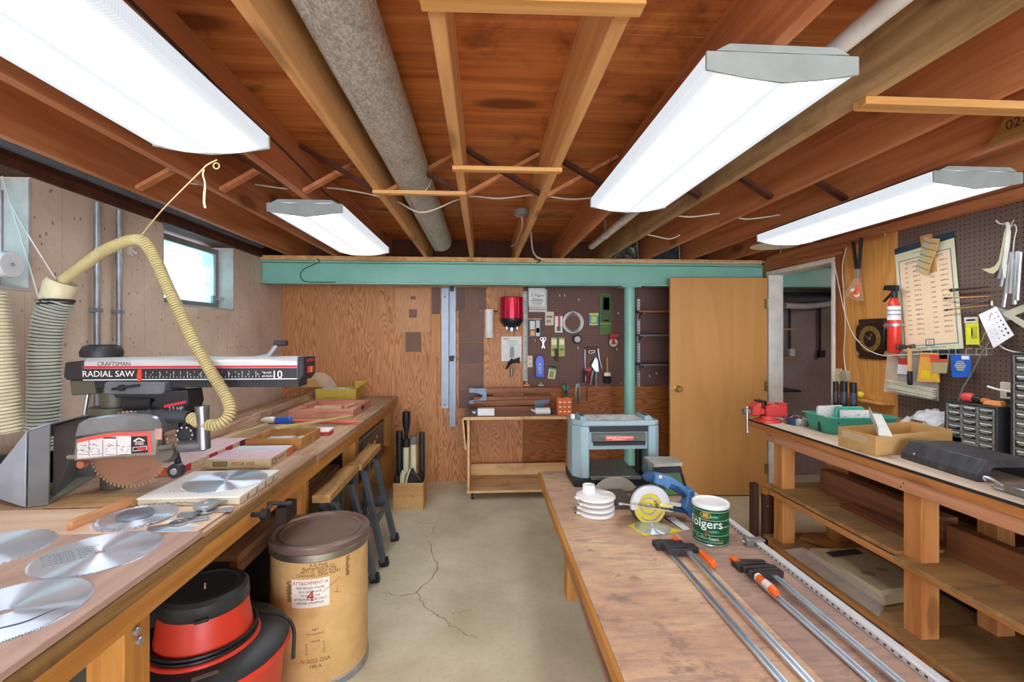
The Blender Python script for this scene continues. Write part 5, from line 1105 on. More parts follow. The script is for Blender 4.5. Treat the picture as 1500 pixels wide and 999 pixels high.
# wooden mitre clamps
M_clw = wood('dark_clamp_wood', '#6b3b22', '#a86a3e', 0, 1.1, .2, .45); M_bluem = plain('#66788a', .4, .4, .15, 12)
def mclamp(x0, x1, yl0, yl1, yr0, yr1, side, label, Y):
    t = thing('wooden_clamp', label, 'clamp', W5((x0+x1)/2, max(yl1, yr1), Y)); q = lambda x, y: W5(x, y, Y)
    for a, b in ((yl0, yr0), (yl1, yr1)): wpart('jaw', MB().bar(q(x0+6, a), q(x1, b), .022, .052, (0, 0, 1)), M_clw, t, .003)
    if side < 0: pl = [(x0, yl0-4), (x0+25, yl0-4), (x0+25, yl1+5), (x0, yl1+6), (x0, yl1+1), (x0+16, yl1-1), (x0+20, (yl0+yl1)/2), (x0+12, yl0+3), (x0, yl0+2)]
    else: pl = [(x1-22, yr0-2), (x1, yr0-4), (x1, yr0-1), (x1-9, yr1-4), (x1-9, yr1+3), (x1-22, yr1+2)]
    wpart('metal_plate', MB().prism([(q(*p).x, q(*p).z) for p in pl], Y-.018, Y-.012, 1), M_bluem, t, 0)
    wpart('screw', MB().cyl(q(x0+12 if side < 0 else x1-14, (yl0+yl1)/2), q(x0+35 if side < 0 else x1-60, (yl0+yl1)/2), .006), M_black, t); return t
mclamp(687.5, 806, 572.5, 585.5, 571.5, 582.5, -1, 'upper dark wooden bar clamp with blue metal ends leaning over the cart', 4.55)
mclamp(688, 805, 591.5, 599.5, 588.5, 598.5, 1, 'lower dark wooden bar clamp with a blue metal end lying on the cart', 4.50)

# ---- open door ----
hp = Vector((2.585, 4.165, 0)); D = struct('door_1', MB().box(-.885, 0, -.035, 0, .012, 1.985), plywood('birch_door_veneer', '#bf8748', '#cb9455', 2, .4, .45, 6, .5), None, .002)
D.location = hp; D.rotation_euler = (0, 0, math.radians(-3.2))
h = struct('door_handle', MB().lathe([(.032, -.036), (.032, -.042), (.014, -.046), (.013, -.07), (.026, -.078), (.029, -.095), (.02, -.105)], (-.82, 0, .98), 1, 24), metal('#a8894e', .3), D)
struct('latch_plate', MB().box(-.888, -.8845, -.026, -.008, .93, 1.03).cyl((-.885, -.017, .98), (-.896, -.017, .98), .007), M_steel, D)
for z_ in (.25, 1.0, 1.75): struct('hinge', MB().cyl((.004, -.037, z_-.045), (.004, -.037, z_+.045), .006).box(-.03, .003, -.0372, -.0352, z_-.045, z_+.045), metal('#b0985e', .35), D)

# ---- room beyond the doorway ----
F = lambda x, y: py(x, y, YB-.005)
fs = MB(); [fs.box(F(1128, 0).x, F(1166-2*k, 0).x, YB-.2, YB, F(0, y+1.5).z, F(0, y-1).z) for k, y in ((0, 482), (1, 524))]
for k, y in ((0, 482), (1, 524)):
    a, b = py(1120, y+1.5, 4.5), py(1166-2*k, y-1, 4.5)
    world_one('wall_shelf_board', MB().box(a.x, b.x, 4.5, YB-.004, a.z, b.z), wood('far_shelf_wood', '#a5683a', '#c98a55', 0), ('upper', 'lower')[k]+' orange wooden shelf in the dark room beyond the doorway', 'shelf', 'shelves beyond the doorway')
m = MB(); a, b = py(1120, 575, 4.45), py(1169, 569, 4.5); world_one('wall_dark_shelf', MB().box(a.x, b.x, 4.45, YB-.004, a.z, a.z+.02), M_dark, 'dark low shelf in the room beyond the doorway', 'shelf')
for x, y0, y1, lb, c in ((1199, 448, 514, 'black cable drop and outlet box in the middle of the room beyond the doorway', M_black), (1155, 448, 512, 'black cable and white outlet beside the orange shelves beyond the doorway', M_black)):
    t = thing('wall_outlet_drop', lb, 'outlet', F(x, y1+9)); wpart('conduit', MB().cyl(F(x, y0)+Vector((0, -.02, 0)), F(x, y1)+Vector((0, -.02, 0)), .012), M_black, t)
    p = F(x+1, y1+4); wpart('box', MB().cb((p.x, YB-.035, p.z), (.055, .05, .075)), M_black if x > 1180 else plain('#cfd0cf', .5), t)
m = MB().tube(spline([F(1136, 449)+Vector((0, -.15, 0)), F(1168, 450)+Vector((0, -.15, 0)), F(1200, 446)+Vector((0, -.15, 0)), F(1222, 442)+Vector((0, -.15, 0))], 5), .03, 12); world_one('wall_mounted_pipe', m, plain('#b9b4b4', .5), 'pale wrapped pipe running high across the room beyond the doorway', 'pipe', None, 0)
world_one('wall_mounted_pipe', MB().cyl(F(1110, 441)+Vector((0, -.08, .0)), F(1250, 441)+Vector((0, -.08, 0)), .012), M_galv, 'thin metal pipe above the pale pipe beyond the doorway', 'pipe', None, 0)
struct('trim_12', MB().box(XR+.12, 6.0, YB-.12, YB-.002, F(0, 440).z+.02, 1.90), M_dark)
for y in (5,):
    pass
# ================= FOREGROUND TABLE =================
TZ = .527
M_tt = wood('worn_table_top', '#8d6a53', '#cda57d', 0, .55, .0, .55, '#6a5148', .3)
def tabletop(nm, c1, c2, c3, s1, s2):
    t = NT(nm); n1 = t.noise(t.coord((2.2, 3.4, 1), rnd=False), 1.3, 6, .68, .15); n2 = t.noise(t.coord((2.6, 16, 1), rnd=False), 2.2, 5, .7, .2)
    c = t.ramp(n1, [(.3, c1), (.5, c2), (.68, c3)]); c = t.mix(t.math('MULTIPLY', t.step(n2, .46, .66), .7), c, s1)
    n3 = t.noise(t.coord((1, 1.4, 1), rnd=False), 7, 5, .72, .2); c = t.mix(t.math('MULTIPLY', t.step(n3, .54, .68), .7), c, s2)
    n4 = t.noise(t.coord((4, 60, 1), rnd=False), 3, 3); c = t.mix(t.math('MULTIPLY', t.step(n4, .5, .8), .25), c, s1); return t.fin(c, .5, 0, .35)
M_tt = tabletop('stained_table_top', '#b08c74', '#cfa988', '#e2c39c', '#a98c7e', '#857168'); M_tt2 = tabletop('grey_table_top', '#8f7263', '#a98a78', '#bd9c84', '#86716a', '#6f625d')
G = thing('assembly_table', 'low worn plywood table in the foreground with clamps and tools on it', 'table', (.81, 1.5, 0))
tl_, tr_, tn_, tf_ = .385, 1.262, -.2, 3.235
wpart('table_top', MB().prism([(tl_, tn_), (.925, tn_), (.925, tf_), (tl_+.04, tf_), (tl_+.012, tf_-.05), (tl_, 2.6)], TZ-.03, TZ-.0008, 2), M_tt, G, .001)
wpart('table_top', MB().box(.9256, tr_, tn_, tf_, TZ-.03, TZ-.0008), M_tt2, G, .001)
wpart('edge_strip', MB().box(tl_-.018, tl_-.001, tn_, 2.6, TZ-.045, TZ-.001).bar((tl_-.0095, 2.6, TZ-.023), (tl_+.0035, 3.2, TZ-.023), .017, .044), M_bf, G)
wpart('apron', MB().box(tl_+.05, tl_+.075, tn_, 3.18, TZ-.13, TZ-.031).box(tr_-.1, tr_-.075, tn_, 3.18, TZ-.13, TZ-.031), M_bf, G)
for x in (.62, tr_-.2):
    for y in (.1, 1.5, 3.0): wpart('leg', MB().box(x, x+.085, y, y+.085, 0, TZ-.031), M_bfz, G)
wpart('lower_rail', MB().prism([(.372, .85), (.465, .85), (.465, 2.40), (.402, 2.40)], .378, .402, 2), wood('grey_oak_rail', '#8a6c58', '#ab8c74', 1, 1.2), G, .003)
wpart('rail_foot', MB().box(.405, .455, 2.24, 2.33, .19, .3775), M_bfz, G)
wpart('cross_rail', MB().box(.4555, 1.16, 2.26, 2.30, .33, .3775), M_bf, G)

# thickness planer
PX0, PX1, PY0, PY1 = .562, 1.108, 2.88, 3.16
P = thing('thickness_planer', 'pale blue thickness planer at the far end of the low table', 'planer', ((PX0+PX1)/2, (PY0+PY1)/2, TZ))
M_pb = plain('#92abb0', .34, 0, .05, 4); M_pgr = metal('#8f908c', .4, .1)
zt_ = .932
ch = lambda x0, x1, y0, y1, c: [(x0+c, y0), (x1, y0), (x1, y1), (x0+c, y1), (x0, y1-c), (x0, y0+c)]
wpart('base', MB().box(PX0, PX1, PY0-.005, PY1, TZ, TZ+.048), M_blk, P, .004)
wpart('column', MB().prism([(PX0+.048, PY0), (PX0+.098, PY0), (PX0+.098, PY1-.06), (PX0, PY1-.06), (PX0, PY0+.06)], TZ+.049, .90, 2), M_pb, P, .006)
wpart('column', MB().prism([(PX1-.075, PY0), (PX1-.03, PY0), (PX1, PY0+.03), (PX1, PY1-.06), (PX1-.075, PY1-.06)], TZ+.049, .90, 2), M_pb, P, .006)
wpart('top_cover', MB().prism([(PX0+.05, PY0-.006), (PX1-.03, PY0-.006), (PX1, PY0+.03), (PX1, PY1-.02), (PX0, PY1-.02), (PX0, PY0+.06)], .90, zt_, 2), M_pb, P, .008)
for x, w in ((PX0+.045, .045), (PX1-.09, .05)): wpart('carry_handle', MB().hexa([(x, PY0+.02, zt_-.001), (x+w, PY0+.02, zt_-.001), (x+w, PY1-.06, zt_-.001), (x, PY1-.06, zt_-.001)], [(x+.008, PY0+.05, zt_+.022), (x+w-.006, PY0+.05, zt_+.022), (x+w-.006, PY1-.08, zt_+.022), (x+.008, PY1-.08, zt_+.022)]).box(x+.014, x+w-.014, PY0+.06, PY1-.11, zt_+.0222, zt_+.0232, 1), [M_pb, M_dark], P, .002)
wpart('knob', MB().cyl((PX0+.012, PY0+.10, zt_-.0), (PX0+.012, PY0+.10, zt_+.03), .014, n=12), M_white, P)
wpart('recess', MB().box(PX0+.0985, PX1-.0755, PY0+.012, PY1-.08, .862, .8995), M_black, P, 0)
hd = wpart('head_plate', MB().box(PX0+.0985, PX1-.0755, PY0+.02, PY1-.08, .752, .861), M_pb, P)
cc0, cc1 = PX0+.115, PX1-.092
wpart('cutterhead_cover', MB().prism([(PY0-.006, .806), (PY0-.012, .842), (PY0+.004, .856), (PY0+.0195, .856), (PY0+.0195, .80), (PY0+.01, .80)], cc0, cc1, 0), M_pgr, P)
wpart('chip_slot', MB().box(cc0+.01, cc1, PY0+.006, PY0+.0198, .778, .7995), M_black, P, 0)
wpart('warning_label', MB().hexa([(cc0+.085, PY0-.0086, .813), (cc1-.085, PY0-.0086, .813), (cc1-.085, PY0-.0126, .839), (cc0+.085, PY0-.0126, .839)], [(cc0+.085, PY0-.0075, .813), (cc1-.085, PY0-.0075, .813), (cc1-.085, PY0-.0115, .839), (cc0+.085, PY0-.0115, .839)]), plain('#e0604e', .4), P, 0)
wpart('lettering', MB().text('DANGER CUTTERHEAD', .0165, T((cc0+cc1)/2, PY0-.0128, .831, PI/2-.15)).text('KEEP FINGERS AWAY', .0095, T((cc0+cc1)/2, PY0-.0105, .818, PI/2-.15)), plain('#f5e9e2', .5), P, 0)
wpart('bed', MB().box(PX0+.10, PX1-.13, PY0-.03, PY1+.10, TZ+.0485, TZ+.07), M_pgr, P, .003)
wpart('screw_post', MB().cyl((PX1-.09, PY0+.12, TZ+.05), (PX1-.09, PY0+.12, .752), .012, n=12).cyl((PX1-.11, PY0+.10, TZ+.05), (PX1-.11, PY0+.10, .752), .016, n=12), M_black, P)
wpart('bolt', MB().cyl((PX0+.09, PY0-.004, .872), (PX0+.09, PY0+.002, .872), .006), M_steel, P)
wpart('bolt', MB().cyl((PX1-.045, PY0-.004, .872), (PX1-.045, PY0+.002, .872), .006), M_steel, P)
m = MB().box(PX0+.10, PX1-.105, PY0+.03, PY1-.07, zt_+.0005, zt_+.0015); lf2 = world_one('manual_sheet', m, (lambda t: t.fin(t.mix(t.step(t.noise(t.coord((9, 30, 1)), 2, 2), .52, .6), '#e6e4dc', '#8f9594'), .6))(NT('printed_manual')), 'printed instruction sheet lying on top of the pale blue planer', 'sheet', None, 0)

# disc / belt sander
DS = thing('bench_sander', 'green bench sander with a grey tilting table and half hidden grey disc', 'sander', (.93, 2.74, TZ))
dc0, dc1 = py(868, 720, 2.78), py(935, 720, 2.78); R_ = .155; ccx = (dc0.x+dc1.x)/2; hw = (dc1.x-dc0.x)/2; zc0 = dc0.z-math.sqrt(R_*R_-hw*hw)+.0
a0 = math.acos(min(1, hw/R_)); pts = [(ccx+R_*math.cos(a0+(PI-2*a0)*i/24), zc0+R_*math.sin(a0+(PI-2*a0)*i/24)) for i in range(25)]
wpart('disc', MB().prism(pts, 2.775, 2.785, 1), plain('#b0aa9b', .6, 0, .08, 6), DS, 0)
wpart('disc_table', MB().box(.70, .83, 2.49, 2.765, TZ, TZ+.022).box(dc0.x+.04, dc1.x, 2.745, 2.79, TZ, dc0.z-.001), plain('#5b4c44', .35, .2), DS)
q = [pz(x, y, .742) for x, y in ((943, 668.5), (987, 668.5), (1000, 678), (958, 680))]
wpart('work_table', MB().hexa([v-Vector((0, 0, .018)) for v in q], q), plain('#a9aba0', .5, .3, .15, 15), DS)
wpart('table_post', MB().cyl(pz(966, 676, .722), pz(966, 676, .722)-Vector((0, 0, .15)), .014).cyl((1.06, 2.74, TZ+.03), (1.06, 2.74, .722), .02), metal('#a9adb0', .35), DS)
wpart('housing', MB().prism([(1.02, TZ), (1.19, TZ), (1.188, TZ+.03), (1.14, .70), (1.06, .70), (1.03, TZ+.06)], 2.69, 2.85, 1), plain('#5f8a5a', .45, 0, .1, 6), DS, .006)
wpart('belt_guard', MB().prism([(1.184, TZ+.034), (1.194, TZ+.034), (1.150, .70), (1.138, .70)], 2.67, 2.689, 1).box(1.00, 1.15, 2.67, 2.689, .665, .70), M_dark, DS)
wpart('label_line', MB().box(1.05, 1.17, 2.6885, 2.6898, .572, .576), plain('#d3dcc4', .5), DS, 0)

# white plastic flanges
F_ = thing('hose_flange', 'white plastic hose flange at the bottom of the stack on the table', 'flange', (.597, 2.455, TZ), .1, 'white hose flanges in a stack')
obj('ring', MB().lathe([(.05, 0), (.093, 0), (.096, .003), (.096, .012), (.085, .016), (.05, .016)], n=44), plain('#ecebe8', .35, 0, .03, 5), F_)
obj('lug', MB().box(-.108, -.09, -.012, .012, .003, .015), plain('#ecebe8', .35, 0, .03, 5), F_); obj('screw', MB().cyl((-.115, 0, .009), (-.1085, 0, .009), .004), M_dark, F_)
obj('collar', MB().ring(circ(.052, 32), circ(.046, 32), .016, .0265), plain('#ecebe8', .35, 0, .03, 5), F_)
for k, (dx, dy, lb) in enumerate(((.002, .002, 'white plastic hose flange, second from the bottom of the stack'), (-.002, .004, 'white plastic hose flange, third from the bottom of the stack'))):
    dup(F_, (.597+dx, 2.455+dy, TZ+.0272*(k+1)), .1+.35*k, lb)
g2 = thing('hose_adapter', 'white plastic blast gate with a short spigot on top of the flange stack', 'flange', (.596, 2.458, TZ+.0818), .2)
obj('plate', MB().lathe([(.03, 0), (.10, .0), (.103, .004), (.103, .012), (.09, .017), (.06, .020), (.001, .020)], n=44), plain('#efeeea', .3, 0, .03, 5), g2)
obj('hole_rim', MB().lathe([(.038, .019), (.042, .0245), (.036, .0255), (.034, .021)], (.045, -.03, 0), 2, 32), plain('#dcdbd6', .35), g2)
obj('spigot', MB().lathe([(.036, .0202), (.034, .026), (.032, .062), (.029, .0625), (.027, .04), (.001, .04)], (-.028, .025, 0), 2, 32), plain('#efeeea', .3, 0, .03, 5), g2)
obj('lug', MB().box(-.116, -.098, -.012, .012, .002, .012), plain('#efeeea', .3, 0, .03, 5), g2)

# cordless circular saw
YS = 2.325; q_ = lambda X, Y, dy=0: py(850+X/7.133, 650+Y/7.133, YS+dy)
S2 = thing('circular_saw', 'blue and white cordless circular saw standing on the table', 'circular saw', (q_(740, 800).x, YS, TZ))
M_b1 = plain('#4f7db0', .35, 0, .06, 5); M_b2 = plain('#27496f', .4); M_wgd = plain('#d7dadd', .3, .2, .05, 5)
cg_ = q_(715, 628); rg = .100
pts = []
for i in range(29): a = math.radians(-8+200*i/28); pts.append((cg_.x+rg*math.cos(a), cg_.z+rg*math.sin(a)))
inn = []
for i in range(29): a = math.radians(-8+200*i/28); r = .064 if 50 < -8+200*i/28 < 135 else .060; inn.append((cg_.x+r*math.cos(a)-.004, cg_.z+r*math.sin(a)-.004))
mb = MB(); n = 29; y0, y1 = YS-.03, YS-.004
vs = [(a, h, b) for h in (y0, y1) for L in (pts, inn) for a, b in L]
fs = []
for i in range(n-1):
    j = i+1; fs += [(i, j, n+j, n+i), (2*n+i, 3*n+i, 3*n+j, 2*n+j), (i, 2*n+i, 2*n+j, j), (n+i, n+j, 3*n+j, 3*n+i)]
fs += [(0, n, 3*n, 2*n), (n-1, 3*n-1, 4*n-1, 2*n-1)]
mb.add(vs, fs); wpart('upper_guard', mb, M_wgd, S2, .003)
wpart('guard_back', MB().lathe([(.098, -.003), (.098, .018)], (cg_.x, YS, cg_.z), 1, 36), M_dark, S2)
bc2 = q_(707, 640); bm = blade_mb(.078, 30, .006, .002, .005); bm.v = [Vector((v.x, -v.z, v.y))+Vector((bc2.x, YS-.012, bc2.z)) for v in bm.v]
bl = wpart('blade', bm, M_steel, S2, 0); wpart('yellow_face', MB().ring([(bc2.x+x, bc2.z+y) for x, y in circ(.066, 36)], [(bc2.x+x, bc2.z+y) for x, y in circ(.046, 36)], YS-.0145, YS-.0142, 1).ring([(bc2.x+x, bc2.z+y) for x, y in circ(.036, 36)], [(bc2.x+x, bc2.z+y) for x, y in circ(.018, 36)], YS-.0145, YS-.0142, 1), plain('#d9c42f', .4), bl, 0)
wpart('print', MB().text('XRP', .026, T(bc2.x+.034, YS-.0148, bc2.z+.006, PI/2) @ Matrix.Rotation(-1.3, 4, 'Z')), M_black, bl, 0)
wpart('arbor_bolt', MB().cyl((bc2.x, YS-.024, bc2.z), (bc2.x, YS-.012, bc2.z), .013, n=18).cyl((bc2.x, YS-.027, bc2.z), (bc2.x, YS-.024, bc2.z), .006, n=6), M_steel, S2)
lg = q_(715, 660); pts = [(lg.x+.079*math.cos(math.radians(180+180*i/20)), lg.z+.079*math.sin(math.radians(180+180*i/20))) for i in range(21)]; inn2 = [(lg.x+.064*math.cos(math.radians(180+180*i/20)), lg.z+.064*math.sin(math.radians(180+180*i/20))) for i in range(21)]
mb = MB(); n = 21; vs = [(a, h, b) for h in (YS-.022, YS-.002) for L in (pts, inn2) for a, b in L]; fs = []
for i in range(n-1):
    j = i+1; fs += [(i, j, n+j, n+i), (2*n+i, 3*n+i, 3*n+j, 2*n+j), (i, 2*n+i, 2*n+j, j), (n+i, n+j, 3*n+j, 3*n+i)]
mb.add(vs, fs); wpart('lower_guard', mb, plain('#cfc25a', .4), S2, 0)
wpart('shoe', MB().hexa([q_(398, 628, -.09), q_(960, 716, -.09), q_(985, 712, .07), q_(430, 622, .07)], [q_(398, 618, -.09), q_(960, 704, -.09), q_(985, 700, .07), q_(430, 612, .07)]), plain('#c9c4bb', .4, .3), S2)
wpart('shoe_lip', MB().cyl(q_(402, 626, -.09), q_(440, 632, -.09), .007), M_steel, S2)
wpart('front_knob', MB().tube([q_(765, 345, -.02), q_(735, 343, -.02), q_(690, 342, -.02), q_(655, 345, -.02)], [.010, .024, .026, .012], 18), M_b2, S2, 0)
body = [(760, 300), (860, 318), (960, 350), (1060, 420), (1110, 470), (1105, 545), (1075, 500), (1000, 440), (935, 415), (900, 470), (850, 430), (800, 415), (755, 400)]
wpart('handle', MB().prism([(q_(*p).x, q_(*p).z) for p in body], YS-.028, YS+.03, 1), M_b1, S2, .007)
wpart('grip', MB().tube([q_(915, 430, -.005), q_(960, 445, -.005), q_(1030, 490, -.005), q_(1090, 535, -.005)], [.012, .016, .016, .014], 12), M_b2, S2, 0)
wpart('motor', MB().cyl((cg_.x+.01, YS+.02, cg_.z+.01), (cg_.x+.01, YS+.13, cg_.z+.01), .045, n=24), M_b1, S2)
bat = [(1095, 470), (1165, 450), (1172, 600), (1150, 765), (1120, 760), (1105, 700), (1050, 650), (1085, 600)]
wpart('battery', MB().prism([(q_(*p).x, q_(*p).z) for p in bat], YS-.035, YS+.04, 1), M_b1, S2, .006)
wpart('foot_bar', MB().prism([(q_(*p).x, q_(*p).z) for p in ((905, 655), (1110, 680), (1115, 722), (930, 690))], YS-.02, YS+.02, 1), M_b2, S2, .003)
wpart('yellow_tab', MB().prism([(q_(*p).x, q_(*p).z) for p in ((795, 590), (935, 610), (940, 648), (800, 625))], YS-.04, YS-.031, 1), plain('#d8cf86', .45), S2)
wpart('trigger', MB().prism([(q_(*p).x, q_(*p).z) for p in ((830, 420), (900, 460), (885, 475), (820, 440))], YS-.012, YS+.012, 1), M_dark, S2)
wpart('white_link', MB().prism([(q_(*p).x, q_(*p).z) for p in ((925, 600), (1050, 620), (1045, 655), (930, 640))], YS-.01, YS+.005, 1), M_white, S2)
wpart('gold_button', MB().cyl(q_(838, 345, -.034), q_(838, 345, -.027), .008, n=14), metal('#c9ad7a', .3), S2)
# blade card and booklet
q = [pz(x, y, TZ+.001) for x, y in ((920, 770), (938, 762.5), (1000, 777.5), (984, 781), (943, 784.5))]
bcd = thing('blade_card', 'yellow card backing with a shiny saw blade lying on the table', 'blade package', q[4]); bcd.location.z = TZ
wpart('card', MB().hexa([Vector((v.x, v.y, TZ)) for v in q], [Vector((v.x, v.y, TZ+.002)) for v in q]), plain('#e0d23c', .45), bcd, 0)
bp2 = pz(956, 772.7, TZ+.004); mb = blade_mb(.086, 18, .008, .002, .006); mb.v = [v+Vector((bp2.x, bp2.y, TZ+.0022)) for v in mb.v]; wpart('blade', mb, M_blade, bcd, 0)
bk = [pz(x, y, TZ+.001) for x, y in ((972, 760), (987, 757), (1011, 775.5), (999, 777))]
bko = thing('booklet', 'white folded booklet beside the yellow blade card', 'booklet', bk[3]); bko.location.z = TZ
wpart('pages', MB().hexa([Vector((v.x, v.y, TZ)) for v in bk], [Vector((v.x, v.y, TZ+.003)) for v in bk]), plain('#e6e4df', .6), bko, 0)
a_, b_ = bk[0].lerp(bk[1], .25), bk[3].lerp(bk[2], .15); wpart('black_spine', MB().hexa([Vector((v.x, v.y, TZ+.0031)) for v in (bk[0], a_, b_, bk[3])], [Vector((v.x, v.y, TZ+.0036)) for v in (bk[0], a_, b_, bk[3])]), M_dark, bko, 0)

# coffee can
cz = pz(1040.9, 734.2, .704); cr_ = .0775
CN = thing('coffee_can', 'green coffee can with a white plastic lid standing on the table', 'can', (cz.x, cz.y, TZ))
M_cg = plain('#135a37', .28, .2, .06, 6)
pr_ = [(cr_-.004, .0), (cr_, .003)]
for k in range(4): z0 = .035+.033*k; pr_ += [(cr_, z0), (cr_-.0022, z0+.004), (cr_, z0+.008)]
pr_ += [(cr_, .166), (cr_-.001, .168)]
obj('body', MB().lathe(pr_, n=56), M_cg, CN, 0)
obj('base_rim', MB().lathe([(cr_-.002, 0), (cr_+.002, .001), (cr_+.002, .006), (cr_, .008)], n=56), metal('#c9cdd0', .3), CN, 0)
obj('lid', MB().lathe([(cr_, .162), (cr_+.003, .163), (cr_+.003, .177), (cr_-.001, .180), (cr_-.009, .178), (cr_-.012, .174), (.001, .1745)], n=56), plain('#dfe5e2', .3), CN, 0)
ca = math.atan2(-cz.y, -cz.x); rr = cr_+.0009
m = MB(); wtext(m, 'Folgers', .056, rr, ca-.36, .098); n0 = 0; obj('white_lettering', m, plain('#e9ece6', .4), CN, 0)
m = MB(); wtext(m, 'Coffee Roast', .019, rr, ca-.2, .036); wtext(m, 'GROUND COFFEE ALL METHODS', .0085, rr, ca-.15, .019)
for k in range(4):
    n0 = len(m.v); w = .05 if k % 2 else .035
    m.add([(x, y, 0) for y in (0, .0018) for x in [-.11+.0183*i for i in range(13)]], [(i, i+1, i+14, i+13) for i in range(12)]); wrap(m, n0, rr, ca, .048+.033*k+(.004 if k % 2 else 0))
obj('small_print', m, plain('#b9cdbb', .4), CN, 0)
m = MB(); n0 = len(m.v); m.ring([(.024*math.cos(2*PI*i/28), .015*math.sin(2*PI*i/28)) for i in range(28)], [(.021*math.cos(2*PI*i/28), .0125*math.sin(2*PI*i/28)) for i in range(28)], 0, .0004).box(-.012, .012, -.009, .009, 0, .0004); wrap(m, n0, rr, ca-.28, .136); wtext(m, 'NET WT', .008, rr, ca+.55, .028); wtext(m, '39 OZ', .009, rr, ca+.55, .018)
obj('gold_emblem', m, plain('#c7a85c', .35, .3), CN, 0)
m = MB(); n0 = len(m.v); m.ring([(.010*math.cos(2*PI*i/16), .008*math.sin(2*PI*i/16)) for i in range(16)], [(.002*math.cos(2*PI*i/16), .002*math.sin(2*PI*i/16)) for i in range(16)], 0, .0004); wrap(m, n0, rr, ca-.2, .060); obj('bean_mark', m, plain('#7d4631', .4), CN, 0)

# bar clamps
M_bar = metal('#dbe3e9', .3, .08, 8); M_or = plain('#ee6a22', .3); M_gun = plain('#3c3a3d', .4, .3, .1, 8)
def barclamp(x, y, L, side, jy, label, long_handle, white=False, rz=.0, sh=0.0, up=0.0, hxx=None):
    t = thing('bar_clamp', label, 'clamp', (x, y, TZ+up), 0, 'bar clamps on the low table', (up/L, 0, rz))
    obj('bar', MB().box(-.0115, .0115, -L, .012, .0065, .0135).box(-.006, .006, -L, -.07, .0135, .0138, 1), [M_bar, metal('#8fa2b3', .4)], t, .001)
    J = [(-.018, -.016), (-.02, .012), (.012, .016), (.10, .010), (.115, .004), (.115, -.012), (.09, -.012), (.03, -.016)]
    obj('fixed_jaw', MB().prism([(a*side+sh, b) for a, b in J], .0, .024, 2), M_gun, t, .003)
    obj('sliding_jaw', MB().prism([(a*side+sh, b+jy) for a, b in J], .0, .026, 2).prism([(a*.8*side+.008*side+sh, b*.5+jy) for a, b in J], .026, .030, 2), M_gun, t, .003)
    hx = .103*side+sh if hxx is None else hxx
    if long_handle:
        obj('spindle', MB().cyl((hx, jy+.02, .014), (hx, jy-.04, .016), .005), M_steel, t)
        obj('handle', MB().tube([(hx, jy-.030, .016), (hx, jy-.036, .016), (hx, jy-.085, .0165), (hx, jy-.135, .0165), (hx, jy-.142, .0165)], [.009, .0135, .0145, .0150, .011], 14), M_or, t, 0)
        if white: [obj('white_band', MB().tube([(hx, jy-a, .0165), (hx, jy-b, .0165)], r, 14), plain('#dcd8d0', .4), t, 0) for a, b, r in ((.075, .112, .0153), (.028, .038, .0142))]
    else:
        obj('spindle', MB().cyl((hx, jy+.035, .014), (hx, jy-.015, .014), .005), M_steel, t)
        obj('pad', MB().cyl((hx*.86, .030, .016), (hx*.86, -.006, .016), .0155, n=14), M_or, t)
    return t
barclamp(.803, 2.055, 1.6, 1, -.034, 'bar clamp nearest the table edge with its black jaws below the coffee can', False, sh=-.028)
barclamp(.868, 1.982, 1.6, 1, -.030, 'bar clamp with a plain orange handle in front of the coffee can', True, sh=-.07, up=.0145, hxx=.046)
barclamp(1.043, 1.852, 1.4, 1, -.034, 'bar clamp with an orange pad, running under the orange and white handle', False, sh=-.012, hxx=-.016)
barclamp(1.107, 1.775, 1.4, -1, -.035, 'bar clamp with an orange and white banded handle', True, True, sh=.02, up=.0145, hxx=-.074)
# perforated rail
r0, r1 = Vector((1.232, 3.03, TZ)), Vector((1.218, .2, TZ)); ang = math.atan2(r1.x-r0.x, -(r1.y-r0.y))
RL = thing('perforated_rail', 'long white metal rail with slots and a grey stop along the table edge', 'rail', r0, ang)
obj('bar', MB().prism([(-.017, 0), (.017, 0), (.017, .017), (.012, .021), (-.012, .021), (-.017, .017)], -2.8, 0, 1), plain('#d9dcdd', .35, .3, .05, 8), RL)
m = MB()
for k in range(98): y = -.15-.0265*k; m.box(-.0178, -.0169, y-.005, y+.005, .006, .012)
obj('slot', m, plain('#3a3f45', .5), RL, 0); RL.children[-1]['kind'] = 'stuff'
st_ = thing('rail_stop', 'grey metal stop block clipped over the slotted rail', 'stop block', (1.222, 2.035, TZ), ang)
obj('block', MB().box(-.055, -.0185, -.02, .014, 0, .030).box(-.055, .03, -.02, .014, .0215, .032), metal('#a7a9a6', .35), st_); obj('screw', MB().cyl((-.068, -.003, .018), (-.055, -.003, .018), .005), M_steel, st_)
# ================= RIGHT BENCH =================
RZ = .88
M_rw = wood('orange_fir_beam', '#b06c36', '#d6965a', 1, .8, .5, .55, None, .3); M_rwz = wood('orange_fir_post', '#b9733c', '#dba064', 2, .8, .6, .55, None, .3)
M_rt = wood('dusty_light_top', '#b9a48c', '#d9c8b0', 1, .5, 0, .65, '#a08c76', .15); M_rs = wood('dusty_shelf_wood', '#8f6a3f', '#bb945f', 0, .7, .2, .6, '#7a6650', .3)
B2 = thing('wall_workbench', 'orange fir workbench with two open shelves along the pegboard wall', 'workbench', (2.2, 1.6, 0))
wpart('worktop', MB().box(1.868, 2.645, -.3, 3.20, RZ-.012, RZ-.0008), M_rt, B2)
wpart('dark_edge', MB().box(1.864, 1.8675, -.3, 3.20, RZ-.014, RZ-.002), M_dark, B2, 0)
wpart('edge_board', MB().box(1.868, 1.905, -.3, 3.20, RZ-.052, RZ-.0125), M_rw, B2)
wpart('edge_board', MB().box(1.9055, 2.64, 3.165, 3.20, RZ-.052, RZ-.0125), M_rw, B2)
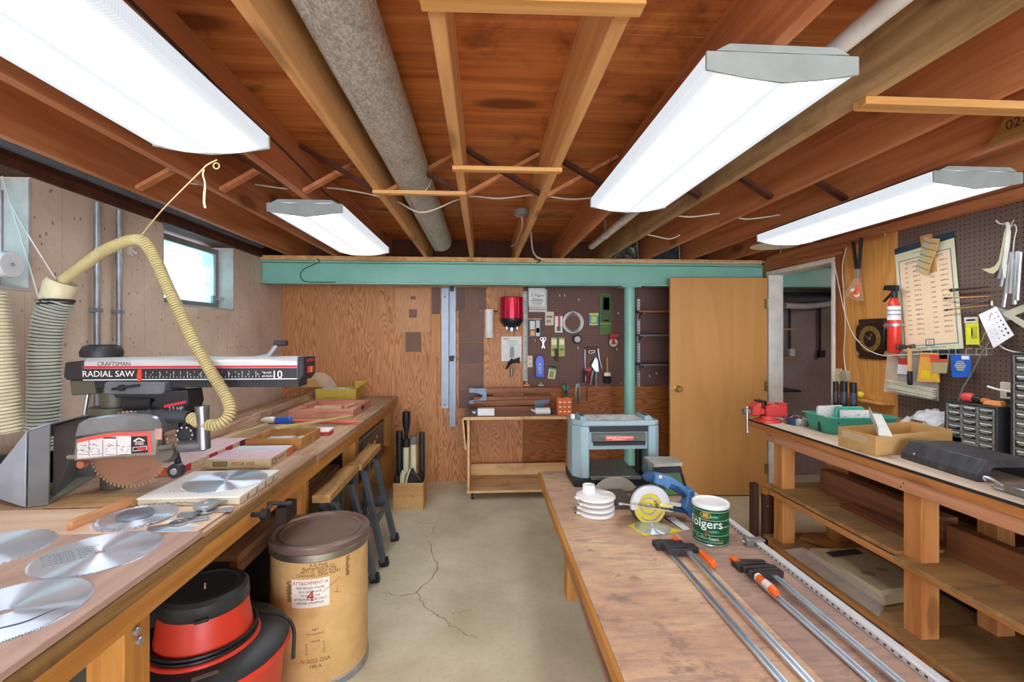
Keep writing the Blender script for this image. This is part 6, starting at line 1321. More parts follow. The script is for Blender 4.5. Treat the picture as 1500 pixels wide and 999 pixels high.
wpart('apron', MB().box(1.885, 1.925, -.3, 3.03, RZ-.115, RZ-.0525), wood('pinkish_fir_apron', '#b77a54', '#d49c76', 1, .8, .5, .55), B2)
for y in (2.925, 1.96, .9):
    wpart('leg', MB().box(1.93, 2.015, y, y+.088, 0, RZ-.0525), M_rwz, B2); wpart('leg', MB().box(2.29, 2.375, y, y+.088, 0, RZ-.0525), M_rwz, B2)
    wpart('cross_rail', MB().box(2.016, 2.289, y+.025, y+.063, .40, .448), M_rw, B2); wpart('cross_rail', MB().box(2.016, 2.289, y+.025, y+.063, .05, .098), M_rw, B2)
wpart('shelf', MB().box(1.895, 2.55, 2.05, 3.05, .452, .472), M_rs, B2); wpart('shelf', MB().box(1.872, 2.55, .3, 2.046, .440, .460), M_rs, B2)
wpart('shelf', MB().box(1.895, 2.55, 2.05, 3.08, .100, .120), M_rs, B2); wpart('shelf', MB().box(1.872, 2.55, .3, 2.046, .100, .122), M_rs, B2)
wpart('shelf_edge', MB().box(1.905, 1.929, .3, 3.02, .405, .4395), M_rw, B2); wpart('shelf_edge', MB().box(1.905, 1.929, .3, 3.04, .06, .0995), M_rw, B2)
wpart('back_panel', MB().box(2.60, 2.62, -.3, 3.2, .02, .82), M_rim, B2)
m = MB()
for y, z in ((2.955, .79), (2.975, .81), (2.0, .80), (2.015, .78)): m.cyl((1.9245, y, z), (1.884, y, z), .004, n=8)
wpart('nail', m, M_dark, B2, 0)
world_one('backsplash_board', MB().box(2.58, 2.645, 2.45, 3.02, RZ, RZ+.055).box(2.60, 2.64, 2.45, 3.02, RZ+.055, RZ+.06), M_rw, 'orange wood board lying along the back of the pegboard bench', 'board')
# things on its shelves
world_one('lumber', MB().box(2.18, 2.255, 2.10, 2.92, .4725, .60), wood('reddish_lumber', '#7d4c34', '#a87254', 1, .8, .3), 'thick reddish plank on edge at the back of the upper shelf', 'lumber', None, .003)
world_one('lumber', MB().box(2.12, 2.175, 1.45, 2.03, .4605, .60), wood('brown_lumber', '#6e4227', '#935f3e', 1, .8), 'dark plank on edge on the nearer upper shelf behind the post', 'lumber', None, .003)
world_one('thin_board', MB().box(2.06, 2.14, 2.10, 2.60, .4725, .495), wood('mahogany_strip', '#6b3a26', '#94583c', 1, 1), 'reddish board lying on the upper shelf in front of the thick plank', 'board')
world_one('thin_board', MB().box(2.09, 2.13, 2.12, 2.50, .4955, .507), wood('mahogany_strip2', '#5f3423', '#835038', 1, 1), 'narrow dark strip on top of the reddish shelf board', 'board')
world_one('thin_board', MB().bar((2.12, 3.0, .131), (2.25, 2.81, .131), .09, .02), M_bf, 'yellowish board end behind the wrapped package on the lower shelf', 'board')
pk = thing('wrapped_package', 'beige package in clear plastic with a black label on the lower shelf', 'package', (2.13, 2.5, .1205), .0)
obj('bundle', MB().hexa([(-.16, -.30, .002), (.19, -.24, .002), (.20, .24, .002), (-.17, .26, .002)], [(-.15, -.27, .062), (.17, -.22, .066), (.18, .22, .06), (-.16, .24, .058)]), plain('#c6b592', .55, 0, .15, 6), pk, .014)
t = NT('clear_plastic_film'); t.b.inputs['Alpha'].default_value = .28; M_film = t.fin(t.ramp(t.noise(t.coord(), 12, 3), [(.3, '#c9c3ba'), (.7, '#efece6')]), .15)
obj('plastic_wrap', MB().hexa([(-.24, -.36, .0), (-.17, -.31, .001), (-.18, .27, .001), (-.25, .33, .0)], [(-.24, -.36, .003), (-.165, -.30, .05), (-.175, .26, .05), (-.25, .33, .003)]), M_film, pk, 0)
obj('black_label', MB().hexa([(-.11, .10, .0635), (.10, .13, .0645), (.10, .19, .0635), (-.11, .16, .0625)], [(-.11, .10, .0645), (.10, .13, .0655), (.10, .19, .0645), (-.11, .16, .0635)]), plain('#34363a', .5), pk, 0)
obj('dark_print', MB().hexa([(-.10, -.10, .0635), (-.04, -.12, .0645), (-.02, -.08, .0640), (-.08, -.06, .0635)], [(-.10, -.10, .0645), (-.04, -.12, .0655), (-.02, -.08, .0650), (-.08, -.06, .0645)]).hexa([(.02, -.06, .0645), (.07, -.08, .065), (.08, -.05, .065), (.03, -.03, .0645)], [(.02, -.06, .0655), (.07, -.08, .066), (.08, -.05, .066), (.03, -.03, .0655)]), plain('#93867a', .5), pk, 0)
world_one('black_bag', MB().hexa([(2.36, 2.12, .121), (2.52, 2.12, .121), (2.52, 2.40, .121), (2.36, 2.40, .121)], [(2.39, 2.17, .20), (2.5, 2.17, .21), (2.5, 2.36, .19), (2.39, 2.36, .22)]), plain('#23242b', .25), 'black plastic bag behind the wrapped package on the lower shelf', 'bag', None, .02)
# two dark boards standing at the far end of the bench
for (x0, x1, y), lb, mt in (((1.893, 1.938, 3.19), 'dark brown board standing at the end of the bench, left of two', wood('dark_leaning_board', '#3f281f', '#5e3d2e', 2)), ((1.92, 1.997, 3.095), 'dark brown board with a yellow top standing against the bench end', wood('dark_leaning_board2', '#4a2d20', '#643f2c', 2))):
    t = thing('standing_board', lb, 'board', ((x0+x1)/2, y, 0), 0, 'dark boards at the bench end')
    wpart('board', MB().box(x0, x1, y, y+.05, 0, .42 if x0 < 1.9 else .375), mt, t)
    if x0 > 1.9:
        wpart('yellow_end', MB().box(x0, x1, y, y+.05, .3755, .42), M_bf, t); wpart('screw', MB().cyl((x0+.02, y-.002, .36), (x0+.02, y, .36), .005).cyl((x0+.02, y-.002, .30), (x0+.02, y, .30), .005), M_steel, t)
    else: wpart('edge_strip', MB().box(x1-.006, x1, y-.002, y, 0, .42), plain('#b79b8c', .5), t)

# ---- bench vise ----
V2 = thing('bench_vise', 'red bench vise mounted on the far corner of the pegboard bench', 'vise', (1.93, 3.085, RZ))
M_vr = plain('#cc4440', .35, .1, .1, 8)
obj('base', MB().lathe([(.085, 0), (.088, .006), (.08, .014), (.05, .02), (.045, .04)], n=28), M_vr, V2)
obj('body', MB().hexa([(-.03, -.04, .04), (.12, -.045, .03), (.12, .045, .03), (-.03, .04, .04)], [(-.03, -.04, .12), (.12, -.035, .115), (.12, .035, .115), (-.03, .04, .12)]).hexa([(-.03, -.048, .12), (.01, -.048, .12), (.01, .048, .12), (-.03, .048, .12)], [(-.03, -.05, .135), (.005, -.05, .135), (.005, .05, .135), (-.03, .05, .135)]), M_vr, V2, .008)
obj('moving_jaw', MB().hexa([(-.125, -.035, .045), (-.075, -.035, .045), (-.075, .035, .045), (-.125, .035, .045)], [(-.12, -.035, .10), (-.062, -.05, .135), (-.062, .05, .135), (-.12, .035, .10)]).box(-.076, -.03, -.025, .025, .05, .09), M_vr, V2, .006)
obj('jaw_face', MB().box(-.061, -.054, -.052, .052, .112, .145).box(-.037, -.0305, -.052, .052, .112, .145), metal('#6d6660', .45), V2)
obj('screw', MB().cyl((-.125, 0, .068), (-.165, 0, .068), .018, n=18).cyl((-.165, 0, .068), (-.17, 0, .068), .022, n=18), M_steel, V2)
obj('handle', MB().cyl((-.155, -.02, .095), (-.155, -.024, -.065), .006).ball((-.155, -.024, -.068), .010).ball((-.155, -.02, .097), .010), M_steel, V2)
obj('anvil', MB().box(.07, .125, -.03, .03, .1155, .125), M_vr, V2)

# ---- tin, caddy, carton ----
tp_ = pz(1160, 621, RZ); tn_ = thing('round_tin', 'round blue and silver tin filled with bits beside the red vise', 'tin', (tp_.x+.045, tp_.y, RZ))
obj('body', MB().lathe([(.08, 0), (.083, .003), (.083, .045), (.079, .047), (.077, .012), (.001, .012)], n=36), (lambda t: t.fin(t.mix(t.step(t.noise(t.coord((3, 3, .5)), 4, 2), .5, .55), '#38577d', '#9d9b93'), .3, .5))(NT('blue_tin_print')), tn_)
m = MB(); random.seed(2)
for k in range(22): a = random.random()*6.28; r = random.random()*.06; m.cb((0, 0, 0), (.03, .012, .006), k % 3, T(r*math.cos(a), r*math.sin(a), .036+.0006*k, random.uniform(-.4, .4), random.uniform(-.4, .4), a))
obj('bits', m, [plain('#7c2f36', .5), plain('#b7a4a6', .4), plain('#4c3f45', .5)], tn_, 0); tn_.children[-1]['kind'] = 'stuff'
TC = thing('tool_caddy', 'teal plastic tool caddy holding papers on the pegboard bench', 'caddy', (2.245, 2.755, RZ), -.06)
M_teal = plain('#46a892', .35, 0, .05, 5)
def tub(mb, w, d, h, w2, d2, th, m=0):
    o0 = [(-w, -d, 0), (w, -d, 0), (w, d, 0), (-w, d, 0)]; o1 = [(-w2, -d2, h), (w2, -d2, h), (w2, d2, h), (-w2, d2, h)]
    i0 = [(-w+th, -d+th, th), (w-th, -d+th, th), (w-th, d-th, th), (-w+th, d-th, th)]; i1 = [(-w2+th, -d2+th, h), (w2-th, -d2+th, h), (w2-th, d2-th, h), (-w2+th, d2-th, h)]
    v = o0+o1+i0+i1; f = [(3, 2, 1, 0), (8, 9, 10, 11)]
    for k in range(4): j = (k+1) % 4; f += [(k, j, 4+j, 4+k), (8+j, 8+k, 12+k, 12+j), (4+k, 4+j, 12+j, 12+k)]
    return mb.add(v, f, m)
obj('tub', tub(MB(), .182, .10, .098, .202, .118, .005), M_teal, TC, .002)
obj('rim', MB().ring(rect(-.213, .213, -.129, .129), rect(-.201, .201, -.117, .117), .094, .101), M_teal, TC, .002)
obj('handle', MB().prism([(-.10, .03), (-.07, .03), (-.06, .125), (.06, .125), (.07, .03), (.10, .03), (.085, .135), (.07, .147), (-.07, .147), (-.085, .135)], -.016, .016, 1), M_teal, TC, .004)
obj('divider', MB().box(-.183, .183, -.003, .003, .006, .085), M_teal, TC)
obj('slot', MB().box(-.195, -.1895, -.02, .0, .0, .06, 0).box(-.15, -.14, -.113, -.1115, .06, .09), plain('#1f4f47', .5), TC, 0)
for k, (x, y, rz, tx, lb) in enumerate(((-.105, .05, .1, .1, 'white paper booklet standing at the left in the teal caddy'), (-.02, -.05, -.1, -.2, 'folded white sheet standing in the teal caddy in front of the handle'), (-.08, .082, .0, .05, 'grey edged paper at the back of the teal caddy'))):
    one('paper_booklet', MB().box(-.085, .085, -.004, .004, 0, .125 if k else .14), (lambda t: t.fin(t.mix(t.step(t.noise(t.coord((20, 1, 60)), 2, 2), .6, .68), '#ebe8e4', '#b9b2b4'), .6))(NT('printed_pages')), lb, 'booklet', (2.26+x, 2.755+y, RZ+.008), rz, 'papers in the teal caddy', 0, (tx*.3, 0, rz))
random.seed(11); m = MB(); vs = []; n = 9
for i in range(n):
    for j in range(n):
        u, v = i/(n-1)*2-1, j/(n-1)*2-1; h = max(0, 1-.6*(u*u+v*v)); vs.append((u*.105, v*.09, .03+.085*h+random.uniform(-.016, .016)))
m.add(vs, [(i*n+j, (i+1)*n+j, (i+1)*n+j+1, i*n+j+1) for i in range(n-1) for j in range(n-1)])
t = NT('crumpled_clear_bag'); t.b.inputs['Alpha'].default_value = .6; M_bag = t.fin(t.ramp(t.noise(t.coord(), 30, 3), [(.3, '#c5c6c9'), (.7, '#f4f5f7')]), .18)
one('plastic_bag', m, M_bag, 'crumpled clear plastic bag behind the brown carton on the bench', 'bag', (2.515, 2.50, RZ+.05), .2, None, 0)
cbx = thing('open_carton', 'open shallow brown carton on the front of the pegboard bench', 'box', (2.16, 2.3, RZ))
A0, B0, D0 = Vector((1.893, 2.158, RZ)), Vector((2.42, 2.285, RZ)), Vector((1.885, 2.39, RZ)); C0 = B0+D0-A0; up_ = Vector((0, 0, .098))
M_cb = wood('tan_carton', '#bb935a', '#cfa970', 0, .4, 0, .7, None, .08)
for p, q, nm in ((A0, B0, 'front_side'), (B0, C0, 'end_side'), (C0, D0, 'back_side'), (D0, A0, 'left_side')):
    n_ = (q-p).cross(Vector((0, 0, 1))).normalized()*-.004; wpart('side', MB().hexa([p, q, q+n_, p+n_], [v+up_ for v in (p, q, q+n_, p+n_)]), M_cb, cbx, .0005)
wpart('bottom', MB().hexa([A0, B0, C0, D0], [v+Vector((0, 0, .004)) for v in (A0, B0, C0, D0)]), M_cb, cbx, 0)
n_ = Vector((-.0008, 0, 0)); a_, b_ = D0.lerp(A0, .12)+n_, D0.lerp(A0, .8)+n_
wpart('tape', MB().hexa([a_+up_*.55, b_+up_*.5, b_+up_*.85, a_+up_*.9], [v+n_ for v in (a_+up_*.55, b_+up_*.5, b_+up_*.85, a_+up_*.9)]), plain('#cdb28c', .35), cbx, 0)
ag = thing('angle_trim', 'white angle trim piece leaning across the open brown carton', 'trim piece', (2.1, 2.3, RZ+.09))
a_, b_ = Vector((1.925, 2.14, RZ+.104)), Vector((2.19, 2.50, RZ+.145)); sd_ = (b_-a_).cross(Vector((0, 0, 1))).normalized()
wpart('flange', MB().bar(a_, b_, .055, .004), plain('#e3e1da', .4), ag); wpart('flange', MB().bar(a_-sd_*.027+Vector((0, 0, .018)), b_-sd_*.027+Vector((0, 0, .018)), .004, .04), plain('#cfccc4', .4), ag)
# black plastic base
bb_ = thing('black_channel_cover', 'black plastic channel shaped cover lying near the bench edge', 'cover', (1.968, 1.76, RZ), -.06)
sec = [(0, 0), (.045, 0), (.062, .052), (.075, .056), (.205, .056), (.225, .05), (.245, 0), (.285, 0), (.28, .03), (.25, .082), (.045, .084), (.0, .03)]
obj('shell', MB().prism(sec, 0, .37, 1), (lambda t: t.fin(t.ramp(t.noise(t.coord((3, 9, 3)), 3, 5, .6), [(.35, '#2b2c31'), (.62, '#44454a'), (.8, '#77776f')]), .45))(NT('dusty_black_plastic')), bb_, .003)
obj('rivet', MB().cyl((.004, .30, .033), (.013, .30, .037), .005), M_white, bb_)
world_one('paper_sheets', MB().hexa([(2.28, 1.55, RZ), (2.55, 1.40, RZ), (2.56, 2.28, RZ), (2.46, 2.30, RZ)], [(2.28, 1.55, RZ+.004), (2.55, 1.40, RZ+.004), (2.56, 2.28, RZ+.004), (2.46, 2.30, RZ+.004)]), plain('#dddcd6', .6, 0, .06, 6), 'white sheets of paper lying on the bench in front of the drawer cabinets', 'paper', None, 0)
world_one('wood_block', MB().box(2.295, 2.45, 1.55, 1.70, RZ+.0045, RZ+.055), wood('pale_block', '#caa873', '#e4cd9c', 1), 'pale yellow wood block at the right edge behind the black cover', 'block', None, .003)
mp = pz(1484, 722, RZ); mt_ = thing('metal_bracket', 'grey metal bracket with a bent prong at the bench edge by the black cover', 'bracket', (mp.x, mp.y-.02, RZ))
obj('plate', MB().box(-.03, .06, -.10, .03, 0, .03), metal('#9c9d9a', .35), mt_, .004); obj('prong', MB().tube(spline([(-.02, .03, .02), (-.03, .06, .035), (-.04, .085, .04), (-.045, .075, .028)], 5), .005, 8), M_steel, mt_, 0); obj('hinge', MB().box(-.03, -.01, .028, .07, .004, .012), M_steel, mt_)
# patterned card
cdp = thing('pattern_card', 'cream card with fan shaped line pattern leaning beside the drawer cabinet', 'card', (2.57, 2.515, RZ+.001), 0, None, (0, .22, 0))
obj('card', MB().box(-.003, 0, -.07, .10, 0, .155), plain('#ddd6bd', .6), cdp, 0)
m = MB()
for k in range(9): z_ = .03+.012*k; m.box(-.0036, -.003, -.0+.0, .085-.006*k, z_, z_+.0025)
for k in range(6): m.bar((-.0034, -.01, .14), (-.0034, -.06+.012*k, .02), .0006, .0016, (0, 1, 0))
obj('line_pattern', m, plain('#7d7a68', .6), cdp, 0)

# ---- small parts cabinets ----
M_cabk = plain('#3c3e40', .4, .2); M_drw = plain('#8b8c85', .2, 0, .2, 30)
def cabinet(x, y0, y1, z1, cols, rows, label, gap=None):
    t = thing('drawer_cabinet', label, 'drawer cabinet', (x, y0, RZ), 0, 'small parts cabinets'); W = y1-y0; H = z1-RZ; D_ = 2.625-x
    obj('case', MB().box(0, D_, 0, .012, 0, H).box(0, D_, W-.012, W, 0, H).box(0, D_, .0121, W-.0121, H-.010, H).box(0, D_, .0121, W-.0121, 0, .01).box(D_-.01, D_, .0121, W-.0121, .0101, H-.0101), M_cabk, t)
    cw, rh = (W-.028)/cols, (H-.024)/rows; random.seed(cols*rows)
    cc = ['#8d8f86', '#b1aa8c', '#a3a6a6', '#8f958c', '#aeb4b5', '#7f8181']
    for r in range(rows):
        for c in range(cols):
            if gap and (c, r) in gap: continue
            y = .014+cw*c; z_ = .012+rh*r
            d = obj('drawer', MB().ring(rect(y+.002, y+cw-.002, z_+.0015, z_+rh-.0015), rect(y+.005, y+cw-.005, z_+.005, z_+rh-.005), -.004, .07, 0).box(.001, .068, y+.005, y+cw-.005, z_+.005, z_+rh-.005, 1), [M_drw, plain(random.choice(cc[:1]*1+['#2f3130', '#3a3832', '#27292c', '#55574f', '#45402f']), .35, 0, .5, 60)], t, 0)
            obj('pull', MB().box(-.013, -.004, y+cw*.3, y+cw*.7, z_+rh*.42, z_+rh*.55).box(-.0016, -.0006, y+cw*.15, y+cw*.85, z_+rh*.60, z_+rh*.78, 1), [M_drw, plain('#d5d6d0', .5)], d, 0)
    return t
cabinet(2.50, 2.14, 2.405, 1.115, 3, 6, 'small parts drawer cabinet with a red screwdriver on top', {(2, 0)})
cabinet(2.50, 1.76, 2.085, 1.385, 3, 11, 'taller small parts drawer cabinet at the right edge of the picture')
sd = thing('screwdriver', 'stubby red and black handled screwdriver lying on the drawer cabinet', 'screwdriver', (2.535, 2.28, 1.1155))
obj('handle', MB().tube([(0, .06, .022), (0, .05, .024), (0, .02, .025), (0, .0, .022)], [.012, .023, .0245, .018], 16), plain('#d8474a', .3), sd, 0); obj('collar', MB().tube([(0, .0, .022), (0, -.03, .02), (0, -.04, .018)], [.019, .018, .014], 16), M_black, sd, 0); obj('tip', MB().tube([(0, -.04, .018), (0, -.06, .017), (0, -.085, .015)], [.014, .017, .010], 14), plain('#c46a33', .35), sd, 0)
world_one('orange_block', MB().hexa([(2.52, 2.145, 1.1155), (2.56, 2.145, 1.1155), (2.565, 2.225, 1.1155), (2.515, 2.225, 1.1155)], [(2.525, 2.15, 1.142), (2.555, 2.15, 1.142), (2.56, 2.22, 1.138), (2.52, 2.22, 1.138)]), plain('#d98a4f', .55), 'orange sanding block on the right end of the drawer cabinet top', 'block', None, .004)

# ================= RIGHT WALL =================
W7 = lambda x, y, X=2.63: px(x, y, X)
def wq(mb, x0, x1, y0, y1, off=.012, th=.004, m=0):
    """a flat piece on the right wall between two picture columns and rows (rows read at its centre)"""
    X = XR-off; xm = (x0+x1)/2; a, b = W7(x0, 500, X).y, W7(x1, 500, X).y; return mb.box(X-th, X, min(a, b), max(a, b), W7(xm, y1, X).z, W7(xm, y0, X).z, m)
# decimal equivalents chart
yA, yB_ = W7(1321, 430).y, W7(1411, 430).y; zB, zT = W7(1321, 514).z, W7(1320, 362).z
zT = zB+.62
ch_ = thing('wall_chart_hanging', 'large cream and peach DECIMAL EQUIVALENTS chart hanging on the wall pegboard', 'chart', (2.634, (yA+yB_)/2, zB+.01), 0, None, (-.085, 0, 0)); w2 = (yA-yB_)/2; Hc = zT-zB
obj('sheet', MB().box(-.002, 0, -w2, w2, 0, Hc), plain('#d9d5b4', .6, 0, .05, 5), ch_, 0)
obj('border', MB().ring(rect(-w2+.022, w2-.022, .03, Hc-.05), rect(-w2+.027, w2-.027, .035, Hc-.055), -.003, -.0021, 0), plain('#5f7f88', .6), ch_, 0)
obj('peach_panel', MB().box(-.0026, -.0021, -w2+.03, w2-.03, .04, Hc-.06), plain('#ecd0aa', .6, 0, .04, 5), ch_, 0)
obj('header_strip', MB().box(-.003, -.0001, -w2, w2, Hc+.0005, Hc+.038), plain('#26384a', .6), ch_, 0); obj('foot_strip', MB().box(-.003, -.0001, -w2+.03, w2, -.018, -.0005), plain('#26384a', .6), ch_, 0)
Q = lambda y, z: T(-.0028, y, z, PI/2, 0, -PI/2)
m = MB().text('DECIMAL  EQUIVALENTS', .022, Q(0, Hc-.076)); random.seed(6)
for c_, u in enumerate((.62, .28, -.25, -.62)):
    for r in range(15):
        k = r*2+1+(c_//2)*30; v_ = (k/64) if c_ % 2 else k/64
        if c_ % 2 == 0: m.text('%d/64' % k, .012, Q(w2*u, Hc-.105-.0295*r))
        else: m.text(('%.4f' % (k/64))[1:]+' in', .0155, Q(w2*u, Hc-.105-.0295*r))
m.text('TOOL COMPANY  -  MACHINISTS TOOLS', .010, Q(0, .016)); m.text('MICROMETERS  GAUGES  RULES', .009, Q(0, Hc-.022))
obj('lettering', m, plain('#6a5d55', .6), ch_, 0)
obj('emblem', MB().ring(rect(-.028, .028, .024, .068), rect(-.022, .022, .030, .062), -.0036, -.0027, 0).text('H', .03, Q(0, .046), 1), [plain('#5f7f88', .5), plain('#c8543c', .5)], ch_, 0)
# cards / rule hung over the chart
ca_ = [W7(x, y, 2.60) for x, y in ((1357, 350), (1371, 350), (1356, 403), (1343, 397))]
for k, (p, q, r, s, c, lb) in enumerate((((1347, 346), (1364, 342), (1371, 397), (1354, 398), '#c58f5a', 'orange brown card hanging behind the wooden rules over the chart'), ((1354, 346), (1364, 350), (1352, 400), (1341, 396), '#b9ad8c', 'greyish folding rule hanging over the chart, left of two'), ((1364, 349), (1376, 350), (1358, 403), (1350, 400), '#c2a468', 'yellowish folding rule hanging over the chart, right of two'))):
    X = 2.622-.010*k; P = [W7(x, y, X) for x, y in (p, q, r, s)]; m = MB().hexa(P, [v+Vector((.007, 0, 0)) for v in P]); t = thing('hanging_rule', lb, 'ruler' if k else 'card', P[3]); wpart('strip', m, wood('rule_wood_%d' % k, c, c, 2, 1, 0, .5), t, .001)
    if k:
        m = MB(); [m.hexa([P[0].lerp(P[3], f), P[1].lerp(P[2], f), P[1].lerp(P[2], f+.02), P[0].lerp(P[3], f+.02)], [v-Vector((.0008, 0, 0)) for v in (P[0].lerp(P[3], f), P[1].lerp(P[2], f), P[1].lerp(P[2], f+.02), P[0].lerp(P[3], f+.02))]) for f in (.12, .3, .5, .68, .85)]; wpart('marking', m, plain('#5d5646', .6), t, 0)
# fire extinguisher
e0 = W7(1304, 517, 2.55); FE = thing('wall_mounted_extinguisher', 'red fire extinguisher with a black handle and white label on the wall', 'fire extinguisher', (2.575, e0.y, e0.z))
zz = lambda y: W7(1304, y, 2.575).z-e0.z
rE = .034
obj('cylinder', MB().lathe([(.03, .0), (rE, .008), (rE, zz(449)), (rE*.8, zz(443)), (rE*.45, zz(438)), (.012, zz(436))], n=32), plain('#d23327', .28), FE)
obj('label', MB().lathe([(rE+.0006, zz(469)), (rE+.0006, zz(449))], n=32, cap=False), plain('#d9dadb', .5), FE, 0)
obj('label_print', MB().lathe([(rE+.0012, zz(456)), (rE+.0012, zz(454.5))], n=32, cap=False).lathe([(rE+.0012, zz(462)), (rE+.0012, zz(460.5))], n=32, cap=False), plain('#6d6f7a', .5), FE, 0)
obj('strap', MB().lathe([(rE+.003, zz(478)), (rE+.003, zz(474))], n=32, cap=False).box(rE-.01, rE+.03, -.02, .02, zz(478), zz(474)), metal('#b9bcc0', .35), FE, 0)
obj('valve', MB().cyl((0, 0, zz(437)), (0, 0, zz(427)), .016, n=14), M_black, FE); obj('lever', MB().hexa([(-.012, -.03, zz(428)), (.012, -.03, zz(428)), (.012, .075, zz(424)), (-.012, .075, zz(424))], [(-.012, -.03, zz(419)), (.012, -.03, zz(419)), (.012, .06, zz(417)), (-.012, .06, zz(417))]), M_black, FE, .003)
obj('lever', MB().bar((0, .015, zz(430)), (0, .075, zz(441)), .018, .008), M_black, FE)
# clock
k0 = W7(1255, 527, 2.64).y; k1 = W7(1301, 527, 2.64).y; kz0, kz1 = W7(1278, 526, 2.64).z, W7(1278, 467, 2.64).z; kc = ((k0+k1)/2-.012, (kz0+kz1)/2)
CK = thing('wall_clock', 'square dark brown plaque clock with a gold dial on the wood panel', 'clock', (2.639, kc[0], kz0)); hw, hh = .135, (kz1-kz0)/2
obj('plaque', MB().prism([(-hw, .03), (-hw+.025, .03), (-hw+.025, 0), (hw-.025, 0), (hw-.025, .03), (hw, .03), (hw, 2*hh-.03), (hw-.025, 2*hh-.03), (hw-.025, 2*hh), (-hw+.025, 2*hh), (-hw+.025, 2*hh-.03), (-hw, 2*hh-.03)], -.014, .0, 0), plain('#33191a', .3, 0, .2, 6), CK, .003)
obj('face_plate', MB().prism([(y*.115, hh+z*.105) for y, z in ((-.8, -1), (.8, -1), (1, -.8), (1, .8), (.8, 1), (-.8, 1), (-1, .8), (-1, -.8))], -.024, -.0142, 0), plain('#2c1417', .25, 0, .2, 6), CK, .004)
m = MB(); [m.box(-.016, -.0141, sy*hw-.001-(.03 if sy > 0 else 0), sy*hw+.001+(.03 if sy < 0 else 0), hh+sz*(hh-.03)-(.006), hh+sz*(hh-.03)+.03) for sy in (-1, 1) for sz in (-1, .7)]; obj('corner', m, plain('#9d835c', .5), CK, 0)
obj('gold_dial', MB().ring([(y, hh+z) for y, z in circ(.088, 40)], [(y, hh+z) for y, z in circ(.056, 40)], -.027, -.0242, 0), metal('#b3a05e', .35), CK, 0)
m = MB()
for k, s in enumerate(('12', '1', '2', '3', '4', '5', '6', '7', '8', '9', '10', '11')): a = PI/2-k*PI/6; m.text(s, .022, T(-.0276, -.072*math.cos(a), hh+.072*math.sin(a), PI/2, 0, -PI/2))
obj('numerals', m, plain('#2b2016', .5), CK, 0)
obj('clock_hands', MB().bar((-.028, 0, hh), (-.028, -.02, hh+.035), .0016, .005, (1, 0, 0)).bar((-.029, -.008, hh-.006), (-.029, .052, hh+.038), .0016, .0035, (1, 0, 0)).cyl((-.03, 0, hh), (-.024, 0, hh), .004), metal('#d9cf9f', .3), CK, 0)
t = NT('thin_clear_film'); t.b.inputs['Alpha'].default_value = .10; M_film2 = t.fin(t.ramp(t.noise(t.coord(), 12, 3), [(.3, '#c9c3ba'), (.7, '#efece6')]), .15)
# orange bag on a black strap
bp_ = W7(1256, 437, 2.56); BG = thing('hanging_orange_bag', 'small clear bag of orange things hanging on a black strap from the top plate', 'bag', bp_)
q_ = lambda x, y, X=2.56: W7(x, y, X)
wpart('strap', MB().bar(q_(1250, 354), q_(1254.5, 394), .006, .026, (1, 0, 0)).bar(q_(1262, 348), q_(1258, 394), .006, .026, (1, 0, 0)), M_black, BG); wpart('clasp', MB().bar(q_(1256, 393), q_(1255, 408), .02, .012, (1, 0, 0)), M_galv, BG)
c0 = q_(1256, 425); random.seed(12); m = MB()
for k in range(9): m.ball(c0+Vector((random.uniform(-.012, .012), random.uniform(-.03, .035), random.uniform(-.035, .03))), random.uniform(.015, .024), 0 if k % 3 else 1, (.7, 1, 1), 10)
wpart('orange_contents', m, [plain('#d9531f', .35), plain('#e3dfd8', .4)], BG, 0); BG.children[-1]['kind'] = 'stuff'
wpart('clear_bag', MB().hexa([q_(1241, 432)+Vector((-.03, 0, 0)), q_(1262, 441)+Vector((-.03, 0, 0)), q_(1262, 441)+Vector((.02, 0, 0)), q_(1241, 432)+Vector((.02, 0, 0))], [q_(1253, 408)+Vector((-.008, 0, 0)), q_(1259, 408)+Vector((-.008, 0, 0)), q_(1259, 408)+Vector((.008, 0, 0)), q_(1253, 408)+Vector((.008, 0, 0))]), M_film2, BG, 0)
# brushes
for (x0, y0, x1, y1, big, lb) in ((1390, 425.5, 1447, 420, 1, 'thick dark artist brush, uppermost of three pinned across the chart edge'), (1381, 437, 1450, 434, 0, 'thin artist brush, middle of three pinned across the chart edge'), (1382, 454.5, 1448, 447, 0, 'thin artist brush, lowest of three pinned across the chart edge')):
    X = 2.60; a_, b_ = W7(x0, y0, X), W7(x1, y1, X); t = thing('hanging_artist_brush', lb, 'artist brush', a_, 0, 'artist brushes by the chart'); s_ = 1.8 if big else 1
    wpart('handle', MB().tube([a_.lerp(b_, .2), a_.lerp(b_, .4), b_], [.0035*s_, .0045*s_, .002*s_], 10), plain('#33261f', .35) if big else plain('#c28a3f', .35), t, 0)
    wpart('ferrule', MB().tube([a_.lerp(b_, .12), a_.lerp(b_, .22)], .0045*s_, 10), plain('#6d7358', .35, .5), t, 0)
    wpart('bristles', MB().tube([a_, a_.lerp(b_, .06), a_.lerp(b_, .13)], [.001, .0055*s_, .0042*s_], 10), plain('#2b1d1a', .8), t, 0)
wr = thing('hanging_wire_rod', 'thin bent wire lying against the pegboard above the lowest artist brush', 'wire', W7(1405, 450)); wpart('rod', MB().tube([W7(1400, 450, 2.62), W7(1447, 440, 2.62)], .002, 6), M_steel, wr, 0)
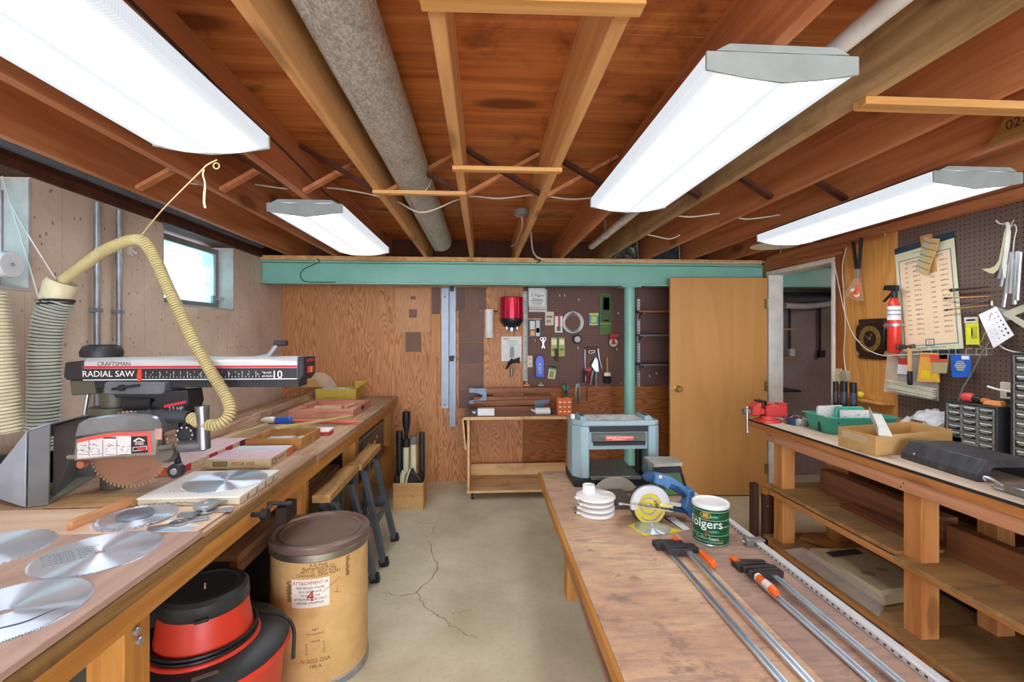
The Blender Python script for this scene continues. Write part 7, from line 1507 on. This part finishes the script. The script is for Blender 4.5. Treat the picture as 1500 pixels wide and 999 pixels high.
# silver rods (chime) and french curves
ch2 = thing('hanging_metal_tubes', 'bunch of silver metal tubes hanging on a cord at the right side of the pegboard', 'metal tubes', W7(1475, 450, 2.58))
for k, (x0, y0, x1, y1, X) in enumerate(((1474, 370, 1464, 408, 2.61), (1478, 370, 1467, 420, 2.60), (1483, 369, 1470, 450, 2.59), (1485, 370, 1480, 430, 2.575), (1491, 368, 1486, 446, 2.56), (1495, 369, 1490, 440, 2.56))): wpart('tube', MB().cyl(W7(x0, y0, X), W7(x1, y1, X), .0095, n=14), metal('#bfc4c8', .28, .06), ch2)
wpart('cord', MB().tube(spline([W7(1484, 369, 2.59), W7(1486, 350, 2.59), W7(1489, 336, 2.59), W7(1486, 329, 2.59), W7(1480, 332, 2.6), W7(1485, 322, 2.63)], 6), .0025, 6), plain('#cfc9b8', .6), ch2, 0)
for P_, X, c_, lb in (([(1473, 325), (1478, 326), (1480, 340), (1478, 362), (1475, 385), (1477, 398), (1484, 407), (1483, 412), (1477, 414), (1470, 405), (1468, 390), (1471, 365), (1474, 340)], 2.585, '#e3e3d6', 'white french curve template hanging in front of the silver tubes'), ([(1475, 330), (1473, 345), (1470, 365), (1466, 385), (1462, 395), (1455, 401), (1449, 400), (1438, 394), (1449, 393), (1457, 390), (1463, 381), (1467, 362), (1471, 340)], 2.605, '#cfcb9c', 'yellowed french curve template hanging left of the white one')):
    m = MB().prism([(W7(x, y, X).y, W7(x, y, X).z) for x, y in P_], X, X+.004, 0); t = thing('hanging_french_curve', lb, 'drawing template', W7(P_[8][0], P_[8][1], X), 0, 'french curves'); wpart('template', m, plain(c_, .3), t, 0)
m = MB(); p_ = W7(1470, 327, 2.60); m.tube(spline([W7(1459, 323, 2.60), W7(1464, 327, 2.60), W7(1472, 328, 2.6), W7(1476, 326, 2.64)], 5), .004, 8); world_one('mounted_peg_hook', m, plain('#cfcdc2', .4), 'white bent hook holding the french curves', 'hook', None, 0)
# circle template
ct = thing('hanging_circle_template', 'white plastic template with rows of black holes hanging tilted', 'drawing template', W7(1455, 508, 2.585)); X = 2.585
P_ = [W7(x, y, X) for x, y in ((1433, 461), (1459, 449), (1485, 491), (1455, 510))]; wpart('template', MB().hexa(P_, [v+Vector((.003, 0, 0)) for v in P_]), plain('#e8e9ea', .3), ct, .001)
m = MB()
for r, (u, rr_) in enumerate(((.18, .0012), (.42, .0022), (.66, .0032), (.86, .0045))):
    for k in range(6):
        f = .16+.14*k; c_ = P_[0].lerp(P_[1], u).lerp(P_[3].lerp(P_[2], u), f); s_ = .6+.13*k; m.cyl(c_-Vector((.0006, 0, 0)), c_+Vector((.0002, 0, 0)), rr_*s_, n=12)
wpart('hole', m, M_dark, ct, 0); wpart('cord', MB().tube(spline([W7(1452, 458, 2.58), W7(1447, 475, 2.59), W7(1440, 495, 2.60), W7(1434, 505, 2.60), W7(1440, 508, 2.6)], 5), .0018, 6), plain('#c0a35f', .6), ct, 0); wpart('peg', MB().cyl(W7(1453, 441, 2.58), W7(1453, 447, 2.58), .004), M_white, ct, 0)
# set square
X = 2.60; ss = thing('hanging_set_square', 'pale translucent set square hanging at the right edge of the pegboard', 'set square', W7(1490, 480, X)); q_ = lambda x, y: (W7(x, y, X).y, W7(x, y, X).z)
wpart('frame', MB().ring([q_(1466, 459), q_(1540, 430), q_(1530, 500)], [q_(1486, 462), q_(1528, 446), q_(1522, 482)], X, X+.003, 0), plain('#b9b79f', .25), ss, 0)
m = MB(); P_ = [W7(x, y, 2.605) for x, y in ((1452, 447), (1480, 456), (1486, 465), (1474, 470))]; gp2 = thing('hanging_grey_square', 'small grey set square hanging behind the white hole template', 'set square', P_[3]); wpart('plate', MB().hexa(P_, [v+Vector((.003, 0, 0)) for v in P_]), plain('#9b9a90', .35), gp2, 0)
# wire rack and hanging packs
rk = thing('mounted_wire_rack', 'wire hook rail on the pegboard under the chart', 'rack', W7(1390, 522, 2.60)); X = 2.60
m = MB().tube([W7(1338, 518, X), W7(1446, 520, X)], .0028, 6)
for x in (1345, 1350, 1365, 1374, 1390, 1400, 1415, 1430, 1445): a_ = W7(x, 519, X); m.tube([a_+Vector((.035, 0, .03)), a_+Vector((.0, 0, .03)), a_, a_+Vector((.03, 0, -.002))], .0022, 6)
wpart('wire', m, plain('#b9b4a2', .4, .4), rk, 0)
def hpack(nm, pts, X, cols, label, extras=(), th=.006, cat='packet', mat=None):
    P = [W7(x, y, X) for x, y in pts]; t = thing(nm, label, cat, min(P, key=lambda v: v.z)); wpart('card', MB().hexa(P, [v+Vector((th, 0, 0)) for v in P]), mat or plain(cols, .4, 0, .08, 20), t, .001)
    for n_, u0, u1, v0, v1, c in extras:
        L = lambda u, v: P[0].lerp(P[1], u).lerp(P[3].lerp(P[2], u), v); R_ = [L(u0, v0), L(u1, v0), L(u1, v1), L(u0, v1)]; wpart(n_, MB().hexa([p-Vector((.0035, 0, 0)) for p in R_], [p+Vector((.0005, 0, 0)) for p in R_]), plain(c, .4), t, 0)
    return t
hpack('hanging_yellow_pack', ((1413, 465), (1432, 464), (1434.5, 505), (1415, 505)), 2.63, '#d8d63f', 'yellow and white blister pack hanging right of the chart', (('header', 0, 1, 0, .2, '#d9d8cf'), ('bright_spool', .1, .6, .4, .68, '#e6e62a'), ('window', .5, .9, .35, .75, '#b4b14a'), ('print', .15, .85, .08, .14, '#4f4f4a')))
zb_ = hpack('hanging_cable_tie_bag', ((1300, 514), (1374, 517), (1375, 588), (1294, 574)), 2.585, '#cfcac4', 'large clear bag of white cable ties hanging below the chart', (('red_header', .26, .52, .16, .30, '#c93a3a'), ('white_card', .26, .52, .30, .52, '#dcdad8')), .003, 'bag', M_film)
m = MB(); random.seed(8)
for k in range(34):
    a_ = W7(1300+random.uniform(-2, 4), 556+k*.45, 2.582+random.uniform(-.012, .012)); b_ = W7(1369+random.uniform(-6, 3), 570+k*.42, 2.582+random.uniform(-.012, .012)); m.bar(a_, b_, .004, .003)
wpart('cable_ties', m, plain('#dcd9bd', .4), zb_, 0); zb_.children[-1]['kind'] = 'stuff'
hm = thing('hanging_hammer', 'ball peen hammer with a black grip hanging in front of the cable tie bag', 'hammer', W7(1332, 565, 2.55)); X = 2.55
wpart('head', MB().tube([W7(1317, 509, X), W7(1321, 508, X), W7(1329, 508, X), W7(1339, 507, X)], [.010, .016, .011, .014], 14).ball(W7(1317, 509, X), .015), metal('#77746e', .4), hm)
wpart('handle', MB().bar(W7(1332, 504, X), W7(1333, 545, X), .016, .022, (1, 0, 0)), wood('hammer_handle', '#bd8f55', '#dcb67c', 2), hm, .004); wpart('grip', MB().bar(W7(1333, 543, X), W7(1333, 564, X), .022, .026, (1, 0, 0)), M_black, hm, .005)
hpack('hanging_orange_pack', ((1348, 517), (1372, 517), (1376, 560), (1343, 559)), 2.567, '#e2a648', 'orange and yellow blister pack with round discs hanging beside the hammer', (('yellow_disc', .2, .62, .6, .9, '#e5c22c'), ('stripe', .1, .9, .05, .12, '#d8703a'), ('yellow_disc', .66, .9, .68, .92, '#d9b43c')))
hpack('hanging_clear_pack', ((1363, 520), (1389, 520), (1386, 547), (1364, 546)), 2.555, '#a79a72', 'small red topped clear pack in front of the orange blister pack', (('red_header', 0, 1, 0, .38, '#cf4b3c'), ('white_corner', .55, 1, 0, .22, '#e6e2dc')))
hpack('hanging_blue_foil_pack', ((1392, 519), (1421, 520), (1422.5, 553), (1394, 553)), 2.575, '#2560b8', 'bright blue packet with silver strips hanging on the wire rack', tuple(('silver_strip', .22+.06*abs(k-2), .78-.06*abs(k-2), .28+.09*k, .33+.09*k, '#c4c0a8') for k in range(5))+(('header', .6, .95, .04, .2, '#dfe6f0'),))
# loose cords
def wcord(pts, r, mat, lb, name='hanging_wire', k=6): return world_one(name, MB().tube(spline([W7(*p) for p in pts], k), r, 6), mat, lb, 'cord', None, 0)
wcord([(1452, 497, 2.6), (1440, 515, 2.58), (1424, 545, 2.57), (1410, 570, 2.55), (1404, 588, 2.53)], .004, plain('#6d675f', .5), 'grey cord drooping from the pegboard onto the drawer cabinet')
wcord([(1458, 500, 2.6), (1470, 510, 2.6), (1485, 515, 2.58), (1500, 517, 2.56)], .003, M_white, 'white cord running to the tall drawer cabinet')
wcord([(1240, 362, 2.63), (1234, 390, 2.635), (1236, 430, 2.635), (1238, 480, 2.635), (1236, 520, 2.635), (1239, 543, 2.62)], .0035, M_cable, 'white cable dropping down the wood panel to the grey box')
wcord([(1222, 385, 2.62), (1230, 425, 2.63), (1238, 460, 2.63), (1250, 490, 2.60), (1268, 510, 2.57), (1290, 520, 2.56), (1312, 520, 2.56), (1345, 519, 2.58)], .003, plain('#d8d2c2', .6), 'long white string swagging from the door frame across the clock to the wire rack')
m = MB(); wq(m, 1227.5, 1236, 540, 562, .0, .02); sp = thing('wall_switch', 'cream wall switch plate beside the doorway', 'switch', W7(1232, 562, 2.63)); wpart('plate', m, plain('#d5caa2', .4), sp); m = MB(); wq(m, 1230.5, 1233, 548, 553, .02, .008); wpart('toggle', m, plain('#8a9a5a', .4), sp)
m = MB(); wq(m, 1236.8, 1247, 543, 558, .0, .035); world_one('wall_outlet_box', m, plain('#a8a08c', .5), 'grey box on the wood panel right of the cream switch plate', 'electrical box', None, .004)
for k, (x, y, lb) in enumerate(((2.47, 3.155, 'black tube standing at the back of the bench, left of three'), (2.485, 3.10, 'black tube standing at the back of the bench, middle of three'), (2.50, 3.035, 'black tube standing at the back of the bench, right of three'))):
    t = thing('black_tube', lb, 'tube', (x, y, RZ), 0, 'three black tubes'); h_ = .265 if k else .26; r_ = .021 if k else .017
    obj('tube', MB().cyl((0, 0, 0), (0, 0, h_), r_, n=20), M_black, t); obj('grey_band', MB().lathe([(r_+.0008, h_*.45), (r_+.0008, h_*.74)], n=20, cap=False), plain('#3b4250', .4), t, 0)
yb_ = W7(1260, 572.5, 2.60); world_one('yellow_ball', MB().ball((yb_.x, yb_.y, 1.0305+.024), .024), plain('#d5cf3e', .5), 'small yellow ball on the ledge of the wood panel', 'ball', None, 0)
m = MB(); wq(m, 1470, 1487, 560, 584, .008, .02); ow = thing('wall_outlet', 'cream outlet plate on the pegboard behind the red screwdriver', 'outlet', W7(1478, 584, 2.63)); wpart('plate', m, plain('#d6cfb6', .4), ow); m = MB(); wq(m, 1475, 1481, 574, 581, .028, .002); wpart('socket', m, M_dark, ow, 0)
wcord([(1447, 566, 2.57), (1460, 570, 2.57), (1475, 573, 2.58), (1490, 574, 2.58)], .006, M_white, 'white plastic rod hanging in front of the outlet above the drawer cabinet', 'hanging_white_rod')
hpack('hanging_gold_pack', ((1481, 520), (1489, 520), (1489, 556), (1481, 554)), 2.625, '#b59a4e', 'narrow gold pack hanging left of the tall drawer cabinet', (('pale_print', .2, .8, .3, .6, '#d9c88a'),))
# flat piece of carton tucked against a joist
cx_ = thing('ceiling_cardboard', 'folded brown cardboard with printed numbers tucked against a joist by the long right light', 'cardboard', (1.884, 1.46, JB+.001))
wpart('sheet', MB().prism([(1.635, JB+.001), (1.56, JB+.10), (1.28, JB+.10), (1.28, JB+.001)], 1.868, 1.900, 0), wood('dark_carton', '#8a6333', '#a87c44', 1, .5), cx_)
wpart('lettering', MB().text('02-07', .05, LEFTW(1.8675, 1.515, JB+.045)), plain('#3d2c18', .6), cx_, 0)
